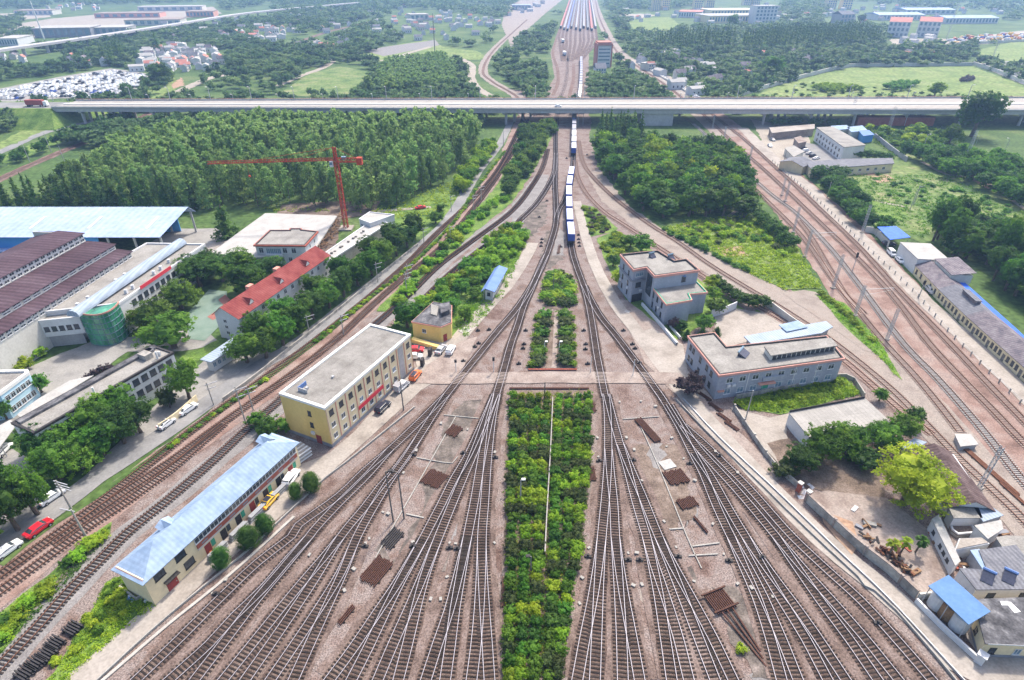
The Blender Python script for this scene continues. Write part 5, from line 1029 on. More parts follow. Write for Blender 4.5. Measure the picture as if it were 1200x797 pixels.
# low front block of the works with blue hoarding
FB = PB('entrance_block', 'two-storey white entrance block with dark glass base left of the green tower', [(24, 369), (43, 377.5), (93, 372.5), (90, 364)], 8.0); FB.walls('wall_grey', 0, 3.4, -.7, 'base_wall'); FB.walls('wall_white', 3.4, 8.0); FB.flat('roof_flat', 'wall_white', .4, .3); FB.row(1, 5, 5.6, 1.2, 1.4, style=WR); FB.win(0, .5, 5.6, 1.4, 1.4)
hb_ = PB('hoarding', 'blue printed hoarding along the base of the brown-roofed factory', [(-30, 452), (0, 434), (42, 404), (41, 402), (-30, 448)], 0, cat='hoarding'); hb_.walls('wall_blue', .2, 4.6); hb_.strip(0, .1, .9, .8, 2.4, .06, 'white_panel', 'paint_white'); hb_.strip(1, .1, .6, .8, 2.6, .06, 'white_panel', 'paint_white')
# --- brown-roofed factory: three parallel bays with clerestories
ax = (G(0, 390, 7.5) - G(153, 294, 7.5)).normalized(); nx = Vector((ax.y, -ax.x, 0))
if nx.dot(Vector((-1, 1, 0))) < 0: nx = -nx
def bay(label, p_far, wid, ze, zr, lth, first):
    a = p_far; q = [a, a + ax * lth, a + ax * lth + nx * wid, a + nx * wid]
    b = PB('factory_hall', label, None, ze, world=[(v.x, v.y) for v in (q[3], q[2], q[1], q[0])]); return b
F0 = G(153, 295, 7.5)
def hall(label, start, wid, ze_front, z_break, z_back, lth):
    """single bay: low eave in front, roof rising to the back, clerestory window band on the front wall"""
    o = start.copy(); root = empty('factory_hall', (o.x, o.y, 0), 0, label, 'factory', 'brown-roofed factory halls')
    def W(x, y, z): v = ax * x + nx * y; return (v.x, v.y, z)
    MB().prism([W(0, 0, 0)[:2], W(lth, 0, 0)[:2], W(lth, wid, 0)[:2], W(0, wid, 0)[:2]], 0, min(ze_front, z_back) - .4).build('wall', m['wall_offwhite'], root); MB().prism([W(.3, .003, 0)[:2], W(lth, .003, 0)[:2], W(lth, .3, 0)[:2], W(.3, .3, 0)[:2]], min(ze_front, z_back) - .39, ze_front - .02).build('front_wall', m['wall_white'], root)
    vs = [W(-.4, -.5, ze_front + .05), W(lth, -.5, ze_front + .05), W(lth, wid * .5, z_break), W(-.4, wid * .5, z_break), W(lth, wid + .1, z_back), W(-.4, wid + .1, z_back)]; vs += [(p[0], p[1], p[2] - .15) for p in vs]
    MB().add(vs, [(0, 1, 2, 3), (3, 2, 4, 5), (6, 9, 8, 7), (9, 11, 10, 8), (0, 6, 7, 1), (5, 4, 10, 11), (0, 3, 9, 6), (3, 5, 11, 9), (1, 7, 8, 2), (2, 8, 10, 4)]).build('roof', turned('roof_brown', math.atan2(ax.y, ax.x)), root)
    MB().add([W(x, y, z) for x in (0, .3) for y, z in ((0, ze_front), (wid, ze_front), (wid, z_back - .15), (wid * .5, z_break - .15))], [(0, 1, 2, 3), (7, 6, 5, 4), (0, 4, 5, 1), (3, 2, 6, 7), (1, 5, 6, 2), (0, 3, 7, 4)]).build('gable_wall', m['wall_offwhite'], root)
    return root, W
def clerestory(root, W, lth, y, z0, z1, n):
    for k in range(n):
        for r in range(2):
            zz = z0 + (z1 - z0) * (r + .5) / 2; f, g = win_mesh(lth / n * .74, (z1 - z0) * .36, WD, 2)
            o = link(bpy.data.objects.new('window', f), root); o.location = W(lth * (k + .5) / n, y - .02, zz); o.rotation_euler = (0, 0, math.atan2(ax.y, ax.x) if (nx - Vector((-ax.y, ax.x, 0))).length < .1 else math.atan2(-ax.y, -ax.x)); link(bpy.data.objects.new('pane', g), o)
F0 = G(153, 295, 10.8)
def noff(px, py, z): return (G(px, py, z) - F0).dot(nx)
y2, y3, y4 = noff(138, 284, 13.0), noff(96, 274, 16.2), noff(66, 271, 16.6)
r1, W_ = hall('front bay of the brown-roofed factory, lowest roof beside the white works', F0, y2 - .1, 10.8, 11.2, 11.4, 95); clerestory(r1, W_, 95, 0, 9.0, 10.7, 46)
r2, W_ = hall('middle bay of the brown-roofed factory with pale stains on its roof', F0 + nx * y2, y3 - y2 - .1, 13.0, 13.5, 13.6, 98); clerestory(r2, W_, 98, 0, 11.6, 12.9, 30)
r3, W_ = hall('rear bay of the brown-roofed factory, highest roof with a double window band', F0 + nx * y3, y4 - y3 + 8, 16.2, 16.6, 14.6, 104); clerestory(r3, W_, 104, 0, 13.8, 16.1, 48)
# --- blue warehouse
BW = PB('warehouse', 'huge pale blue steel warehouse with an open right gable end', None, 8.0, world=[(-330, 214), (-330, 189), (-119, 189), (-113, 214)])
a_ = BW.o; BW.lbox(0, 190, .2, .6, 0, 7.4, 'front_wall', 'wall_blue'); BW.lbox(0, 205, 24.0, 24.4, 0, 8, 'back_wall', 'wall_blue')
BW.gable('roof_blue_pale', 8.0, 10.6, .8, True, off=.86)
for k in range(7): BW.lbox(211 - k * 9 - .3, 211 - k * 9 + .3, .4, .9, 0, 7.8, 'column', 'galvanised'); BW.lbox(211 - k * 9 - .3, 211 - k * 9 + .3, 23.3, 23.8, 0, 8, 'column', 'galvanised')
for k in range(9):
    x = 204 - k * 20; q0, q1 = BW.local(x, 4), BW.local(x + .9, 10.5); BW.part('skylight', MB().add([(*BW.local(x, 5), 8.72), (*BW.local(x + 1.0, 5), 8.72), (*BW.local(x + 1.0, 14), 9.87), (*BW.local(x, 14), 9.87)], [(0, 1, 2, 3)]), 'skylight')
BW.lbox(150, 190, -3, .1, 3.4, 3.7, 'canopy', 'roof_blue_pale')
# --- grey three-storey building
G3 = PB('office_building', 'grey three-storey building with salmon roof edges and a lower two-storey wing', [(727.5, 299.6), (742.6, 317), (757.7, 314), (767.4, 324.4), (818.6, 317.6), (804, 305), (790, 307), (770.5, 295)], 10.6)
G3.walls('wall_bluegrey'); G3.flat('roof_flat', 'iron_dark', .5, .35, 'trim_salmon', .2)
G3.win(1, .5, 9.0, 2.6, 1.4, WB, 4); G3.win(1, .5, 5.6, 1.8, 1.6, WR); G3.win(3, .68, 8.6, 1.3, 1.7, WR); G3.strip(3, .65, .71, 9.5, 9.7, .5, 'window_canopy', 'roof_blue_deep')
for t in (.3, .7):
    for zz in (8.4, 5.2, 2.2): G3.win(0, t, zz, .9, 1.5, WR)
G3.strip(0, .0, 1.0, 7.0, 7.5, .5, 'balcony', 'plinth_grey'); G3.strip(1, 0, 1.0, 7.0, 7.5, .5, 'balcony', 'plinth_grey'); G3.strip(1, 0.1, .9, .1, 2.6, .05, 'doorway', 'iron_dark'); G3.strip(2, .2, .8, 3.4, 9.8, .05, 'stair_glazing', 'glass_dark')
for t, i in ((.2, 0), (.75, 0), (.7, 1)): ac_unit(G3, i, t, 3.7)
for px, py in ((765, 302), (787, 304)):
    q = G(px, py, 10.6).to_2d() - G3.o; b = MB().add([(-.9, -.6, .1), (.9, -.6, .1), (.9, .8, 1.2), (-.9, .8, 1.2), (-.9, .9, 0), (.9, .9, 0)], [(0, 1, 2, 3), (3, 2, 5, 4), (0, 4, 5, 1), (0, 3, 4), (1, 5, 2)]); o = G3.part('solar_heater', b, 'solar'); o.location = (q.x, q.y, 10.6); o.rotation_euler = (0, 0, .5); t_ = MB().tube((-1, .8, 1.3), (1, .8, 1.3), .28).build('tank', m['glass_blue'], o)
W3 = PB('office_wing', 'two-storey wing with green-railed roof terrace in front of the grey three-storey building', [(763.7, 335.7), (781, 357), (810, 352), (806.6, 345), (828, 343), (815.6, 330), (790, 333)], 6.6)
W3.walls('wall_bluegrey'); W3.flat('roof_flat', 'plastic_green', .35, .22, 'trim_salmon', .18)
for t in (.18, .45, .75):
    for zz in (5.0, 1.9): W3.win(0, t, zz, 1.0, 1.6, WR)
ac_unit(W3, 0, .6, 3.2)
# --- grey two-storey L-shaped depot
G2 = PB('office_building', 'long grey two-storey depot with salmon roof edge and rooftop clerestory', [(807, 395), (843, 440), (988, 420.5), (968, 395), (851, 407.5), (836.7, 391)], 6.8)
G2.walls('wall_bluegrey'); G2.flat('roof_flat', 'iron_dark', .35, .3, 'trim_salmon', .2)
G2.row(1, 9, 5.0, 1.6, 1.4, .04, .97); G2.row(1, 9, 1.9, 1.7, 1.5, .04, .97, style=WB)
G2.strip(1, .33, .46, 2.9, 3.2, .9, 'door_canopy', 'band_red'); G2.door(1, .395, 1.6, 2.4, 'plastic_green'); G2.strip(1, .36, .53, 3.5, 4.6, .35, 'balcony', 'wall_bluegrey')
G2.strip(1, 0.012, .06, 2.2, 2.5, .5, 'door_canopy', 'band_red')
for t in (.24, .62, .8): G2.strip(1, t - .003, t + .003, .1, 6.4, .08, 'drain_pipe', 'wall_white')
for t in (.12, .22, .45, .66, .8): G2.win(0, t, 5.0, 1.1, 1.4, WR); G2.win(0, t, 1.9, 1.1, 1.4, WR)
for t in (.09, .13): ac_unit(G2, 1, t, 3.6)
C0 = PB('roof_lantern', 'raised roof lantern with a row of windows on the grey two-storey depot', [(897, 407), (904, 416.5), (980, 405), (973, 397)], 8.3, cat='roof lantern'); C0.walls('wall_offwhite', 6.85, 8.2); C0.slab('roof_flat', 8.2, 8.45, .25); C0.row(1, 13, 7.55, 1.0, .9, .02, .98, style=WR)
q = G(872, 416, 6.8).to_2d() - G2.o; b = MB().add([(-1.5, -.9, .1), (1.5, -.9, .1), (1.5, 1.0, 1.0), (-1.5, 1.0, 1.0), (-1.5, 1.1, 0), (1.5, 1.1, 0)], [(0, 1, 2, 3), (3, 2, 5, 4), (0, 4, 5, 1), (0, 3, 4), (1, 5, 2)]); o = G2.part('solar_heater', b, 'solar'); o.location = (q.x, q.y, 6.85); o.rotation_euler = (0, 0, .9); MB().tube((-1.6, 1, 1.1), (1.6, 1, 1.1), .25).build('tank', m['glass_blue'], o)
SH = PB('shed', 'low shed with a blue-grey corrugated roof behind the grey depot', [(873, 394.5), (881, 403), (962, 390), (975, 383), (968, 377), (945, 381)], 3.4); SH.walls('wall_stained', 0, 3.2, -.5); SH.slab('roof_blue_grey', 3.2, 3.45, .2)
SH2 = PB('shed', 'small blue-roofed lean-to against the back wall of the courtyard', [(914, 381), (922, 388), (945, 383), (935, 376)], 3.8); SH2.walls('wall_grey', 0, 3.6, -.4); SH2.slab('roof_blue', 3.6, 3.8, .2)
# courtyard walls and garden walls
def wall_line(label, px, h, mt, th=.25, cap=None, name='boundary_wall', pillars=0):
    P = smooth(GP(px), 2.0) if len(px) > 2 else GP(px); o = P[0].copy(); root = empty(name, o, 0, label, 'wall' if 'wall' in name else 'fence'); A, B_ = offsets(P, th / 2), offsets(P, -th / 2)
    poly = [((p - o).x, (p - o).y) for p in A] + [((p - o).x, (p - o).y) for p in B_[::-1]]
    MB().prism(poly, -.05, h).build('wall_panel', m[mt], root)
    if cap:
        A, B_ = offsets(P, th / 2 + .08), offsets(P, -th / 2 - .08); MB().prism([((p - o).x, (p - o).y) for p in A] + [((p - o).x, (p - o).y) for p in B_[::-1]], h + .002, h + .12).build('coping', m[cap], root)
    if pillars:
        for p in resample(P, pillars): q = p - o; MB().box(q.x - .22, q.x + .22, q.y - .22, q.y + .22, 0, h + .25).build('pillar', m[cap or mt], root)
    return root
wall_line('grey concrete wall between the right service path and the dirt yard', [(944, 588), (1000, 640), (1040, 672), (1072, 702)], 2.0, 'wall_stained', .3, 'concrete_pink', pillars=6.4)
wall_line('low whitish wall running down to the gate pillar by the blue-roofed tank shed', [(1072, 706), (1100, 735), (1147, 778)], 1.1, 'wall_white', .35)
wall_line('pale wall across the end of the yard behind the blue-roofed tank shed', [(1074, 703), (1100, 699), (1142, 694)], 1.6, 'wall_offwhite', .3)
wall_line('stained garden wall in front of the grey depot', [(862, 468), (925, 456), (990, 443), (1012, 466)], 1.3, 'wall_stained', .25)
wall_line('long courtyard wall beside the rusty inner track', [(895, 356), (930, 382), (948, 392)], 2.2, 'wall_offwhite', .3)
wall_line('broken low wall along the right path by the stacked pipes', [(860, 480), (880, 510), (905, 545), (935, 572)], 1.3, 'wall_stained', .25, pillars=5)
wall_line('white pillared wall at the courtyard entrance by the grey wing', [(833, 372), (848, 368), (862, 362)], 2.4, 'wall_white', .3)
wall_line('stone retaining wall along the inside of the access road', [(262, 470), (300, 442), (345, 406), (400, 362), (440, 328), (490, 288)], 1.0, 'wall_stained', .3)
wall_line('long pale wall behind the plane trees of the red-roofed block', [(284, 416), (336, 376), (390, 334), (445, 292)], 1.6, 'wall_white', .25)
wall_line('pale wall behind the two parked white cars at the long white office', [(188, 505), (207, 492), (232, 470)], 1.8, 'wall_cream', .25)
for px, py, lb in ((947, 578, 'left red brick gate pillar of the dirt yard'), (957, 588, 'right red brick gate pillar of the dirt yard')):
    q = G(px - 12, py - 2); e = empty('gate_pillar', q, R(35), lb, 'gate pillar'); MB().box(-.35, .35, -.35, .35, 0, 2.2).build('shaft', m['brick_red'], e); MB().box(-.45, .45, -.45, .45, 2.202, 2.4).build('cap', m['wall_offwhite'], e)
q = G(1146, 776); e = empty('gate_pillar', q, R(40), 'white gate pillar at the end of the low whitish wall', 'gate pillar'); MB().box(-.5, .5, -.5, .5, 0, 1.8).build('shaft', m['wall_white'], e); MB().box(-.62, .62, -.62, .62, 1.802, 2.0).build('cap', m['wall_white'], e)
# --- white-roofed shed in the right yard
WH = PB('shed', 'low shed with a pale panelled flat roof behind the yard trees', [(925, 484), (948, 512), (1043, 495), (1013, 467.5)], 3.4); WH.walls('wall_white'); WH.slab('roof_panels', 3.4, 3.55, .15); WH.strip(3, 0, 1, 3.56, 4.1, .1, 'parapet', 'iron_dark')
# --- dark brown gable roof
BR = PB('house', 'long house with a dark brown tiled gable roof beside the rusty track', [(1073, 527), (1111, 593), (1163, 597), (1112, 530)], 3.2, cat='house')
P_ = [G(1074, 528, 3.2).to_2d(), G(1113, 592, 3.2).to_2d(), G(1163, 596, 3.2).to_2d()]
BR.p = [q - BR.o for q in (P_[0], P_[1], P_[2])] + [P_[0] + (P_[2] - P_[1]) - BR.o]; BR.n = 4
BR.walls('wall_white', 0, 3.2, -.3); BR.gable('roof_darktile', 3.2, 5.0, .5, False, walls='wall_white'); BR.win(1, .3, 1.8, 1.2, 1.2, WR)
q = MB().add([(0, 0, 0), (3.4, .2, 0), (3.2, 2.4, .5), (.2, 2.4, .5)], [(0, 1, 2, 3)])
LT = PB('lean_to', 'low lean-to with a flat blue-grey roof at the top corner of the brown house', [(1056, 524), (1070, 527), (1085, 518), (1072, 514)], 2.6, cat='shed'); LT.walls('wall_grey', 0, 2.4, -.2); LT.slab('roof_blue_grey', 2.4, 2.6, .15)
# --- cluster of shacks at the lower right
def shack(label, px, z, wallm, roofm, d=.15, wins=(), par=None, cat='shed'):
    b = PB('shack', label, px, z, cat=cat); b.walls(wallm); b.slab(roofm, z + .001, z + .16, d)
    for w_ in wins: b.win(*w_)
    if par: b.ring(par, z + .16, z + .5, d, d - .3)
    return b
shack('white shack with a pale lopsided roof directly below the brown house', [(1113, 597), (1118, 607), (1150, 607), (1145, 595)], 2.8, 'wall_white', 'roof_flat')
shack('shack with blue and white sheet patches on its roof by the rusty track', [(1142, 596), (1152, 611), (1174, 604), (1163, 596)], 2.8, 'wall_grey', 'roof_blue_grey')
shack('white shack with a folded white roof above the grey tin roofs', [(1143, 617), (1157, 631), (1174, 620), (1172, 611)], 3.0, 'wall_white', 'roof_pale')
b = shack('long narrow white shack wall with small windows facing the dirt yard', [(1092, 609), (1119, 663), (1125, 658), (1100, 604)], 2.6, 'wall_white', 'roof_pale', .05)
for t in (.2, .5, .65, .8): b.win(0, t, 1.5, .8, .7, WR)
shack('small yard room with an open olive floor between the white shacks', [(1110, 607), (1114, 622), (1122, 628), (1144, 626), (1136, 612)], .6, 'wall_stained', 'dirt', .0, par='wall_white')
shack('shack with a pinkish stained sheet roof in the middle of the cluster', [(1119, 645), (1124, 631), (1150, 630), (1160, 637)], 2.7, 'wall_white', 'concrete')
shack('grey tin-roofed shack at the right edge beside the gravel', [(1168, 631), (1182, 652), (1212, 652), (1205, 630), (1180, 629)], 2.8, 'wall_grey', 'roof_flat')
b = shack('shack with dark corrugated roof sheets next to a pale blue strip', [(1148, 646), (1164, 684), (1218, 676), (1190, 640)], 2.9, 'wall_offwhite', 'roof_slate')
shack('pale blue sheet canopy strip along the dark corrugated shack', [(1138, 646), (1155, 672), (1163, 671), (1147, 645)], 2.7, 'wall_grey', 'roof_blue')
b = shack('white-fronted house with two solar heaters on its dark roof', [(1125, 667), (1144, 691), (1230, 690), (1215, 672), (1140, 668)], 3.2, 'wall_white', 'roof_slate', .12, wins=((1, .25, 1.7, 1.3, 1.2, WR), (1, .7, 1.7, 1.3, 1.2, WR)))
for px, py, lb in ((1156, 679, 0), (1181, 679, 1)):
    q = G(px, py, 3.3).to_2d() - b.o; mb = MB().add([(-.8, -1.0, .1), (.8, -1.0, .1), (.8, .9, .9), (-.8, .9, .9), (.8, 1.0, 0), (-.8, 1.0, 0)], [(0, 1, 2, 3), (3, 2, 4, 5), (0, 5, 4, 1), (0, 3, 5), (1, 4, 2)]); o = b.part('solar_heater', mb, 'solar'); o.location = (q.x, q.y, 3.36); o.rotation_euler = (0, 0, -.7); MB().tube((-.9, 1.0, 1.0), (.9, 1.0, 1.0), .24).build('tank', m['roof_blue_deep'], o)
b = PB('house', 'cream house with a broad dark tar roof at the lower right corner', [(1143, 705), (1156, 753), (1250, 757), (1250, 704), (1200, 703)], 3.4); b.walls('wall_cream'); b.slab('roof_bitumen', 3.4, 3.6, .3); b.ring('plinth_grey', 0, .6, .05, .0, 'plinth')
b.win(1, .14, 1.5, 1.0, 1.4, WR); b.win(1, .46, 1.5, 1.0, 1.3, WB); b.strip(1, .0, 1.0, 3.38, 3.62, .34, 'eave', 'wall_white', .31); b.win(0, .55, 1.6, .9, 1.1, WR)
q = [G(*p, 3.62).to_2d() - b.o for p in ((1172, 705), (1184, 705.5), (1196, 717), (1189, 718.5), (1181, 709.5), (1174, 709.5))]; b.part('roof_patch', MB().prism([(c.x, c.y) for c in q], 3.602, 3.66), 'paint_white')
# blue-roofed tank shed
TS = PB('tank_shed', 'open shed with a bright blue sloping roof over white storage tanks', [(1088.5, 685.5), (1135.8, 731), (1160, 718), (1110.8, 675)], 4.6, cat='shed')
q = [Vector((c.x, c.y)) for c in TS.p]; vs = [(q[0].x, q[0].y, 4.4), (q[1].x, q[1].y, 4.4), (q[2].x, q[2].y, 4.9), (q[3].x, q[3].y, 4.9)]; vs += [(x, y, z - .12) for x, y, z in vs]
TS.part('roof', MB().add(vs, [(0, 1, 2, 3), (7, 6, 5, 4), (0, 4, 5, 1), (1, 5, 6, 2), (2, 6, 7, 3), (3, 7, 4, 0)]), 'roof_bluemid')
for i, t in ((0, .03), (0, .5), (0, .97), (2, .03), (2, .97)): p = TS.at(i, t, 0, -.25); TS.part('post', MB().tube((p.x, p.y, 0), (p.x, p.y, 4.35), .07), 'galvanised')
for t in (.12, .62, .38):
    p = TS.at(0, t, 0, -1.6); o = TS.part('brace', MB().bar((p.x, p.y, 2.2), (p.x + 1.2, p.y - 1.0, 4.1), .08, .08), 'galvanised')
for t, mt_, lb in ((.2, 'wall_white', 'white storage tank at the upper end under the blue roof'), (.75, 'wall_white', 'white storage tank at the lower end under the blue roof'), (.48, 'wood', 'brown tank between the two white ones under the blue roof')):
    p = TS.at(0, t, 0, -1.9); e = empty('storage_tank', (p.x + TS.o.x, p.y + TS.o.y, 0), 0, lb, 'tank'); MB().tube((0, 0, .35), (0, 0, 3.2), 1.25, n=18).build('vessel', m[mt_], e); MB().tube((0, 0, 3.2), (0, 0, 3.7), 1.25, .3, 18).build('lid', m[mt_], e)
    for k in range(4): a0 = k * PI / 2 + .4; MB().tube((math.cos(a0), math.sin(a0), 0), (math.cos(a0), math.sin(a0), .4), .12).build('foot', m['iron_dark'], e)
# --- white hut and right cottages
HT = PB('hut', 'low white concrete hut at the end of the stub track', [(1121, 508), (1127, 521), (1146, 519), (1138, 508)], 1.7, cat='hut'); HT.walls('wall_grey', 0, 1.2); HT.slab('roof_pale', 1.2, 1.4, .2)
def cottage(label, px, ze, zr, roofm, nwin, wallm='wall_cream', off=.5):
    b = PB('cottage', label, px, 3.0, True, 'cottage', 'cottages along the concrete road')
    b.walls(wallm, 0, ze); b.gable(roofm, ze, zr, .35, True, walls=wallm, off=off)
    for k in range(nwin): (b.win(1, (k + .5) / nwin, 1.7, 1.0, 1.4, WR) if k % 3 != 1 else b.door(1, (k + .5) / nwin, 1.0, 2.1, 'pole_dark'))
    return b
# near wall base follows the road; CCW: far-left corner L, N is the corner, R further on: front faces the road
def strip_house(label, p0, p1, depth, ze, zr, roofm, nwin, wallm='wall_cream', roof='gable'):
    a, b_ = G(*p0).to_2d(), G(*p1).to_2d(); u = (b_ - a).normalized(); v = Vector((-u.y, u.x))
    b = PB('cottage', label, None, ze, world=[a + v * depth, a, b_, b_ + v * depth], cat='cottage', group='cottages along the concrete road'); b.walls(wallm, 0, ze)
    if roof == 'gable': b.gable(roofm, ze, zr, .35, True, walls=wallm)
    else: b.slab(roofm, ze, ze + .2, .15)
    for k in range(nwin): (b.win(1, (k + .5) / nwin, 1.7, 1.0, 1.4, WR) if k % 4 != 2 else b.door(1, (k + .5) / nwin, 1.0, 2.1, 'pole_dark'))
    return b
strip_house('white boxy flat-roofed block at the upper end of the cottages', (1049, 301), (1069, 321), 9.5, 5.2, 0, 'roof_pale', 0, 'wall_white', 'flat')
b = strip_house('purple-tiled cottage next to the white box, with a raised second roof', (1069.5, 321.5), (1096, 350), 8, 3.4, 5.0, 'roof_purple', 5)
b.lbox(1, 12, 4.6, 10.5, 3, 6.0, 'upper_room', 'wall_offwhite'); a0, u0, v0, l0, d0 = b.frame(); bb = MB(); qq = [b.local(.5, 4.3), b.local(12.5, 4.3), b.local(12.5, 10.8), b.local(.5, 10.8)]; bb.add([(c.x, c.y, z) for c, z in zip(qq, (6.05, 6.05, 7.2, 7.2))] + [(c.x, c.y, z - .15) for c, z in zip(qq, (6.05, 6.05, 7.2, 7.2))], [(0, 1, 2, 3), (7, 6, 5, 4), (0, 4, 5, 1), (1, 5, 6, 2), (2, 6, 7, 3), (3, 7, 4, 0)]); b.part('upper_roof', bb, 'roof_purple')
b = strip_house('middle cottage of the row with a ridge vent on its slate roof', (1096.5, 350.5), (1128, 382), 8, 3.4, 5.2, 'roof_slate', 8)
b.lbox(5, 12, 3.2, 4.6, 4.6, 5.9, 'ridge_vent', 'roof_purple'); b.lbox(4.8, 12.2, 3.0, 4.8, 5.9, 6.05, 'ridge_roof', 'roof_slate')
strip_house('long lower cottage of the row with a purple-grey roof', (1128.5, 382.5), (1180, 430), 8, 3.4, 5.2, 'roof_purple', 12)
strip_house('last cottage at the right edge of the picture', (1180.5, 430.5), (1245, 490), 8, 3.4, 5.2, 'roof_purple', 12)
bs = PB('awning', 'long bright blue sheet awning behind the cottages', [(1116, 330), (1180, 392), (1250, 450), (1255, 444), (1190, 384), (1125, 326)], 3.6, cat='awning'); bs.slab('tarp_blue', 3.5, 3.6); bs.walls('wall_grey', 0, 3.5, -.6)
ca = PB('canopy', 'blue sheet canopy over a carport above the white boxy block', [(1028, 266), (1043, 281), (1067, 278), (1050, 265)], 4.0, cat='canopy'); ca.slab('tarp_blue', 3.9, 4.05)
for i in range(4): q = ca.at(i, .03, 0, -.3); ca.part('post', MB().tube((q.x, q.y, 0), (q.x, q.y, 3.9), .08), 'galvanised')
wall_line('white yard wall left of the blue carport canopy', [(1013, 272), (1024, 274), (1040, 290)], 2.4, 'wall_offwhite', .3)
# --- storage yard near the bridge
b = PB('warehouse', 'white warehouse with a flat beige roof in the yard by the bridge', [(957, 150), (989, 173), (1014, 170.5), (976, 149)], 7.0); b.walls('wall_white'); b.slab('roof_flat', 7.0, 7.3, .25); b.row(0, 8, 4.6, 1.6, 1.4, style=WR); b.row(0, 8, 1.8, 1.6, 1.4, style=WR)
b = PB('storehouse', 'long low storehouse with grey roof and cream walls below the white warehouse', [(945, 190.5), (951, 199), (1047, 192), (1045, 186), (990, 187)], 4.0); b.walls('wall_cream'); b.slab('roof_slate', 4.0, 4.3, .3); b.row(1, 9, 2.2, 1.6, 1.2)
b = PB('storehouse', 'short cream gable house at the left end of the long storehouse', [(934, 182), (941, 195), (954, 190), (946, 178)], 4.0, True); b.walls('wall_cream'); b.gable('roof_slate', 4.0, 5.6, .4, True, walls='wall_cream')
b = PB('storehouse', 'pale low storehouse behind the short gable house', [(920, 174), (930, 184), (942, 178), (930, 171)], 3.4); b.walls('wall_offwhite'); b.slab('roof_panels', 3.4, 3.6, .3)
for px, lb, mt_ in (([(902, 150), (905, 156), (954, 151), (954, 146)], 'long pale shed along the top of the storage yard', 'concrete'), ([(974, 148), (978, 153), (996, 151), (992, 147)], 'blue-roofed shed behind the white warehouse', 'roof_blue'), ([(993, 149.5), (998, 155), (1016, 153), (1010, 147.5)], 'pale blue-roofed shed right of the white warehouse', 'roof_blue'), ([(1007, 154), (1012, 159.5), (1024, 158), (1018, 153)], 'small bright blue shed at the right of the storage yard', 'roof_blue_deep'), ([(931, 162), (936, 168), (945, 166), (938, 160)], 'small pinkish-roofed shed in the middle of the storage yard', 'concrete_pink')):
    b = PB('shed', lb, px, 4.0); b.walls('wall_blue' if 'bright blue' in lb else 'wall_offwhite' if 'blue' in lb else 'concrete_pink'); b.slab(mt_, 4.0, 4.2, .3)
wall_line('long grey wall at the right of the storage yard', [(1024, 161), (1045, 178), (1062, 190)], 2.5, 'wall_grey', .4)
# ================================================================ bridge, train, vehicles, masts, yard gear
OW = ['first', 'second', 'third', 'fourth', 'fifth', 'sixth', 'seventh', 'eighth', 'ninth', 'tenth', 'eleventh', 'twelfth', 'thirteenth', 'fourteenth', 'fifteenth', 'sixteenth', 'seventeenth', 'eighteenth', 'nineteenth', 'twentieth', 'twenty-first', 'twenty-second', 'twenty-third', 'twenty-fourth', 'twenty-fifth', 'twenty-sixth']
def base_at(p): return Vector((p.x, p.y, 0))
# --- road bridge
ZB = 10.0
nl0, nr_, fl0, fr_ = G(-420, 125, ZB), G(1620, 131.5, ZB), G(-420, 119.8, ZB), G(1620, 113.5, ZB)
t0_ = (G(60, 126.5, ZB).x - nl0.x) / (nr_.x - nl0.x); nl, fl = nl0.lerp(nr_, t0_), fl0.lerp(fr_, t0_)
def bn(t): return nl.lerp(nr_, t)
def bf(t): return fl.lerp(fr_, t)
br = empty('road_bridge', base_at(nl.lerp(nr_, .5)), 0, 'long concrete road bridge crossing the whole scene over the tracks', 'bridge'); bo = br.location.copy()
def bl(p, dz=0): return (p.x - bo.x, p.y - bo.y, p.z + dz)
def slab4(a, b, c, d, z0, z1): return MB().prism([bl(v)[:2] for v in (a, b, c, d)], z0, z1)
slab4(nl, nr_, fr_, fl, ZB - .45, ZB).build('deck', m['bridge_deck'], br)
nd = (fl - nl).normalized()
def inset(a, b, t): return a.lerp(b, t)
W_ = (fl - nl).length
slab4(nl.lerp(fl, .015), nr_.lerp(fr_, .015), nr_.lerp(fr_, .985), fl.lerp(nl, .015), ZB - 2.3, ZB - .452).build('girder', m['bridge_conc'], br)
for nm, (a, b), s_ in (('near', (nl, nr_), 1), ('far', (fl, fr_), -1)):
    d = nd * s_; slab4(a, b, b + d * .35, a + d * .35, ZB + .002, ZB + .75).build('parapet', m['bridge_conc'], br)
    rb = MB(); L = (b - a).length; n = int(L / 6)
    rb.bar(bl(a + d * .17, 1.25), bl(b + d * .17, 1.25), .12, .12); rb.bar(bl(a + d * .17, 1.0), bl(b + d * .17, 1.0), .08, .08)
    for k in range(n): p = a.lerp(b, (k + .5) / n) + d * .17; rb.bar(bl(p, .75), bl(p, 1.2), .12, .12)
    rb.build('railing', m['galvanised' if nm == 'near' else 'trim_salmon'], br)
slab4(nl.lerp(fl, .47), nr_.lerp(fr_, .47), nr_.lerp(fr_, .53), nl.lerp(fl, .53), ZB + .002, ZB + .5).build('median', m['paint_white'], br)
lm = MB()
for f_ in (.15, .27, .39, .63, .75, .87):
    for k in range(110): a, b = bn(k / 110).lerp(bf(k / 110), f_), bn((k + .45) / 110).lerp(bf((k + .45) / 110), f_); lm.bar(bl(a, .006), bl(b, .006), .16, .01)
lm.build('lane_marking', m['paint_white'], br)
def tx(px, py=128): # parameter of the bridge line at a photo column
    g = G(px, py, ZB); return (g.x - nl.x) / (nr_.x - nl.x)
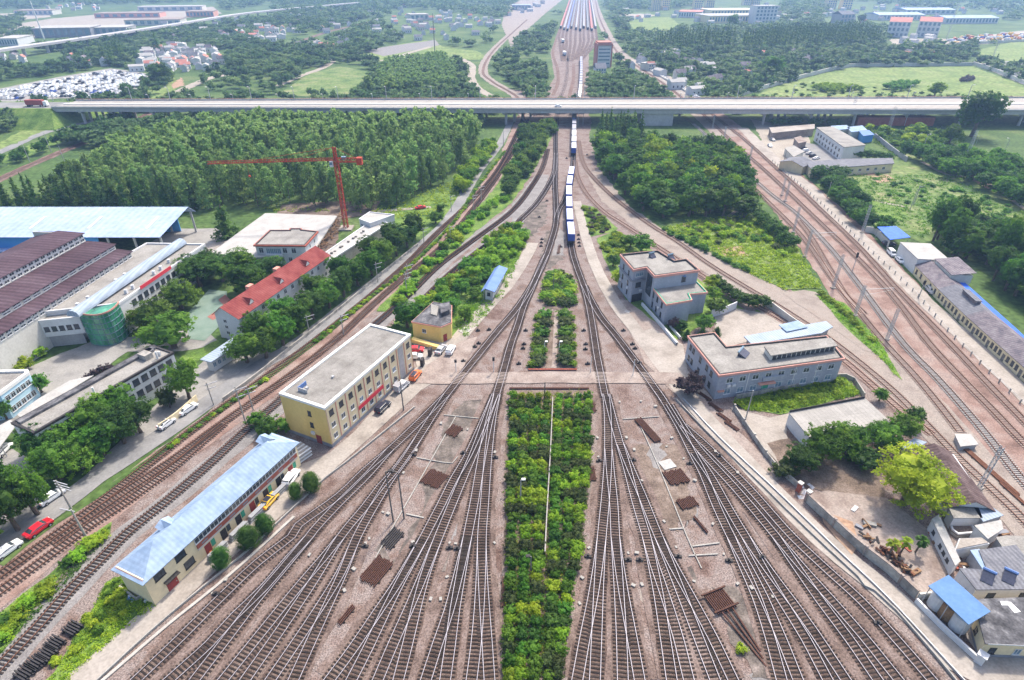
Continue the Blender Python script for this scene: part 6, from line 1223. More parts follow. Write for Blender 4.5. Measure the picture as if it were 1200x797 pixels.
for px in (85, 122, 170, 218, 268, 318, 366, 420, 480, 535, 587, 764, 890, 945, 996, 1056, 1120, 1190):
    pier = MB()
    for f_ in (.14, .38, .62, .86): p = bn(tx(px)).lerp(bf(tx(px)), f_); pier.tube(bl(p, -ZB - .2), bl(p, -3.3), .85, .85, 10)
    a, b = bn(tx(px)).lerp(bf(tx(px)), .06), bn(tx(px)).lerp(bf(tx(px)), .94); pier.bar(bl(a, -2.85), bl(b, -2.85), 2.0, 1.1, (0, 0, 1))
    pier.build('pier', m['bridge_conc'], br)
a, b = bn(tx(752)), bn(tx(790)); slab4(a + nd * 2, b + nd * 2, b + nd * 22, a + nd * 22, 0, ZB - 2.31).build('abutment', m['bridge_conc'], br)
a, b = bn(tx(1010)), bn(tx(1100)); q = PB('retaining_wall', 'brown-red wall under the right end of the bridge', None, 5, world=[(v.x, v.y) for v in (a + nd * 12, a + nd * 5, b + nd * 5, b + nd * 12)], cat='wall'); q.walls('brick_red')
# lamps on the bridge
def lamp(base, h, arm, label, group=None, mt='galvanised'):
    e = empty('street_lamp', base, 0, label, 'street lamp', group); MB().tube((0, 0, 0), (0, 0, h), .24, .17).build('pole', m[mt], e); MB().tube((0, 0, h), (arm.x, arm.y, h + .5), .13).build('arm', m[mt], e)
    d = arm.normalized(); MB().bar((arm.x * .8, arm.y * .8, h + .45), (arm.x + d.x * .8, arm.y + d.y * .8, h + .55), .7, .3).build('lamp_head', m['paint_white'], e); return e
for k, px in enumerate((70, 111, 154, 195, 238, 282, 328, 375, 427, 476, 528, 588, 641, 695, 751, 808, 868, 930, 995, 1062, 1134)):
    p = bf(tx(px, 116)) - nd * .4; lamp(p, 8.2, -nd * 1.8, 'tall lamp on the far side of the bridge, %s from the left' % OW[k], 'tall bridge lamps')
for k, px in enumerate((78, 166, 212, 257, 306, 355, 409, 461, 514, 633, 748, 800, 872, 938, 1007, 1079)):
    p = bf(tx(px, 116)) + nd * 6.0; lamp(Vector((p.x, p.y, 0)), 12.6, -nd * 1.5, 'shorter lamp behind the bridge, %s from the left' % OW[k], 'shorter lamps behind the bridge')
# earth ramp at the left end
P0, P1, P2, P3 = nl0 - nd * 2, nl - nd * .5, fl + nd * .5, fl0 + nd * 2; ux = (P1 - P0).normalized()
vs = [(p.x, p.y, ZB - .5) for p in (P0, P1, P2, P3)] + [(p.x, p.y, -.1) for p in (P0 - nd * 16, P1 - nd * 16 + ux * 10, P2 + nd * 16 + ux * 10, P3 + nd * 16)]
rp = MB().add(vs, [(0, 1, 2, 3), (4, 5, 1, 0), (5, 6, 2, 1), (6, 7, 3, 2), (7, 4, 0, 3)]).build('embankment', m['grass']); rp['kind'] = 'structure'; rp = MB().face([(p.x, p.y, ZB - .46) for p in (P0 + nd * 3, P1 + nd * 2, P2 - nd * 2, P3 - nd * 3)]).build('street', m['road_grey']); rp['kind'] = 'structure'
# --- cars
def car(px, py, qx, qy, color, label, kind='sedan', roof=None, z=0.0, L=4.6):
    """centre (px,py) heading towards (qx,qy)"""
    a, b = G(px, py, z), G(qx, qy, z); h = math.atan2(b.y - a.y, b.x - a.x)
    e = empty('van' if kind == 'van' else 'truck' if kind == 'pickup' else 'car', (a.x, a.y, z + .12 if z < 1 else z), h, label, 'van' if kind == 'van' else 'truck' if kind == 'pickup' else 'car')
    prof = dict(sedan=[(-2.25, .32, .45), (-2.3, .75, .82), (-2.2, 1.02, .80), (-1.75, 1.06, .80), (-1.05, 1.42, .62), (.45, 1.44, .62), (1.3, 1.0, .80), (2.1, .86, .76), (2.3, .62, .70), (2.28, .32, .5)],
                suv=[(-2.2, .35, .5), (-2.3, .9, .86), (-2.25, 1.25, .82), (-1.85, 1.68, .68), (.45, 1.70, .68), (1.2, 1.15, .84), (2.15, .98, .8), (2.3, .65, .76), (2.28, .35, .5)],
                van=[(-2.2, .35, .5), (-2.28, .9, .84), (-2.2, 1.75, .74), (-1.9, 1.9, .70), (1.1, 1.9, .70), (1.85, 1.15, .82), (2.2, .95, .8), (2.28, .6, .76), (2.25, .35, .5)])['van' if kind == 'pickup' else kind]
    s_ = L / 4.6; b_ = MB(); ring = [(x * s_, z_, w) for x, z_, w in prof]; n = len(ring)
    vs = [(x, -w, z_) for x, z_, w in ring] + [(x, w, z_) for x, z_, w in ring]
    b_.add(vs, [(i, (i + 1) % n, (i + 1) % n + n, i + n) for i in range(n)] + [tuple(range(n - 1, -1, -1)), tuple(range(n, 2 * n))])
    # sill sides: widen the lower body
    x0, x1 = ring[0][0] + .06, ring[-1][0] - .06; b_.box(x0, x1, -.86, .86, .34, .80)
    body = b_.build('body', m[color], e)
    for ed in (body,):
        bv = ed.modifiers.new('soft', 'BEVEL'); bv.width = .05; bv.segments = 2; bv.limit_method = 'ANGLE'
    g = MB(); top = {'sedan': (-1.05, .45, 1.43, .63), 'suv': (-1.85, .45, 1.69, .69), 'van': (-1.9, 1.1, 1.89, .71), 'pickup': (-.2, 1.1, 1.89, .71)}[kind]; lo = {'sedan': (-1.7, 1.2, 1.06, .81), 'suv': (-2.2, 1.1, 1.2, .83), 'van': (-2.2, 1.75, 1.25, .815), 'pickup': (-.3, 1.75, 1.25, .815)}[kind]
    for sg in (-1, 1): g.face([(lo[0] * s_, sg * lo[3], lo[2]), (lo[1] * s_, sg * lo[3], lo[2]), (top[1] * s_, sg * top[3], top[2] - .06), (top[0] * s_, sg * top[3], top[2] - .06)])
    dz = .025
    g.face([((lo[1] + .02) * s_, -lo[3] + .1, lo[2] + dz), ((lo[1] + .02) * s_, lo[3] - .1, lo[2] + dz), ((top[1] + .05) * s_, top[3] - .06, top[2] - .03), ((top[1] + .05) * s_, -top[3] + .06, top[2] - .03)])
    g.face([((lo[0] - .02) * s_, -lo[3] + .1, lo[2] + dz), ((lo[0] - .02) * s_, lo[3] - .1, lo[2] + dz), ((top[0] - .05) * s_, top[3] - .06, top[2] - .03), ((top[0] - .05) * s_, -top[3] + .06, top[2] - .03)])
    g.build('windows', m['glass_dark'], e)
    if roof: MB().box(top[0] * s_ + .05, top[1] * s_ - .05, -.56, .56, top[2] + .005, top[2] + .03).build('roof_panel', m[roof], e)
    for x in (-1.4, 1.4):
        for y in (-.86, .86):
            w_ = MB().tube((x * s_, y - .11, .33), (x * s_, y + .11, .33), .33, n=12).build('wheel', m['tyre'], e); MB().tube((x * s_, y - .12, .33), (x * s_, y + .12, .33), .18, n=8).build('rim', m['galvanised'], w_)
    for y in (-.6, .6): MB().box(2.2 * s_, 2.31 * s_, y - .18, y + .18, .62, .76).build('headlight', m['paint_white'], e); MB().box(-2.315 * s_, -2.2 * s_, y - .16, y + .16, .78, .92).build('tail_light', m['plastic_red'], e)
    if kind == 'pickup': MB().box(-2.2 * s_, -.4 * s_, -.85, .85, 1.92, 2.1).build('canopy', m['wall_grey'], e)
    return e
car(47, 622, 62, 611, 'car_red', 'red saloon on the access road at the left'); car(10, 648, 25, 637, 'car_white', 'white saloon on the access road at the left edge')
car(221, 482, 233, 474, 'car_white', 'white saloon parked by the cream wall at the white office'); car(196, 499, 207, 491, 'car_white', 'smaller white car with dark glass behind the white saloon at the cream wall', L=4.0, roof='glass_dark')
car(62, 585, 74, 577, 'car_white', 'white car half hidden under the plane trees by the access road'); car(4, 531, 9, 526, 'car_white', 'white car parked under the canopy at the left edge')
car(316, 590, 325, 580, 'car_yellow', 'bright yellow car with a black roof beside the blue-roofed depot', roof='car_dark', L=4.2); car(342, 563, 350, 551, 'car_white', 'white estate car parked at the rear of the blue-roofed depot', 'suv')
car(449, 480, 457, 472, 'car_dark', 'dark blue estate car in front of the yellow office', 'suv'); car(471, 456, 480, 448, 'car_silver', 'silver pickup with a canopy in front of the yellow office', 'pickup', roof='car_white')
car(487, 443, 494, 434, 'car_orange', 'orange car with black roof at the far end of the yellow office', 'suv', roof='car_dark', L=4.3); car(487, 412, 494, 412, 'car_red', 'dark red car behind the corner of the yellow office')
car(486, 420, 490, 420, 'car_white', 'white car peeping out behind the yellow office corner', L=4.0)
car(517, 412, 524, 404, 'car_silver', 'silver saloon parked by the small yellow house', roof=None); car(528, 413, 533, 404, 'car_white', 'white hatchback next to the silver saloon by the small yellow house', 'suv', L=4.2)
car(1041, 288, 1048, 288, 'car_dark', 'dark blue car under the blue carport canopy', 'suv'); car(1044, 299, 1048, 303, 'car_white', 'white minivan at the top of the row by the white boxy block', 'van'); car(1054, 307, 1059, 312, 'car_white', 'white saloon parked below the white minivan')
car(1090, 343, 1096, 349, 'car_silver', 'silver hatchback in front of the purple-tiled cottage', 'suv'); car(1124, 374, 1131, 381, 'car_white', 'white van in front of the lower cottage', 'van', L=4.9); car(1154, 398, 1160, 404, 'car_dark', 'black car at the wall of the long lower cottage')
car(493, 245, 498, 244, 'car_red', 'red car by the bush at the edge of the poplar grove'); car(902, 172, 908, 178, 'car_white', 'white car on the concrete road below the bridge'); car(905, 165, 910, 168, 'car_silver', 'silver car on the concrete road close to the bridge')
a = bn(tx(654, 126)).lerp(bf(tx(654, 126)), .12); 
e = car(654, 125.5, 664, 125.5, 'car_white', 'white car driving on the bridge above the container train', z=ZB + .01)
for k, (px, py) in enumerate([(934, 171), (938, 173), (941, 175), (944, 178), (948, 181), (952, 184), (956, 187)]): car(px, py, px + 4, py - 1, ['car_red', 'car_white', 'car_dark', 'car_white', 'car_silver', 'car_dark', 'car_white'][k], '%s car of the row parked beside the white warehouse, counted from the bridge' % OW[k], 'suv' if k % 2 else 'sedan')
# red lorry on the left end of the bridge
p = bn(tx(46, 123)).lerp(bf(tx(46, 123)), .3); p.z = ZB - .45; e = empty('lorry', p, math.atan2((nr_ - nl).y, (nr_ - nl).x), 'red box lorry at the left end of the bridge', 'lorry')
MB().box(-6, 5, -1.25, 1.25, 1.2, 4.0).build('cargo_box', m['box_red'], e); MB().box(5.3, 7.4, -1.2, 1.2, .7, 3.3).build('cab', m['car_white'], e); MB().box(-6, 7, -.5, .5, .7, 1.19).build('chassis', m['iron_dark'], e)
for x in (-5, -3.8, 3, 6.3):
    for y in (-1.05, 1.05): MB().tube((x, y - .15, .5), (x, y + .15, .5), .5, n=12).build('wheel', m['tyre'], e)
# --- container train
TP = smooth(GP([(669.5, 290), (667.3, 267), (666.5, 245), (666.8, 224.5), (670.8, 199.7), (672, 183), (672.5, 154), (673.5, 136), (679, 116), (680.5, 98), (681, 83), (681.4, 69), (687, 62), (699, 52)]), 1.0)
TL = [0.0]
for a, b in zip(TP, TP[1:]): TL.append(TL[-1] + (b - a).length)
def on_track(s):
    for i in range(len(TL) - 1):
        if TL[i + 1] >= s: t = (s - TL[i]) / (TL[i + 1] - TL[i]); d = TP[i + 1] - TP[i]; return TP[i].lerp(TP[i + 1], t), math.atan2(d.y, d.x)
    return None
def wagon_meshes(side, top):
    c = MB().box(-6.1, 6.1, -1.22, 1.22, 1.35, 3.95)
    for k in range(24): x = -5.9 + k * .51; c.box(x - .08, x + .08, 1.222, 1.26, 1.5, 3.8); c.box(x - .08, x + .08, -1.26, -1.222, 1.5, 3.8)
    c.mat(1).box(-6.0, 6.0, -1.15, 1.15, 3.952, 3.99)
    return c.mesh('container', [m[side], m[top]])
fm = MB().box(-6.6, 6.6, -1.3, 1.3, 1.0, 1.3).box(-6.3, 6.3, -.35, .35, .6, .99).mesh('wagon_frame', m['iron_dark'])
bm_ = MB().box(-1.3, 1.3, -.9, .9, .45, .85)
for x in (-.9, .9):
    for y in (-.75, .75): bm_.tube((x, y - .06, .62), (x, y + .06, .62), .42, n=10)
bogm = bm_.mesh('bogie', m['iron_brown'])
CM = {k: wagon_meshes(*v) for k, v in dict(blue=('box_blue', 'box_top'), white=('box_white', 'box_white'), grey=('box_grey', 'box_grey'), deep=('box_blue', 'box_grey'), bw=('box_blue', 'box_white')).items()}
def wagon(s, key, label, group):
    r = on_track(s)
    if not r: return
    p, h = r; e = empty('container_wagon', (p.x, p.y, .32), h, label, 'railway wagon', group); link(bpy.data.objects.new('container', CM[key]), e); link(bpy.data.objects.new('wagon_frame', fm), e)
    for x in (-4.6, 4.6): o = bpy.data.objects.new('bogie', bogm); o.location = (x, 0, 0); link(o, e)
s0 = 8.0
for k in range(6): wagon(s0 + k * 14.6, 'blue', 'blue container wagon with pale roof, %s from the camera in the nearer rake' % OW[k], 'nearer rake of blue container wagons')
def s_at(py):
    y = G(672, py).y
    for p, l in zip(TP, TL):
        if p.y >= y: return l
    return TL[-1]
s1 = s_at(183.5) + 6; keys = ['bw', 'white', 'white', 'grey', 'grey', 'deep', 'white', 'grey', 'white', 'white', 'white', 'white', 'white', 'white', 'grey', 'deep', 'grey', 'grey', 'deep', 'grey', 'deep', 'deep', 'deep', 'deep', 'deep', 'deep']
for k in range(26): wagon(s1 + k * 14.6, keys[k], '%s container wagon of the farther rake, counted from the near end' % OW[k], 'farther rake of container wagons')
# --- parked trains in the far yard
fw = MB().mat(0).box(-6.3, 6.3, -1.45, 1.45, 1.2, 3.8).mat(1).box(-6.5, 6.5, -1.2, 1.2, .4, 1.19)
YC = ['box_red', 'box_grey', 'box_blue', 'car_dark', 'box_grey', 'car_dark', 'box_grey', 'car_dark', 'box_red', 'box_grey']
yw = {c: MB.mesh(fw, 'goods_wagon', [m[c], m['iron_dark']]) for c in sorted(set(YC) | {'box_white', 'car_dark'})}
rest = {}
for i, (x0, x1) in enumerate([(657, 668), (661, 671), (665, 673.5), (669.6, 676), (675, 679), (680, 682), (684, 684.4), (689, 687), (693.5, 690), (698, 692.5)]):
    a, b = G(x0, 34 + (i % 3) * 1.5), G(x1, 0); d = (b - a); L = d.length; d.normalize(); h = math.atan2(d.y, d.x)
    for k in range(int(L / 14)):
        p = a + d * (k * 14 + 7); c = YC[i] if k > 0 or i % 2 else 'car_dark'
        if k < 11: o = link(bpy.data.objects.new('goods_wagon', yw[c])); o.location = (p.x, p.y, .3); o.rotation_euler = (0, 0, h); tag(o, 'goods wagon in the %s parked train from the left in the far yard' % OW[i], 'railway wagon', 'wagons of the %s parked train' % OW[i])
        elif k < 70: rest.setdefault(c, []).append((p, h))
b_ = MB(); cs_ = list(rest)
for ci, c in enumerate(cs_):
    b_.mat(ci)
    for p, h in rest[c]:
        ca, sa = math.cos(h), math.sin(h); b_.add([(p.x + x * ca - y * sa, p.y + x * sa + y * ca, z) for z in (.6, 4.0) for x, y in ((-6.3, -1.4), (6.3, -1.4), (6.3, 1.4), (-6.3, 1.4))], [(4, 5, 6, 7), (0, 1, 5, 4), (1, 2, 6, 5), (2, 3, 7, 6), (3, 0, 4, 7)])
o = b_.build('goods_wagons', [m[c] for c in cs_]); tag(o, 'far ends of the parked trains fading into the haze', 'railway wagons', None, 'stuff')
for px, py, c, lb in ((661.5, 65, 'box_white', 'single white wagon alone in the far yard throat'), (659.5, 50, 'box_white', 'single wagon just in front of the parked trains')):
    o = link(bpy.data.objects.new('goods_wagon', yw[c])); g = G(px, py); o.location = (g.x, g.y, .3); o.rotation_euler = (0, 0, R(92)); tag(o, lb, 'railway wagon')
# --- tower crane
cb = G(406, 268); tc = empty('tower_crane', cb, 0, 'red tower crane with a long jib reaching left over the grove', 'crane')
def lattice(p0, p1, w, seg, tri=False, r=.11):
    b = MB(); a, c = Vector(p0), Vector(p1); d = (c - a); n = max(1, int(d.length / seg)); dn = d.normalized(); u = dn.cross(Vector((0, 1, 0) if abs(dn.z) > .8 else (0, 0, 1))).normalized(); v = dn.cross(u)
    cs = [(u * -.5 + v * -.5), (u * .5 + v * -.5), (u * .5 + v * .5), (u * -.5 + v * .5)] if not tri else [u * -.5, u * .5, v * (-.8 if (v.z < 0) else .8)]
    for q in cs: b.bar(a + q * w, c + q * w, r * 1.6, r * 1.6, (0.3, .2, .9))
    k = len(cs)
    for i in range(n):
        s0_, s1_ = a + d * (i / n), a + d * ((i + 1) / n)
        for j in range(k): b.bar(s0_ + cs[j] * w, s1_ + cs[(j + 1) % k] * w, r, r, (.3, .2, .9)); b.bar(s0_ + cs[j] * w, s0_ + cs[(j + 1) % k] * w, r, r, (.3, .2, .9))
    return b
ZJ = 26.0
jt, ct = G(243, 192, ZJ) - cb, G(421, 187.5, ZJ) - cb; jt.z = ct.z = ZJ; jd = (jt * Vector((1, 1, 0))).normalized()
lattice((0, 0, 0), (0, 0, ZJ), 1.45, 1.5, r=.12).build('mast', m['crane_red'], tc)
lattice((0, 0, ZJ), (jt.x, jt.y, ZJ), 1.1, 1.4, True, .10).build('jib', m['crane_red'], tc); lattice((0, 0, ZJ), (ct.x, ct.y, ZJ), 1.3, 1.5, False, .13).build('counter_jib', m['crane_red'], tc)
lattice((0, 0, ZJ), (0, 0, ZJ + 4.6), .9, 1.1, r=.14).build('apex', m['crane_red'], tc)
tb = MB(); tb.bar((0, 0, ZJ + 4.5), tuple(jt * .62 + Vector((0, 0, .9 + ZJ * .38))), .09, .09); tb.bar((0, 0, ZJ + 4.5), (jt.x * .3, jt.y * .3, ZJ + .9), .09, .09); tb.bar((0, 0, ZJ + 4.5), (ct.x * .9, ct.y * .9, ZJ + .6), .09, .09); tb.build('tie_bar', m['crane_red'], tc)
MB().box(ct.x - .9, ct.x + 1.0, ct.y - 1.0, ct.y + 1.0, ZJ - 1.6, ZJ + .9).build('counterweight', m['crane_red'], tc); cabm = MB().box(-2.2, -.95, -1.2, .2, ZJ - 2.2, ZJ - .2).build('cab', m['wall_white'], tc); MB().box(-2.21, -1.2, -1.23, .1, ZJ - 1.4, ZJ - .5).build('cab_window', m['glass_blue'], cabm)
q = jt * .7; MB().tube((q.x, q.y, ZJ - .6), (q.x, q.y, ZJ - 4.5), .04).box(q.x - .3, q.x + .3, q.y - .3, q.y + .3, ZJ - 5.1, ZJ - 4.5).build('hook', m['crane_red'], tc); MB().box(-2.5, 2.5, -2.5, 2.5, -.1, .5).build('footing', m['concrete'], tc)
MB().box(ct.x * .35 - .8, ct.x * .35 + .8, ct.y * .35 - .5, ct.y * .35 + .5, ZJ + .2, ZJ + 1.3).build('winch', m['glass_blue'], tc)
# --- masts and poles
def arm_vec(px, py, qx, qy): v = G(qx, qy) - G(px, py); v.z = 0; return v.normalized()
def lat_mast(px, py, h, label, arm=None, w=.6, group='lattice masts of the right main line', mt='galvanised'):
    e = empty('catenary_mast', G(px, py), R(30), label, 'mast', group); lattice((0, 0, 0), (0, 0, h), w, .9, r=.05).build('lattice', m[mt], e); MB().box(-.6, .6, -.6, .6, -.1, .35).build('footing', m['concrete'], e)
    if arm: ca = R(-30); v = Vector((arm[0] * math.cos(ca) - arm[1] * math.sin(ca), arm[0] * math.sin(ca) + arm[1] * math.cos(ca), 0)); MB().bar((0, 0, h * .86), (v.x, v.y, h * .86), .11, .11).bar((v.x, v.y, h * .86), (v.x, v.y, h * .6), .07, .07).bar((0, 0, h * .66), (v.x, v.y, h * .8), .05, .05).build('arm', m[mt], e)
    return e
for k, (px, py, h, arm) in enumerate([(1147, 572, 10.5, None), (1039, 398, 9.5, None), (1001.5, 370, 9.8, (9, 1)), (976, 338, 11.5, None), (943, 301, 10, (9, 1)), (929.5, 272.5, 10, None), (920, 236, 8.5, None), (916, 229, 8, None), (878, 190, 8, None), (848, 165, 8, (7, 0)), (822, 172, 8, None), (835, 150, 8, None)]):
    lat_mast(px, py, h, 'grey lattice mast on the right main line, %s from the bottom of the picture' % OW[k], arm)
lat_mast(1010, 273, 11, 'tall lattice mast beside the concrete road above the blue canopy', None, .7, None); lat_mast(1040, 156, 15, 'lattice pylon on the garden by the bridge', None, 1.3, None); lat_mast(996, 141, 15, 'lattice pylon rising in front of the bridge above the storage yard', None, 1.2, None)
lat_mast(1128, 196, 18, 'tall lattice lamp mast at the far right thicket', (2, 0), 1.0, None); lat_mast(1160, 76, 26, 'thin lattice pylon on the far right meadow', None, 1.2, None); lat_mast(1109, 46, 42, 'very tall thin pylon near the red-roofed pair of houses', None, 1.6, None)
def pole(px, py, h, label, group=None, arms=(), lamp_=None, mt='pole_concrete', name='utility_pole', r=.16, head=None):
    e = empty(name, G(px, py), 0, label, 'pole', group); MB().tube((0, 0, -.2), (0, 0, h), r, r * .65, 8).build('shaft', m[mt], e)
    for z, (ax_, ay), L in arms: MB().bar((-ax_ * L * .25, -ay * L * .25, z), (ax_ * L, ay * L, z), .14, .14).build('cross_arm', m['galvanised'], e)
    if lamp_: MB().bar((0, 0, h), (lamp_[0], lamp_[1], h + .2), .12, .12).build('lamp_arm', m[mt], e); MB().box(lamp_[0] - .35, lamp_[0] + .35, lamp_[1] - .25, lamp_[1] + .25, h + .1, h + .32).build('lamp_head', m['paint_white' if mt != 'pole_dark' else 'iron_dark'], e)
    if head: MB().box(-.28, .28, -.2, .2, h - head, h).build('signal_head', m['iron_dark'], e)
    return e
LP = [(363, 391, 5.8), (403, 393, 6.5), (443, 331, 7), (477, 345, 7.5), (479, 335, 7.5), (528, 281, 5.5), (497, 285, 6), (529, 248, 7), (555, 246, 6.5), (564, 235, 6.5), (250.6, 475, 6.5), (288, 496, 10), (297, 481, 6.6)]
for k, (px, py, h) in enumerate(sorted(LP, key=lambda q: -q[1])):
    v = (.8, .6); pole(px, py, h, 'concrete mast along the left main line, %s from the camera' % OW[k], 'concrete masts of the left main line', [(h * .9, v, 2.2), (h * .72, v, 1.6)])
v = arm_vec(84, 597, 110, 605)
pole(84, 597, 7.4, 'concrete utility pole with several cross-arms by the access road', None, [(7.1, (v.x, v.y), 2.6), (6.4, (v.x, v.y), 2.8), (5.7, (v.x, v.y), 2.8)], r=.2)
pole(101.5, 630, 7.0, 'concrete mast with one long arm rising from the shrubs at the left', None, [(6.7, (-.9, .2), 2.6)], r=.2)
pole(473, 481, 8.5, 'dark lamp post in front of the yellow office', None, lamp_=(-1.0, .6), mt='pole_dark'); pole(461, 612, 12.5, 'left leg of the tall twin lamp posts in the yard', 'twin lamp posts of the left yard', lamp_=(.8, 0), mt='pole_dark'); pole(473.6, 608, 11.5, 'right leg of the tall twin lamp posts in the yard', 'twin lamp posts of the left yard', lamp_=(-.8, 0), mt='pole_dark')
pole(638, 467, 4.6, 'dark post at the top of the long central hedge', mt='pole_dark'); pole(610, 590, 6.0, 'grey lamp post inside the long central hedge, farther one', lamp_=(.5, 0), mt='pole_concrete'); pole(622, 672, 4.2, 'lamp post inside the long central hedge, nearer one', lamp_=(-.5, 0), mt='pole_dark')
pole(873, 494, 8.5, 'pole with a blue foot by the broken low wall', None); pole(741.6, 440, 4.6, 'white signal post between the right throat tracks', mt='paint_white', r=.12, head=None); pole(578.6, 436, 4.4, 'white signal post with a black head left of the paired hedges', mt='paint_white', r=.12, head=1.0)
pole(534.5, 436, 3.6, 'white post with black sign at the left end of the level crossing', mt='paint_white', r=.12, head=.7); pole(648, 345, 7.0, 'slim dark post in the oval flower bed', mt='pole_dark', r=.1); pole(691.7, 437, 4.8, 'white post right of the paired hedges', mt='paint_white', r=.1)
for px, sd in ((638, 'left'), (655, 'right')): pole(px, 414, 3.4, 'white twin-lamp post standing in the %s row of the paired hedges' % sd, 'white lamp posts in the paired hedges', lamp_=(.4, 0), mt='paint_white', r=.12)
pole(999, 317, 6.4, 'signal mast with black signal head on the right main line', mt='galvanised', head=1.8, r=.14); pole(1070, 241, 8.5, 'concrete double pole among the allotments', [] and None, [(8, (1, 0), 1.2)], r=.22); pole(1080, 179, 9.5, 'white lamp post behind the allotments', lamp_=(1.2, 0), mt='galvanised'); pole(1100, 184, 8, 'concrete pole at the edge of the far right thicket'); pole(1175, 183, 9, 'lamp post at the right edge below the bridge', lamp_=(-1.2, 0), mt='galvanised'); pole(969, 232, 7, 'concrete pole between road and allotment trees'); pole(1066, 247, 9, 'leaning concrete pole at the allotment path'); pole(917, 196, 8, 'grey pole beside the concrete road by the storehouse'); pole(1076, 350, 6, 'pole with a transformer on the road verge', None, head=1.2)
pole(510, 66, 42, 'very tall thin dark pole on the far field', mt='pole_dark', r=.5); pole(52, 46, 46, 'tall white mast far away at the upper left', mt='paint_white', r=.9)
for k, (px, py, h) in enumerate([(78, 195, 10), (122, 153, 9), (60, 178, 10), (35, 190, 9), (590, 172, 9), (637, 150, 8), (677, 150, 9), (683, 147, 8)]): pole(px, py, h, ['grey mast by the branch line in front of the left bridge end', 'pole right beside the left bridge end', 'mast on the grassy slope at the left', 'lamp mast nearest the left edge by the road', 'mast by the road bend right of the grove', 'mast on the near side of the bridge left of the train', 'white mast right of the train under the bridge', 'second mast right of the train under the bridge'][k], mt='galvanised')
# lineside fence between right main line and road
fx = resample(smooth(GP([(905, 190), (962, 240), (1000, 277), (1064, 337), (1114, 393), (1200, 478), (1280, 556)]), 2.0), 4.0); o_ = fx[0].copy(); fe = empty('lineside_fence', o_, 0, 'low post fence between the right main line and the concrete road', 'fence')
for p in fx[:100]: q = p - o_; MB().box(q.x - .12, q.x + .12, q.y - .12, q.y + .12, 0, 1.3).build('post', m['pole_concrete'], fe)
rb = MB()
for a, b in zip(fx, fx[1:]): rb.bar((a.x - o_.x, a.y - o_.y, 1.1), (b.x - o_.x, b.y - o_.y, 1.1), .05, .05)
rb.build('wire', m['galvanised'], fe)
# --- yard gear
def rail_stack(px, py, w, l, ang, n, label, mt='iron_brown', layers=1, bearer=True):
    e = empty('rail_stack', G(px, py), ang, label, 'stack of rails', 'stacks of old rails in the yard'); hh = .12
    for q in range(layers):
        for k in range(n): y = -w / 2 + w * (k + .5) / n; dx = rng.uniform(-.25, .25); MB().box(-l / 2 + dx, l / 2 + dx, y - w / n * .27, y + w / n * .27, .2 + q * .3, .45 + q * .3).build('rail', m[mt], e)
    for x in (-l * .3, l * .3): MB().box(x - .12, x + .12, -w / 2 - .2, w / 2 + .2, 0, .198).build('bearer', m['sleeper_wood'], e)
    return e
rail_stack(532, 506, 2.8, 3.4, R(62), 9, 'small stack of rusty rails nearest the level crossing on the left'); rail_stack(509, 562, 4.2, 4.0, R(62), 13, 'wide stack of brown rails with orange ends in the left yard'); rail_stack(460, 632, 2.6, 4.0, R(62), 7, 'stack of black rails by the cable duct', 'iron_dark'); rail_stack(441.6, 670, 3.4, 5.0, R(62), 11, 'stack of brown rails left of the front tracks'); rail_stack(406, 722, .9, 3.4, R(62), 3, 'small bundle of three rails below the big stack')
rail_stack(591, 694, 1.0, 5.5, R(88), 4, 'narrow rail stack along the left edge of the central hedge'); rail_stack(759, 505, 1.8, 8.0, R(112), 7, 'long narrow rail stack in the right yard'); rail_stack(792, 560, 4.2, 3.6, R(108), 13, 'wide rail stack in the middle of the right yard'); rail_stack(805, 590, 3.6, 2.4, R(108), 11, 'lower wide rail stack just below the middle one')
rail_stack(695, 478, 1.1, 3.6, R(90), 4, 'rail stack at the top right edge of the central hedge'); rail_stack(693, 556, 1.6, 4.0, R(90), 6, 'rail stack halfway down the right edge of the central hedge'); rail_stack(820, 615, .5, 4.0, R(112), 2, 'pair of loose rails in the right yard'); rail_stack(655, 293, 1.0, 8, R(82), 4, 'rail stack lying left of the train front')
PA = math.atan2(*((G(1190, 600) - G(1125, 540)).yx)); rail_stack(1160, 553, 1.2, 13, PA, 5, 'long bundle of rust-red pipes beside the lattice mast at the right edge', 'rail_rust'); rail_stack(1189, 582, .8, 7, PA, 3, 'shorter bundle of rust-red pipes at the right edge', 'rail_rust')
for k, (px, py) in enumerate([(86, 738), (65, 756), (56, 768), (43, 778), (30, 790)]): rail_stack(px, py, 1.9, 2.6, R(-22), 5, 'stack of black sleepers on the weedy bank, %s from the depot' % OW[k], 'iron_dark', 2)
for k, (px, py) in enumerate([(826, 466), (838, 478), (848, 490), (857, 500)]): rail_stack(px, py, 1.0, 3.6, R(-58), 3, 'rusty scrap rails along the right path, %s from the grey depot' % OW[k])
# junk piles by the dirt yard wall
for k, (px, py, n) in enumerate([(1018, 632, 8), (1030, 645, 10), (1045, 655, 16), (1058, 668, 18)]):
    e = empty('scrap_pile', G(px, py), R(-48), 'pile of rusty scrap inside the grey concrete wall, %s from the gate' % OW[k], 'scrap pile', 'scrap piles in the dirt yard')
    for j in range(n): o = MB().box(-rng.uniform(.3, .9), rng.uniform(.3, .9), -.15, .15, -.12, .12).build('scrap_piece', m[rng.choice(['iron_brown', 'iron_dark', 'rail_rust', 'wood'])], e); o.location = (rng.uniform(-1.3, 1.3), rng.uniform(-.8, .8), rng.uniform(.15, .9)); o.rotation_euler = (rng.uniform(-.5, .5), rng.uniform(-.5, .5), rng.uniform(0, 3))
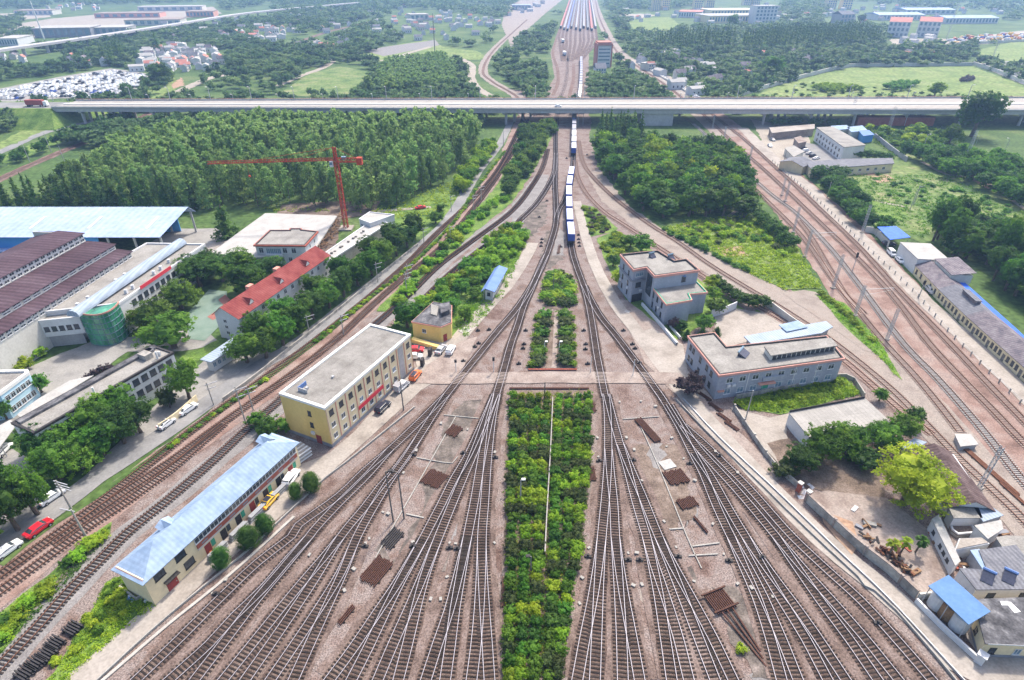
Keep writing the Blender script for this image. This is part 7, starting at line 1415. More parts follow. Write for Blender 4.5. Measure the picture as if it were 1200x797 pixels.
# palms
for k, (px, py, lb) in enumerate([(1040, 652, 'palm nearest the scrap piles in the dirt yard'), (1054, 650, 'palm in the middle of the dirt yard'), (1072, 648, 'palm with a dark dead skirt at the right of the dirt yard')]):
    e = empty('palm_tree', G(px, py), 0, lb, 'palm'); MB().tube((0, 0, 0), (.1, 0, 1.6), .16, .13, 8).tube((.1, 0, 1.6), (.15, .05, 3.2), .16, .2, 8).build('trunk', m['bark'], e); b = MB()
    for j in range(26):
        a0 = rng.uniform(0, 2 * PI); el = rng.uniform(-.5, 1.0); d = Vector((math.cos(a0) * math.cos(el), math.sin(a0) * math.cos(el), math.sin(el))); s_ = Vector((-math.sin(a0), math.cos(a0), 0)) * .16; p0 = Vector((.15, .05, 3.2)); p1 = p0 + d * .7; p2 = p0 + d * 1.2 - Vector((0, 0, .35))
        b.face([p0 - s_ * .2, p1 - s_ * 1.6, p1 + s_ * 1.6, p0 + s_ * .2]); b.face([p1 - s_ * 1.6, p2 - s_ * .9, p2 + s_ * .9, p1 + s_ * 1.6])
    b.build('crown', m['leaf_dark' if k == 2 else 'leaf_bright'], e)
# buffer stop of old rails
e = empty('buffer_stop', G(842, 705), R(112), 'rusty frame of old rails tapering down between the right tracks', 'buffer stop')
for k in range(11): y = -1.7 + .34 * k; MB().box(-2.0, 1.6, y - .09, y + .09, .35, .6).build('rail', m['iron_brown'], e)
for x in (-1.7, 1.5): MB().box(x - .12, x + .12, -2.3, 2.3, .602, .85).build('cross_beam', m['iron_brown'], e)
for k in range(3): MB().bar((-2.0, -1 + k, .5), (-9 - k, -.4 + k * .4, .12), .22, .22).build('long_rail', m['iron_brown'], e)
plant('bushbright', G(868, 762), 1.0, 1.1, 'small bright bush growing on the end of the rusty rail frame')
# point machines, boxes
bx_w = MB().box(-.45, .45, -.3, .3, .05, .5).mesh('cover', m['pole_concrete']); bx_l = MB().box(-.5, .5, -.36, .36, .5, .58).mesh('lid', m['duct_grey']); bx_d = MB().box(-.6, .6, -.25, .25, .05, .42).mesh('cover', m['iron_dark']); bx_m = MB().tube((0, 0, .42), (0, 0, .8), .2, n=8).mesh('motor', m['iron_dark'])
WBX = [(433, 632), (428.6, 638), (415, 668), (404, 693), (484, 636), (527, 637), (534, 638), (579.5, 637), (505, 703), (516.6, 703), (524, 677), (690, 643), (736, 649), (746, 649), (792, 642), (848, 650), (813, 682), (682, 678), (679, 708), (742, 687), (752, 686), (864, 685), (726, 472), (751, 471), (768, 477), (700, 514), (734, 514), (743, 528), (701, 536), (787, 514), (781, 524), (801, 538), (752, 564), (814, 564), (838, 530), (778, 612), (835, 615), (864, 555), (517, 497), (548, 504), (488, 529), (580, 531), (449, 601), (455, 603), (473, 555), (250, 696), (265, 680), (363, 651), (880, 690), (905, 700)]
for k, (px, py) in enumerate(WBX):
    e = empty('junction_box', G(px, py), rng.uniform(0, 3), 'small pale signalling box on the ballast of the %s yard' % ('left' if px < 600 else 'right'), 'junction box', 'signalling boxes of the %s yard' % ('left' if px < 600 else 'right')); e.scale = (rng.uniform(.45, .75),) * 3
    link(bpy.data.objects.new('cover', bx_w), e); link(bpy.data.objects.new('lid', bx_l), e)
DBX = [(573, 387), (561, 403), (556.6, 407), (543, 424), (616, 388), (614, 404), (613, 409), (608, 427), (684, 388), (686.5, 404), (686, 410), (688.6, 427), (730.5, 388), (741, 404), (744, 409), (749, 426), (677.7, 276), (678, 281), (678.5, 285), (679, 289), (635, 281), (634.5, 285), (634, 289), (657, 290), (648, 222), (641, 236), (632, 255), (689, 653), (736, 657), (749.5, 657), (794.6, 653), (854, 658), (742, 540), (702, 541), (808, 544), (843, 535), (485, 534), (543, 532), (580.5, 537), (428, 641), (527, 643), (536, 644), (484, 641), (254, 697), (1028, 731), (560, 388), (893, 654), (664, 186), (688, 182)]
for k, (px, py) in enumerate(DBX):
    e = empty('point_machine', G(px, py), rng.uniform(-.2, .2), 'dark point machine beside the switch blades %s' % ('near the level crossing' if 380 < py < 430 else 'by the container train' if py < 300 else 'of the front fan of tracks'), 'point machine', 'dark point machines ' + ('near the level crossing' if 380 < py < 430 else 'by the container train' if py < 300 else 'of the front fan'))
    link(bpy.data.objects.new('cover', bx_d), e); link(bpy.data.objects.new('motor', bx_m), e)
# ducts and pipes
def duct(px, label, w=.18, h=.16, mt='duct_grey', name='cable_duct', cat='duct', group=None):
    P = smooth(GP(px), 2.0); o = P[0].copy(); b = MB(); A, B_ = offsets(P, w / 2), offsets(P, -w / 2); n = len(P); vs = []
    for a, c in zip(A, B_):
        for v, z in ((a, .02), (a, h), (c, h), (c, .02)): vs.append((v.x - o.x, v.y - o.y, z + .1))
    fs = []
    for i in range(n - 1):
        for j in range(3): fs.append((4 * i + j, 4 * i + j + 1, 4 * i + j + 5, 4 * i + j + 4))
    b.add(vs, fs); ob = b.build(name, m[mt]); ob.location = o; return tag(ob, label, cat, group)
duct([(534, 489), (494, 560), (454, 630), (440, 655)], 'pale concrete cable duct down the middle of the left yard'); duct([(520, 487), (561, 491)], 'cross duct at the top of the left yard'); duct([(488, 537), (530, 543.7), (536.5, 536)], 'bent cross duct above the wide rail stack'); duct([(476, 603), (497, 607.6)], 'short cross duct by the twin lamp posts', .25)
duct([(746, 490), (771.5, 547), (805, 630), (822, 667)], 'long pale cable duct down the middle of the right yard'); duct([(729.6, 492), (772, 489)], 'cross duct at the top of the right yard'); duct([(784, 621), (800, 620)], 'short cross duct meeting the right yard duct', .25); duct([(811, 641), (843, 637)], 'upper cross duct by the rusty rail frame', .25); duct([(807, 652), (841, 650)], 'lower cross duct by the rusty rail frame', .25)
duct([(100, 812), (189, 730.6), (264.6, 667.7), (292, 645), (340, 600), (381, 561.5), (406, 542.6), (486, 478)], 'white pipeline along the left service path', .22, .42, 'duct_grey', 'pipeline', 'pipe'); duct([(112, 806), (196, 734), (270, 674), (345, 606)], 'low kerb duct beside the white pipeline at the left path', .5, .2, 'pole_concrete')
duct([(792, 469), (834, 513), (900, 577), (920, 597), (970, 644.6), (1005, 677), (1013, 688), (1024, 693), (1050, 717), (1118, 797), (1140, 830)], 'white pipeline along the right service path', .22, .42, 'duct_grey', 'pipeline', 'pipe'); duct([(800, 468), (842, 513), (910, 577), (980, 645), (1040, 702), (1130, 800)], 'thin grey kerb rail along the right service path', .15, .4, 'galvanised', 'kerb_rail', 'rail')
duct([(647.6, 470), (645, 530), (641, 600), (638.5, 652)], 'white pipe running down the middle of the long central hedge', .2, 1.2, 'duct_grey', 'pipeline', 'pipe')
duct([(619, 434), (676, 434)], 'brick edging at the foot of the paired hedges', .4, .3, 'brick_red', 'edging', 'edging'); duct([(597, 456), (690, 456)], 'dark brick edging at the top of the long central hedge', .5, .3, 'iron_brown', 'edging', 'edging')
duct([(752, 358), (772, 380), (793, 405)], 'white railing wall along the foot of the grey wing', .5, .9, 'wall_white', 'railing_wall', 'wall'); duct([(759, 356), (779, 377), (797, 398)], 'second white railing wall close to the grey wing', .3, .8, 'wall_white', 'railing_wall', 'wall')
for px, py, a, lb in ((782, 545, .35, 'square concrete slab on the ground beside the right yard duct'), (512, 396, .5, 'square slab on the bank by the small yellow house'), (545, 388, .9, 'second square slab up the bank by the small yellow house'), (735, 366, -.6, 'small white slab on the right throat verge')):
    e = MB().box(-1.4, 1.4, -1.2, 1.2, 0, .25).build('concrete_slab', m['roof_pale']); e.location = G(px, py); e.rotation_euler = (0, 0, a); e.scale = (.55, .55, 1) if py == 366 else (1, 1, 1); tag(e, lb, 'slab')
for k, (px, py) in enumerate([(940, 583), (943, 577), (950, 570), (937, 570)]):
    e = MB().add([(-.8, -.5, 0), (.8, -.5, 0), (.8, .5, 0), (-.8, .5, 0), (-.3, 0, .5), (.4, .1, .45)], [(0, 1, 5, 4), (1, 2, 5), (2, 3, 4, 5), (3, 0, 4)]).build('white_sack', m['wall_white']); e.location = G(px, py); e.rotation_euler = (0, 0, k); tag(e, 'heap of white sacks by the brick gate pillars', 'sacks', 'white sack heaps at the gate')

# loose clutter in the dirt yard and between the shacks
for k in range(34):
    t = rng.random(); px, py = [(1085 + 40 * t + rng.uniform(-6, 6), 618 + 50 * t), (1000 + 75 * t, 602 + 60 * t + rng.uniform(-8, 14)), (1150 + 40 * t, 612 + 24 * t)][k % 3]
    o = MB().box(-rng.uniform(.4, 1.3), rng.uniform(.4, 1.3), -rng.uniform(.1, .5), rng.uniform(.1, .4), 0, rng.uniform(.08, .5)).build('discarded_board', m[rng.choice(['wood', 'iron_brown', 'duct_grey', 'plinth_grey', 'wall_white', 'brick_red'])])
    g = G(px, py); o.location = (g.x, g.y, .18); o.rotation_euler = (0, 0, rng.uniform(0, 3)); tag(o, 'loose board or scrap lying about in the dirt yard near the shacks', 'debris', 'loose scrap of the dirt yard')
# ================================================================ far surroundings
def PX(x, y, z=0.0):
    d = y * _c - (z - H) * _s; u = y * _s + (z - H) * _c; return CX + F * x / d, CY - F * u / d
EXC = [
 [(640, 122), (640, 62), (650, 30), (660, -10), (705, -10), (706, 60), (692, 90), (691, 124)], [(700, -10), (714, 20), (732, 62), (764, 78), (842, 126), (796, 126), (735, 80), (712, 60), (700, 20)], [(560, 124), (548, 84), (560, 62), (590, 30), (620, 0), (650, -10), (665, -10), (645, 30), (612, 44), (590, 66), (578, 84), (600, 102), (625, 124)],
 [(875, 122), (905, 103), (950, 90), (995, 79), (1140, 77), (1210, 101), (1400, 140), (1400, 124)], [(1140, 74), (1150, 56), (1210, 42), (1400, 50), (1400, 90)], [(1030, 58), (1040, 44), (1095, 43), (1180, 24), (1400, 20), (1400, 50), (1180, 52)], [(-80, 132), (-80, 104), (60, 90), (130, 78), (180, 85), (178, 100), (140, 118)],
 [(155, 86), (170, 58), (210, 50), (270, 60), (268, 84), (230, 88)], [(180, 120), (208, 88), (250, 88), (225, 108), (205, 120)], [(320, 116), (368, 80), (402, 74), (445, 84), (415, 116)], [(410, 74), (450, 54), (505, 44), (525, 54), (565, 58), (580, 74), (520, 76)], [(535, 66), (560, 72), (575, 112), (555, 112), (545, 84)],
 [(0, 66), (0, 50), (110, 36), (300, 8), (320, 8), (320, 20), (100, 50)], [(20, 36), (40, 10), (250, 2), (280, 20), (60, 44)], [(330, 60), (360, 42), (440, 20), (446, 26), (365, 52)], [(735, 38), (735, 14), (800, 10), (830, 0), (915, 0), (915, 30), (800, 34), (770, 40)],
 [(960, 30), (975, 0), (1060, 8), (1180, 14), (1180, 30), (1060, 46), (1030, 30)], [(-80, 26), (-80, 12), (60, 12), (60, 22)], [(446, 26), (470, 10), (520, 16), (600, 24), (560, 50), (470, 46)], [(694, 92), (694, 50), (722, 50), (722, 92)], [(-100, 200), (0, 165), (70, 128), (100, 128), (120, 150), (40, 185), (-100, 230)], [(590, 30), (605, 0), (640, 0), (620, 20)],
 [(296, 50), (300, 32), (345, 32), (340, 52)], [(-40, 78), (-40, 64), (75, 62), (75, 80)]]
def free(x, y):
    a, b = PX(x, y); return not any(inside(a, b, q) for q in EXC), a, b
lowcrown('clump', lobed(1.0, .75, 1.0, 3, 4), 90, .42)
LOW['clump'] = np.concatenate([leaf_arrays(lobed(1.0, .75, 1.0, 3, 4), 90, .42, .2, 20)])
def band(name, y0, y1, sp, rad, hgt, kinds, dens, label, material='leaf_far', x_lim=None):
    it = []
    Y = y0
    while Y < y1:
        half = (Y * .98 + 60) if not x_lim else x_lim; X = -half
        while X < half:
            x, y = X + rng.uniform(-.5, .5) * sp, Y + rng.uniform(-.5, .5) * sp; ok, a, b = free(x, y)
            nz = math.sin(x * .011 + 1.3) * math.cos(y * .013) + .6 * math.sin(x * .031 + y * .023)
            if ok and rng.random() < dens + .35 * nz: it.append((rng.choice(kinds), x, y, rad * rng.uniform(.7, 1.25), hgt * rng.uniform(.6, 1.25)))
            X += sp
        Y += sp
    mass(name, it, material, label, 'woodland'); return it
ht_fix = {'clump': 2.0}
band('distant_woodland', 428, 560, 8.0, 4.6, 8.0, ['broad', 'broad', 'broad', 'poplar', 'bush'], .72, 'trees and bushes just beyond the bridge')
band('distant_woodland', 560, 780, 9.5, 5.4, 9.0, ['broad', 'broad', 'broad', 'conifer', 'poplar'], .72, 'green woodland between the far fields and villages')
band('distant_woodland', 780, 1250, 14, 8.0, 10, ['broad', 'clump', 'clump'], .70, 'hazy woodland in the middle distance')
band('distant_woodland', 1250, 2700, 27, 15, 13, ['clump'], .68, 'hazy woodland along the top of the picture')
# near trees left edge / behind warehouse and in front of bridge
it = [(rng.choice(['broad', 'broad', 'poplar']), x, y, rng.uniform(3, 5), rng.uniform(5, 10)) for x, y in fill([(70, 170), (150, 150), (250, 142), (420, 140), (560, 140), (575, 152), (470, 160), (330, 156), (250, 162), (150, 180)], 6.5)]
mass('thicket', it, 'leaf_far', 'bushes and trees between the grove and the bridge', 'trees')
# distinct far trees
for px, py, k, rd, h, lb in [(433, 111, 'poplar', 5.5, 15, 'dark poplar in front of the far plantation, left one'), (458, 113, 'poplar', 6.5, 16, 'dark poplar in front of the far plantation, right one'), (905, 92, 'fine', 10, 16, 'large dark tree at the left corner of the far meadow'), (1095, 113, 'bright', 6.5, 11, 'rounded tree alone on the far meadow close to the bridge'), (826, 60, 'conifer', 6, 24, 'tall dark spire-like conifer beyond the bridge'), (190, 98, 'fine', 11, 14, 'broad round tree beside the lot full of parked cars'), (150, 112, 'fine', 5, 8, 'round bush at the lower edge of the parked car lot'), (858, 33, 'fine', 11, 18, 'large round tree by the far yellow halls'), (1008, 28, 'fine', 9, 13, 'round tree beside the far grey gable house'), (136, 66, 'conifer', 5, 20, 'pointed conifer by the far village'), (186, 62, 'conifer', 5, 22, 'pointed conifer at the edge of the far village')]:
    plant(k, G(px, py), rd, h, lb)
for x, y in fill([(950, 106), (975, 92), (1005, 94), (1008, 108), (975, 110)], 5.5)[:28]: plant('bright', (x, y, 0), 2.8, 5, 'small tree in the shrub clump on the far meadow', 'trees of the far meadow clump')
for x, y in fill([(890, 114), (950, 96), (1000, 86), (1140, 82), (1200, 104), (1250, 120), (1000, 118)], 13)[:60]: plant('bush', (x, y, 0), rng.uniform(1.2, 2.6), rng.uniform(1, 2.4), 'low shrub scattered on the far meadow', 'shrubs of the far meadow')
for x, y in fill([(1030, 106), (1060, 96), (1078, 100), (1060, 108)], 6)[:20]: plant('broad', (x, y, 0), 3, 5, 'small tree in the middle clump on the far meadow', 'trees of the middle meadow clump')
for x, y in fill([(1120, 95), (1145, 84), (1150, 92), (1130, 97)], 5)[:14]: plant('purplebush', (x, y, 0), 2.6, 3.4, 'reddish shrub on the far meadow', 'reddish shrubs of the far meadow')
mass('conifer_belt', [('conifer', x, y, rng.uniform(3.5, 5), rng.uniform(15, 21)) for x, y in fill([(870, 54), (905, 44), (1005, 40), (1030, 52), (1000, 56), (930, 60), (870, 62)], 8) + fill([(760, 56), (800, 46), (860, 46), (860, 58), (800, 64)], 11) + fill([(118, 74), (140, 66), (150, 72), (130, 80)], 8)], 'leaf_conifer', 'belt of dark conifers in the far right middle ground', 'trees')
mass('plantation', [('poplar', x, y, 3.0, rng.uniform(8, 11)) for x, y in fill([(440, 108), (450, 78), (520, 70), (535, 85), (535, 106), (480, 110)], 6)], 'leaf_poplar', 'young poplar plantation beyond the bridge', 'trees')
# --- village houses
def house_mesh(wl, rf, l=11, w=8, h=4.5, r=2.2):
    b = MB().mat(0).box(-l / 2, l / 2, -w / 2, w / 2, 0, h).mat(1); o = .4
    vs = [(-l / 2 - o, -w / 2 - o, h - .1), (l / 2 + o, -w / 2 - o, h - .1), (l / 2 + o, 0, h + r), (-l / 2 - o, 0, h + r), (l / 2 + o, w / 2 + o, h - .1), (-l / 2 - o, w / 2 + o, h - .1)]
    b.add(vs, [(0, 1, 2, 3), (3, 2, 4, 5)]).mat(0).add(vs, [(0, 3, 5), (1, 4, 2)]); b.mat(2)
    for x in (-l * .3, 0, l * .3): b.box(x - .6, x + .6, -w / 2 - .06, -w / 2 - .003, 1.2, 2.6)
    return b.mesh('village_house', [m[wl], m[rf], m['glass_dark']])
HM = {'grey': house_mesh('wall_white', 'roof_slate'), 'red': house_mesh('wall_white', 'roof_redfar'), 'white': house_mesh('wall_white', 'roof_pale', 13, 8, 5, 1.4), 'brown': house_mesh('wall_offwhite', 'roof_purple')}
def village(px, sp, where, n, ang=.3, keys=('grey', 'white', 'red', 'brown', 'grey', 'white'), nm='village_house'):
    P = fill(px, sp, jit=.3); rng.shuffle(P)
    for x, y in P[:n]:
        k = rng.choice(keys); o = link(bpy.data.objects.new(nm, HM[k])); o.location = (x, y, 0); o.rotation_euler = (0, 0, ang + rng.choice((0, PI / 2)) + rng.uniform(-.15, .15)); s_ = rng.uniform(.6, 1.0); o.scale = (s_, s_, rng.uniform(.9, 1.3))
        tag(o, 'small %s-roofed house in the %s' % (k, where), 'house', 'houses of the ' + where)
village([(160, 84), (172, 62), (212, 54), (264, 64), (262, 82), (225, 86)], 15, 'crowded village right of the parked car lot', 72)
village([(66, 78), (75, 72), (130, 72), (125, 80)], 18, 'cluster above the parked car lot', 8); village([(-40, 78), (-40, 66), (20, 66), (40, 74)], 20, 'hamlet at the upper left edge', 10)
village([(298, 50), (302, 34), (340, 36), (338, 50)], 19, 'hamlet left of the far branch line', 20); village([(454, 46), (470, 28), (520, 18), (590, 26), (560, 48), (500, 50)], 25, 'hazy village above the mesh-covered field', 42); village([(258, 46), (262, 38), (290, 40), (288, 48)], 20, 'tiny hamlet by the elevated railway', 7)
village([(738, 88), (740, 66), (770, 58), (805, 66), (800, 86), (770, 92)], 20, 'group right of the far main line', 9); village([(770, 108), (800, 76), (845, 72), (850, 108), (820, 114)], 19, 'jumble of low houses beyond the bridge', 15, keys=('white', 'grey', 'brown', 'white')); village([(345, 60), (350, 54), (415, 52), (410, 60)], 18, 'farmsteads left of the mesh-covered field', 8); village([(1050, 56), (1060, 46), (1095, 46), (1090, 55)], 22, 'huts by the far sandy yard', 5)
village([(30, 18), (60, 8), (130, 4), (130, 12), (60, 20)], 40, 'hazy settlement at the very top left', 14); village([(590, 22), (600, 10), (640, 2), (640, 10)], 34, 'houses above the far left station', 8)
village([(70, 34), (300, 22), (430, 8), (560, 8), (560, 30), (330, 60), (200, 52)], 44, 'scattered buildings of the upper left distance', 90, nm='scattered_house'); village([(715, 12), (760, 6), (960, 6), (1200, 10), (1200, 22), (1000, 30), (740, 30)], 44, 'scattered buildings of the upper right distance', 85, nm='scattered_house'); village([(860, 88), (900, 62), (1030, 60), (1120, 66), (1100, 74), (990, 74), (900, 96)], 26, 'few houses among the trees above the far meadow', 12)  # added houses strewn at random among the far trees, same meshes as the villages
it = [(rng.choice(['broad', 'broad', 'poplar']), x, y, rng.uniform(3, 5), rng.uniform(6, 11)) for x, y in fill([(-120, 168), (-120, 140), (0, 136), (64, 134), (66, 140), (20, 150), (0, 160)], 6.0)]
mass('thicket', it, 'leaf_far', 'trees in front of the embankment at the left bridge end', 'trees')
# --- lot full of parked cars
cm_ = MB().mat(0).box(-2.2, 2.2, -.85, .85, .3, .9).box(-1.2, 1.0, -.75, .75, .9, 1.45).mat(1).box(-1.25, 1.05, -.7, .7, 1.0, 1.3)
SCM = {c: cm_.mesh('stored_car', [m[c], m['glass_dark']]) for c in ('car_white', 'car_silver', 'car_dark', 'box_blue')}
lot = GP([(-60, 120), (0, 107), (62, 95), (130, 83), (170, 88), (172, 98), (138, 113), (60, 115)]); lp = [(p.x, p.y) for p in lot]; spots = []
x0, x1 = min(p[0] for p in lp), max(p[0] for p in lp); y0, y1 = min(p[1] for p in lp), max(p[1] for p in lp); y = y0; r_ = 0
while y < y1:
    x = x0
    while x < x1:
        if inside(x, y, lp) and rng.random() < .86: spots.append((x + rng.uniform(-.3, .3), y + rng.uniform(-.5, .5)))
        x += 3.2
    y += 6.0 if r_ % 3 < 2 else 9.0; r_ += 1
spots.sort(key=lambda q: q[1]); b_ = [MB() for _ in range(3)]
for i, (x, y) in enumerate(spots):
    c = rng.choice(['car_white'] * 6 + ['car_silver', 'car_silver', 'car_dark', 'box_blue'])
    if i < 150: o = link(bpy.data.objects.new('stored_car', SCM[c])); o.location = (x, y, .15); o.rotation_euler = (0, 0, PI / 2 + rng.uniform(-.12, .12)); tag(o, 'tiny parked car in the front rows of the big car lot at the upper left', 'car', 'cars of the big lot')
    else: q = b_[0 if c == 'car_white' else 1 if c == 'car_silver' else 2]; q.box(x - .85, x + .85, y - 2.2, y + 2.2, .3, .95); q.box(x - .72, x + .72, y - 1.2, y + 1.0, .95, 1.5)
for q, c in zip(b_, ('car_white', 'car_silver', 'car_dark')): tag(q.build('stored_cars', m[c]), 'further rows of parked cars in the big lot at the upper left', 'cars', 'cars of the big lot', 'stuff')
for k in range(24):
    t = k / 24; g = G(815 - 72 * t + 4, 115 - 43 * t + 1); o = link(bpy.data.objects.new('stored_car', SCM['car_white' if k % 4 else 'car_silver'])); o.location = (g.x, g.y, .2); o.rotation_euler = (0, 0, R(125)); tag(o, 'parked car in the row along the street beside the far main line', 'car', 'cars along the far street')
for x, y in fill([(1150, 76), (1180, 73), (1260, 78), (1260, 100), (1200, 98)], 6.5)[:60]: o = link(bpy.data.objects.new('stored_car', SCM[rng.choice(['car_white', 'car_white', 'car_silver', 'car_dark'])])); o.location = (x, y, .2); o.rotation_euler = (0, 0, rng.choice((.3, .3 + PI / 2))); tag(o, 'tiny parked car in the car park at the right edge beyond the bridge', 'car', 'cars of the far right car park')
for k, (x, y) in enumerate(fill([(1102, 50), (1130, 44), (1180, 40), (1230, 34), (1230, 44), (1180, 48), (1125, 53)], 13)[:70]):
    c = rng.choice(['flag_orange', 'box_red', 'box_blue', 'car_white', 'box_white', 'car_yellow']); o = MB().mat(0).box(-4, 2, -1.2, 1.2, 1.0, 3.2).mat(1).box(2.2, 4.0, -1.2, 1.2, .8, 2.8).mat(2).box(-4, 4, -1.0, 1.0, .3, .99).build('parked_lorry', [m[c], m['car_white'], m['iron_dark']]); o.location = (x, y, .1); o.rotation_euler = (0, 0, rng.uniform(0, 3)); tag(o, 'colourful lorry or machine in the crowded depot at the upper right', 'lorry', 'lorries of the upper right depot')
# --- far buildings
def block(label, px, py, wpx, hpx, dep, wall, roof, ang=0.0, rows=0, cols=0, cat='building', pitched=0, name='far_building', hm=None):
    """front lower corner centre at (px,py) on the ground, width/height in photo pixels"""
    g = G(px, py); dist = math.sqrt(g.x ** 2 + g.y ** 2 + H * H); s_ = F / (g.y * _c + H * _s); wd = wpx / s_; h = hm or hpx / s_ / (g.y / dist)
    e = empty(name, g, ang, label, cat); MB().box(-wd / 2, wd / 2, 0, dep, 0, h).build('wall', m[wall], e)
    if pitched:
        z = h; vs = [(-wd / 2 - .5, -.6, z), (wd / 2 + .5, -.6, z), (wd / 2 + .5, dep / 2, z + pitched), (-wd / 2 - .5, dep / 2, z + pitched), (wd / 2 + .5, dep + .6, z), (-wd / 2 - .5, dep + .6, z)]
        MB().add(vs, [(0, 1, 2, 3), (3, 2, 4, 5), (0, 3, 5), (1, 4, 2)]).build('roof', m[roof], e)
    else: MB().box(-wd / 2 - .4, wd / 2 + .4, -.4, dep + .4, h + .002, h + .6).build('roof', m[roof], e)
    for r in range(rows):
        for c in range(cols):
            x, z = -wd / 2 + wd * (c + .5) / cols, h * (r + .55) / rows; ww, hh = wd / cols * .28, h / rows * .3; MB().box(x - ww, x + ww, -.12, -.003, z - hh, z + hh).build('window', m['glass_blue'], e)
    return e, wd, h
# red and white control tower
e, wd, h = block('white block with a red frame standing between the far tracks', 707, 79, 15.5, 22, 14, 'wall_white', 'roof_pale', R(4), 0, 0); MB().box(-wd / 2 - 1.2, -wd / 2 - .003, -1.0, 14, 0, h + 2.5).build('side_fin', m['roof_redfar'], e); MB().box(wd / 2 + .003, wd / 2 + 1.2, -1.0, 14, 0, h + 2.5).build('side_fin', m['roof_redfar'], e); MB().box(-wd / 2, wd / 2, -.8, 14, h + .7, h + 3.6).build('crown_beam', m['roof_redfar'], e)
for r in range(5): MB().box(-wd / 2 + 1, wd / 2 - 1, -.14, -.003, 3 + r * h / 6, 4.2 + r * h / 6).build('window', m['glass_blue'], e)
block('grey-roofed annex in front of the red-framed block', 704, 88, 12, 7, 12, 'wall_white', 'roof_slate', R(4), 2, 4, pitched=4)
for k, (px, py, w, h) in enumerate([(769, 13, 9, 14), (780, 12, 9, 13), (818, 11, 10, 15), (832, 9, 10, 12), (876, 6, 10, 12), (886, 6, 9, 12), (974, 11, 11, 14), (992, 11, 12, 15)]): block('beige apartment tower at the top edge, %s from the left' % OW[k], px, py, w, h, 16, 'wall_cream', 'roof_pale', R(5), 7, 4, 'apartment block')
block('white hall with a dark red roof near the top centre', 808, 21, 26, 5, 60, 'wall_white', 'roof_redfar', R(-18), 1, 9, 'hall', hm=10); block('long beige factory hall at the upper right of the yard', 866, 27, 76, 7, 60, 'wall_cream', 'roof_pale', R(10), 1, 22, 'hall'); block('second beige hall behind the long factory hall', 862, 18, 60, 5, 60, 'wall_cream', 'skylight', R(8), 1, 16, 'hall'); block('white six-storey block beside the beige halls', 896, 28, 26, 17, 26, 'wall_white', 'roof_pale', R(8), 5, 6)
block('grey gable house on the far right middle ground', 992, 27, 20, 8, 22, 'wall_grey', 'roof_slate', R(20), 2, 4, pitched=5)
for k, px in enumerate((1050, 1085)): block('white house with a red pitched roof, %s one of the pair at the upper right' % ('left', 'right')[k], px, 44, 22, 14, 34, 'wall_white', 'roof_redfar', R(-30), 3, 5, pitched=5)
block('long blue-roofed shed at the upper right, nearer one', 1138, 28, 66, 5, 40, 'wall_white', 'roof_blue_pale', R(6), 1, 16, 'shed', pitched=3); block('long blue-roofed shed at the upper right, left one', 1056, 24, 56, 5, 50, 'wall_white', 'roof_blue_pale', R(4), 1, 12, 'shed', pitched=3); block('blue-roofed shed behind the two long ones', 1090, 17, 60, 4, 50, 'wall_white', 'roof_blue_pale', R(4), 1, 10, 'shed', pitched=3)
block('blue-topped station hall far left of the yard', 611, 12, 22, 5, 30, 'wall_grey', 'roof_blue_pale', R(0), 1, 6, 'hall'); block('white curved hall near the hazy village', 492, 24, 22, 6, 30, 'wall_offwhite', 'roof_pale', R(20), 1, 4, 'hall')
for k, (px, py, w, h, wl, rf) in enumerate([(120, 42, 55, 7, 'wall_grey', 'roof_pale'), (75, 44, 60, 8, 'plinth_grey', 'roof_pale'), (180, 30, 60, 5, 'wall_offwhite', 'concrete_pink'), (235, 20, 30, 5, 'trim_salmon', 'concrete_pink'), (200, 13, 70, 4, 'wall_offwhite', 'roof_pale'), (150, 21, 70, 4, 'trim_salmon', 'concrete_pink'), (10, 54, 22, 6, 'wall_white', 'roof_pale'), (40, 18, 40, 4, 'wall_offwhite', 'concrete_pink')]): block('large unfinished hall of the far building site, %s of eight' % OW[k], px, py, w, h, 45, wl, rf, R(12), 1, 8)
block('small white depot block right of the far street', 764, 83, 11, 7, 12, 'wall_offwhite', 'roof_pale', R(30), 2, 3); block('red-roofed low house among the far trees', 793, 74, 16, 4, 10, 'wall_offwhite', 'roof_redfar', R(5), 1, 5, pitched=2.5); block('white tent-roofed shed beyond the bridge', 788, 64, 12, 3, 14, 'wall_white', 'roof_pale', R(10), 0, 0, pitched=3)
# --- elevated railway, top left
ep = smooth([G(-60, 68, 10), G(0, 58, 10), G(100, 44, 10), G(200, 29, 10), G(300, 14, 10), G(420, 3, 10)], 20); o_ = Vector((ep[0].x, ep[0].y, 0)); ev = empty('railway_viaduct', o_, 0, 'long elevated railway crossing the far upper left', 'viaduct'); A, B_ = offsets(ep, 6), offsets(ep, -6); b = MB(); vs = []
for a, c in zip(A, B_):
    for v, z in ((a, 8.2), (a, 10.6), (c, 10.6), (c, 8.2)): vs.append((v.x - o_.x, v.y - o_.y, z))
fs = []
for i in range(len(ep) - 1):
    for j in range(4): fs.append((4 * i + j, 4 * i + (j + 1) % 4, 4 * i + 4 + (j + 1) % 4, 4 * i + 4 + j))
b.add(vs, fs).build('deck', m['bridge_conc'], ev)
for p in resample(ep, 33): MB().tube((p.x - o_.x, p.y - o_.y, -.2), (p.x - o_.x, p.y - o_.y, 8.21), 1.8, n=8).build('pier', m['bridge_conc'], ev)
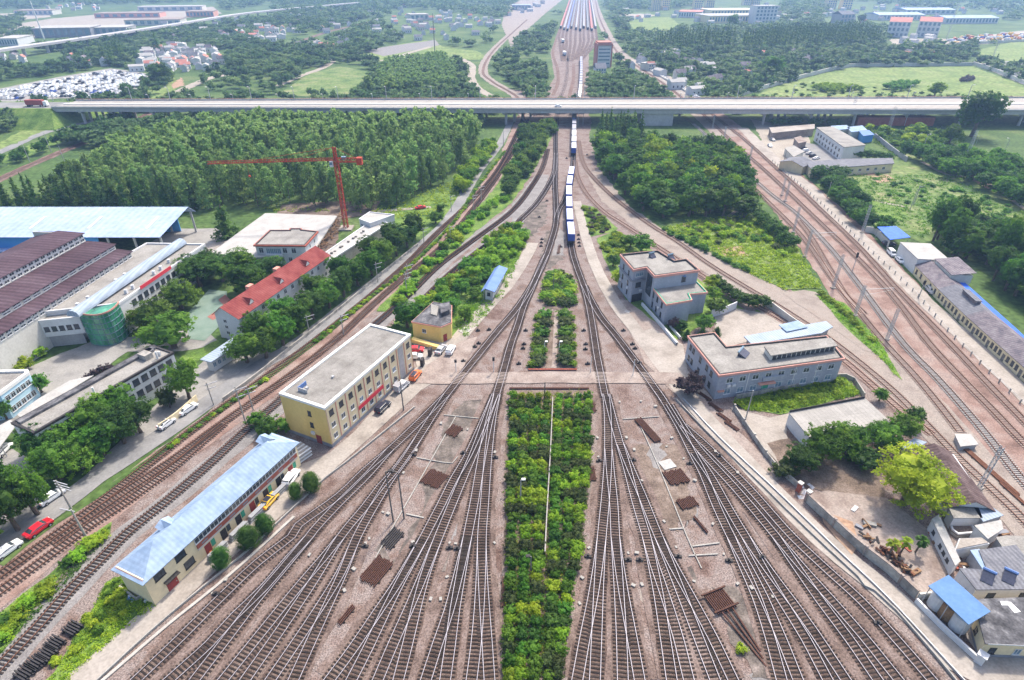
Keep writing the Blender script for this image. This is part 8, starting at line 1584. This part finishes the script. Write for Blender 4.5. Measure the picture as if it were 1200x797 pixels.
# --- walls of the far meadow
for px, lb, h in (([(870, 112), (900, 103), (950, 89), (995, 79), (1040, 78), (1140, 77)], 'white wall winding along the top of the far meadow', 3.2), ([(1140, 76), (1170, 86), (1200, 99), (1260, 122)], 'grey wall between far meadow and car park', 3.0), ([(1118, 53), (1180, 50), (1290, 44)], 'wall below the crowded lorry depot', 3.0), ([(810, 112), (780, 94), (748, 76)], 'low wall beside the far main line', 1.6)):
    wall_line(lb, px, h, 'wall_offwhite', .8)

for x, y in fill([(1000, 146), (1060, 146), (1130, 152), (1105, 172), (1062, 178), (1030, 164)], 7.5)[:34]: plant(rng.choice(['broad', 'bright', 'broaddark']), (x, y, 0), rng.uniform(2.2, 3.6), rng.uniform(3, 6), 'small tree in the garden below the right end of the bridge', 'trees of the garden below the bridge')
cover([(990, 150), (1130, 150), (1130, 180), (1060, 190), (1020, 165)], .12, .8, .6, 'leaf')
# the largest in view are planted one by one; the remaining many of a group stand together as one mass
for nm, most in (('shrub', 290), ('broadleaf_tree', 215)):
    L = sorted(DEFER[nm], key=lambda q: -q[0]); rest = {}
    for i, (a, k, loc, rd, h, lb, gp, ct, pa) in enumerate(L):
        if i < most: plant(k, loc, rd, h, lb, gp, ct, pa, _now=True)
        else: rest.setdefault(gp, []).append((k, loc, rd, h))
    for gp, items in rest.items():
        Vs = []; mi = []; ms = []
        for k, loc, rd, h in items:
            V, mt = CRV[k if k in CRV else '%s%d' % (k, rng.randrange(3))]
            if mt not in ms: ms.append(mt)
            a = rng.uniform(0, 2 * PI); ca, sa = math.cos(a), math.sin(a); th = 2.05 if nm == 'broadleaf_tree' else 1.0
            Vs.append(np.stack([(V[:, 0] * ca - V[:, 1] * sa) * rd + loc[0], (V[:, 0] * sa + V[:, 1] * ca) * rd + loc[1], V[:, 2] * h / th], 1)); mi += [ms.index(mt)] * (len(V) // 4)
        me = quads_mesh('shrubbery' if nm == 'shrub' else 'thicket', np.concatenate(Vs), ms[0])
        for mt in ms[1:]: me.materials.append(m[mt])
        me.polygons.foreach_set('material_index', np.array(mi, np.int32))
        tag(link(bpy.data.objects.new('shrubbery' if nm == 'shrub' else 'thicket', me)), 'mass of further ' + gp, 'shrubs' if nm == 'shrub' else 'trees', gp, 'stuff')
# ================================================================ camera, light
cam = bpy.data.cameras.new('camera'); co = bpy.data.objects.new('camera', cam); COL.objects.link(co)
co.location = (0, 0, H); co.rotation_euler = (PI / 2 - TH, 0, 0); cam.sensor_width = 36.0; cam.lens = 36.0 * F / 1200.0
cam.clip_start = 1.0; cam.clip_end = 20000; SC.camera = co
AZ, EL = R(28), R(54)
w = bpy.data.worlds.new('World'); SC.world = w; w.use_nodes = True
nt = w.node_tree; sky = nt.nodes.new('ShaderNodeTexSky'); sky.sky_type = 'NISHITA'; sky.sun_disc = False
sky.sun_elevation = EL; sky.sun_rotation = AZ; sky.air_density = 1.0; sky.dust_density = 4.0; sky.ozone_density = 0.4; sky.altitude = 50
nt.links.new(sky.outputs[0], nt.nodes['Background'].inputs[0]); nt.nodes['Background'].inputs[1].default_value = 0.15
sun = bpy.data.lights.new('sun', 'SUN'); sun.energy = 2.6; sun.angle = R(4); sun.color = (1.0, 0.91, 0.79)
so = bpy.data.objects.new('sun', sun); COL.objects.link(so); so.rotation_euler = (PI / 2 - EL, 0, PI - AZ); so.location = (0, 0, 200)
# pale summer haze in one closed box
hb = MB().box(-4500, 4500, -120, 7000, -1.5, 92).build('haze', [], None); hb['kind'] = 'stuff'
hm = bpy.data.materials.new('haze_air'); hm.use_nodes = True; hn = hm.node_tree; hn.nodes.remove(hn.nodes['Principled BSDF'])
pv = hn.nodes.new('ShaderNodeVolumePrincipled'); pv.inputs['Color'].default_value = (0.36, 0.57, 1.0, 1); pv.inputs['Density'].default_value = HAZE; pv.inputs['Anisotropy'].default_value = 0.25
hn.links.new(pv.outputs[0], hn.nodes['Material Output'].inputs['Volume']); hb.data.materials.append(hm)
vs_ = SC.view_settings; vs_.view_transform = 'Standard'; vs_.look = 'None'; vs_.exposure = EXPO; vs_.gamma = 1.0; vs_.use_curve_mapping = False
SC.render.engine = 'CYCLES'; cy = SC.cycles; cy.use_denoising = True
try: cy.denoiser = 'OPENIMAGEDENOISE'
except Exception: pass
cy.max_bounces = 5; cy.diffuse_bounces = 2; cy.glossy_bounces = 2; cy.transmission_bounces = 2; cy.volume_bounces = 1; cy.transparent_max_bounces = 8
cy.sample_clamp_indirect = 6
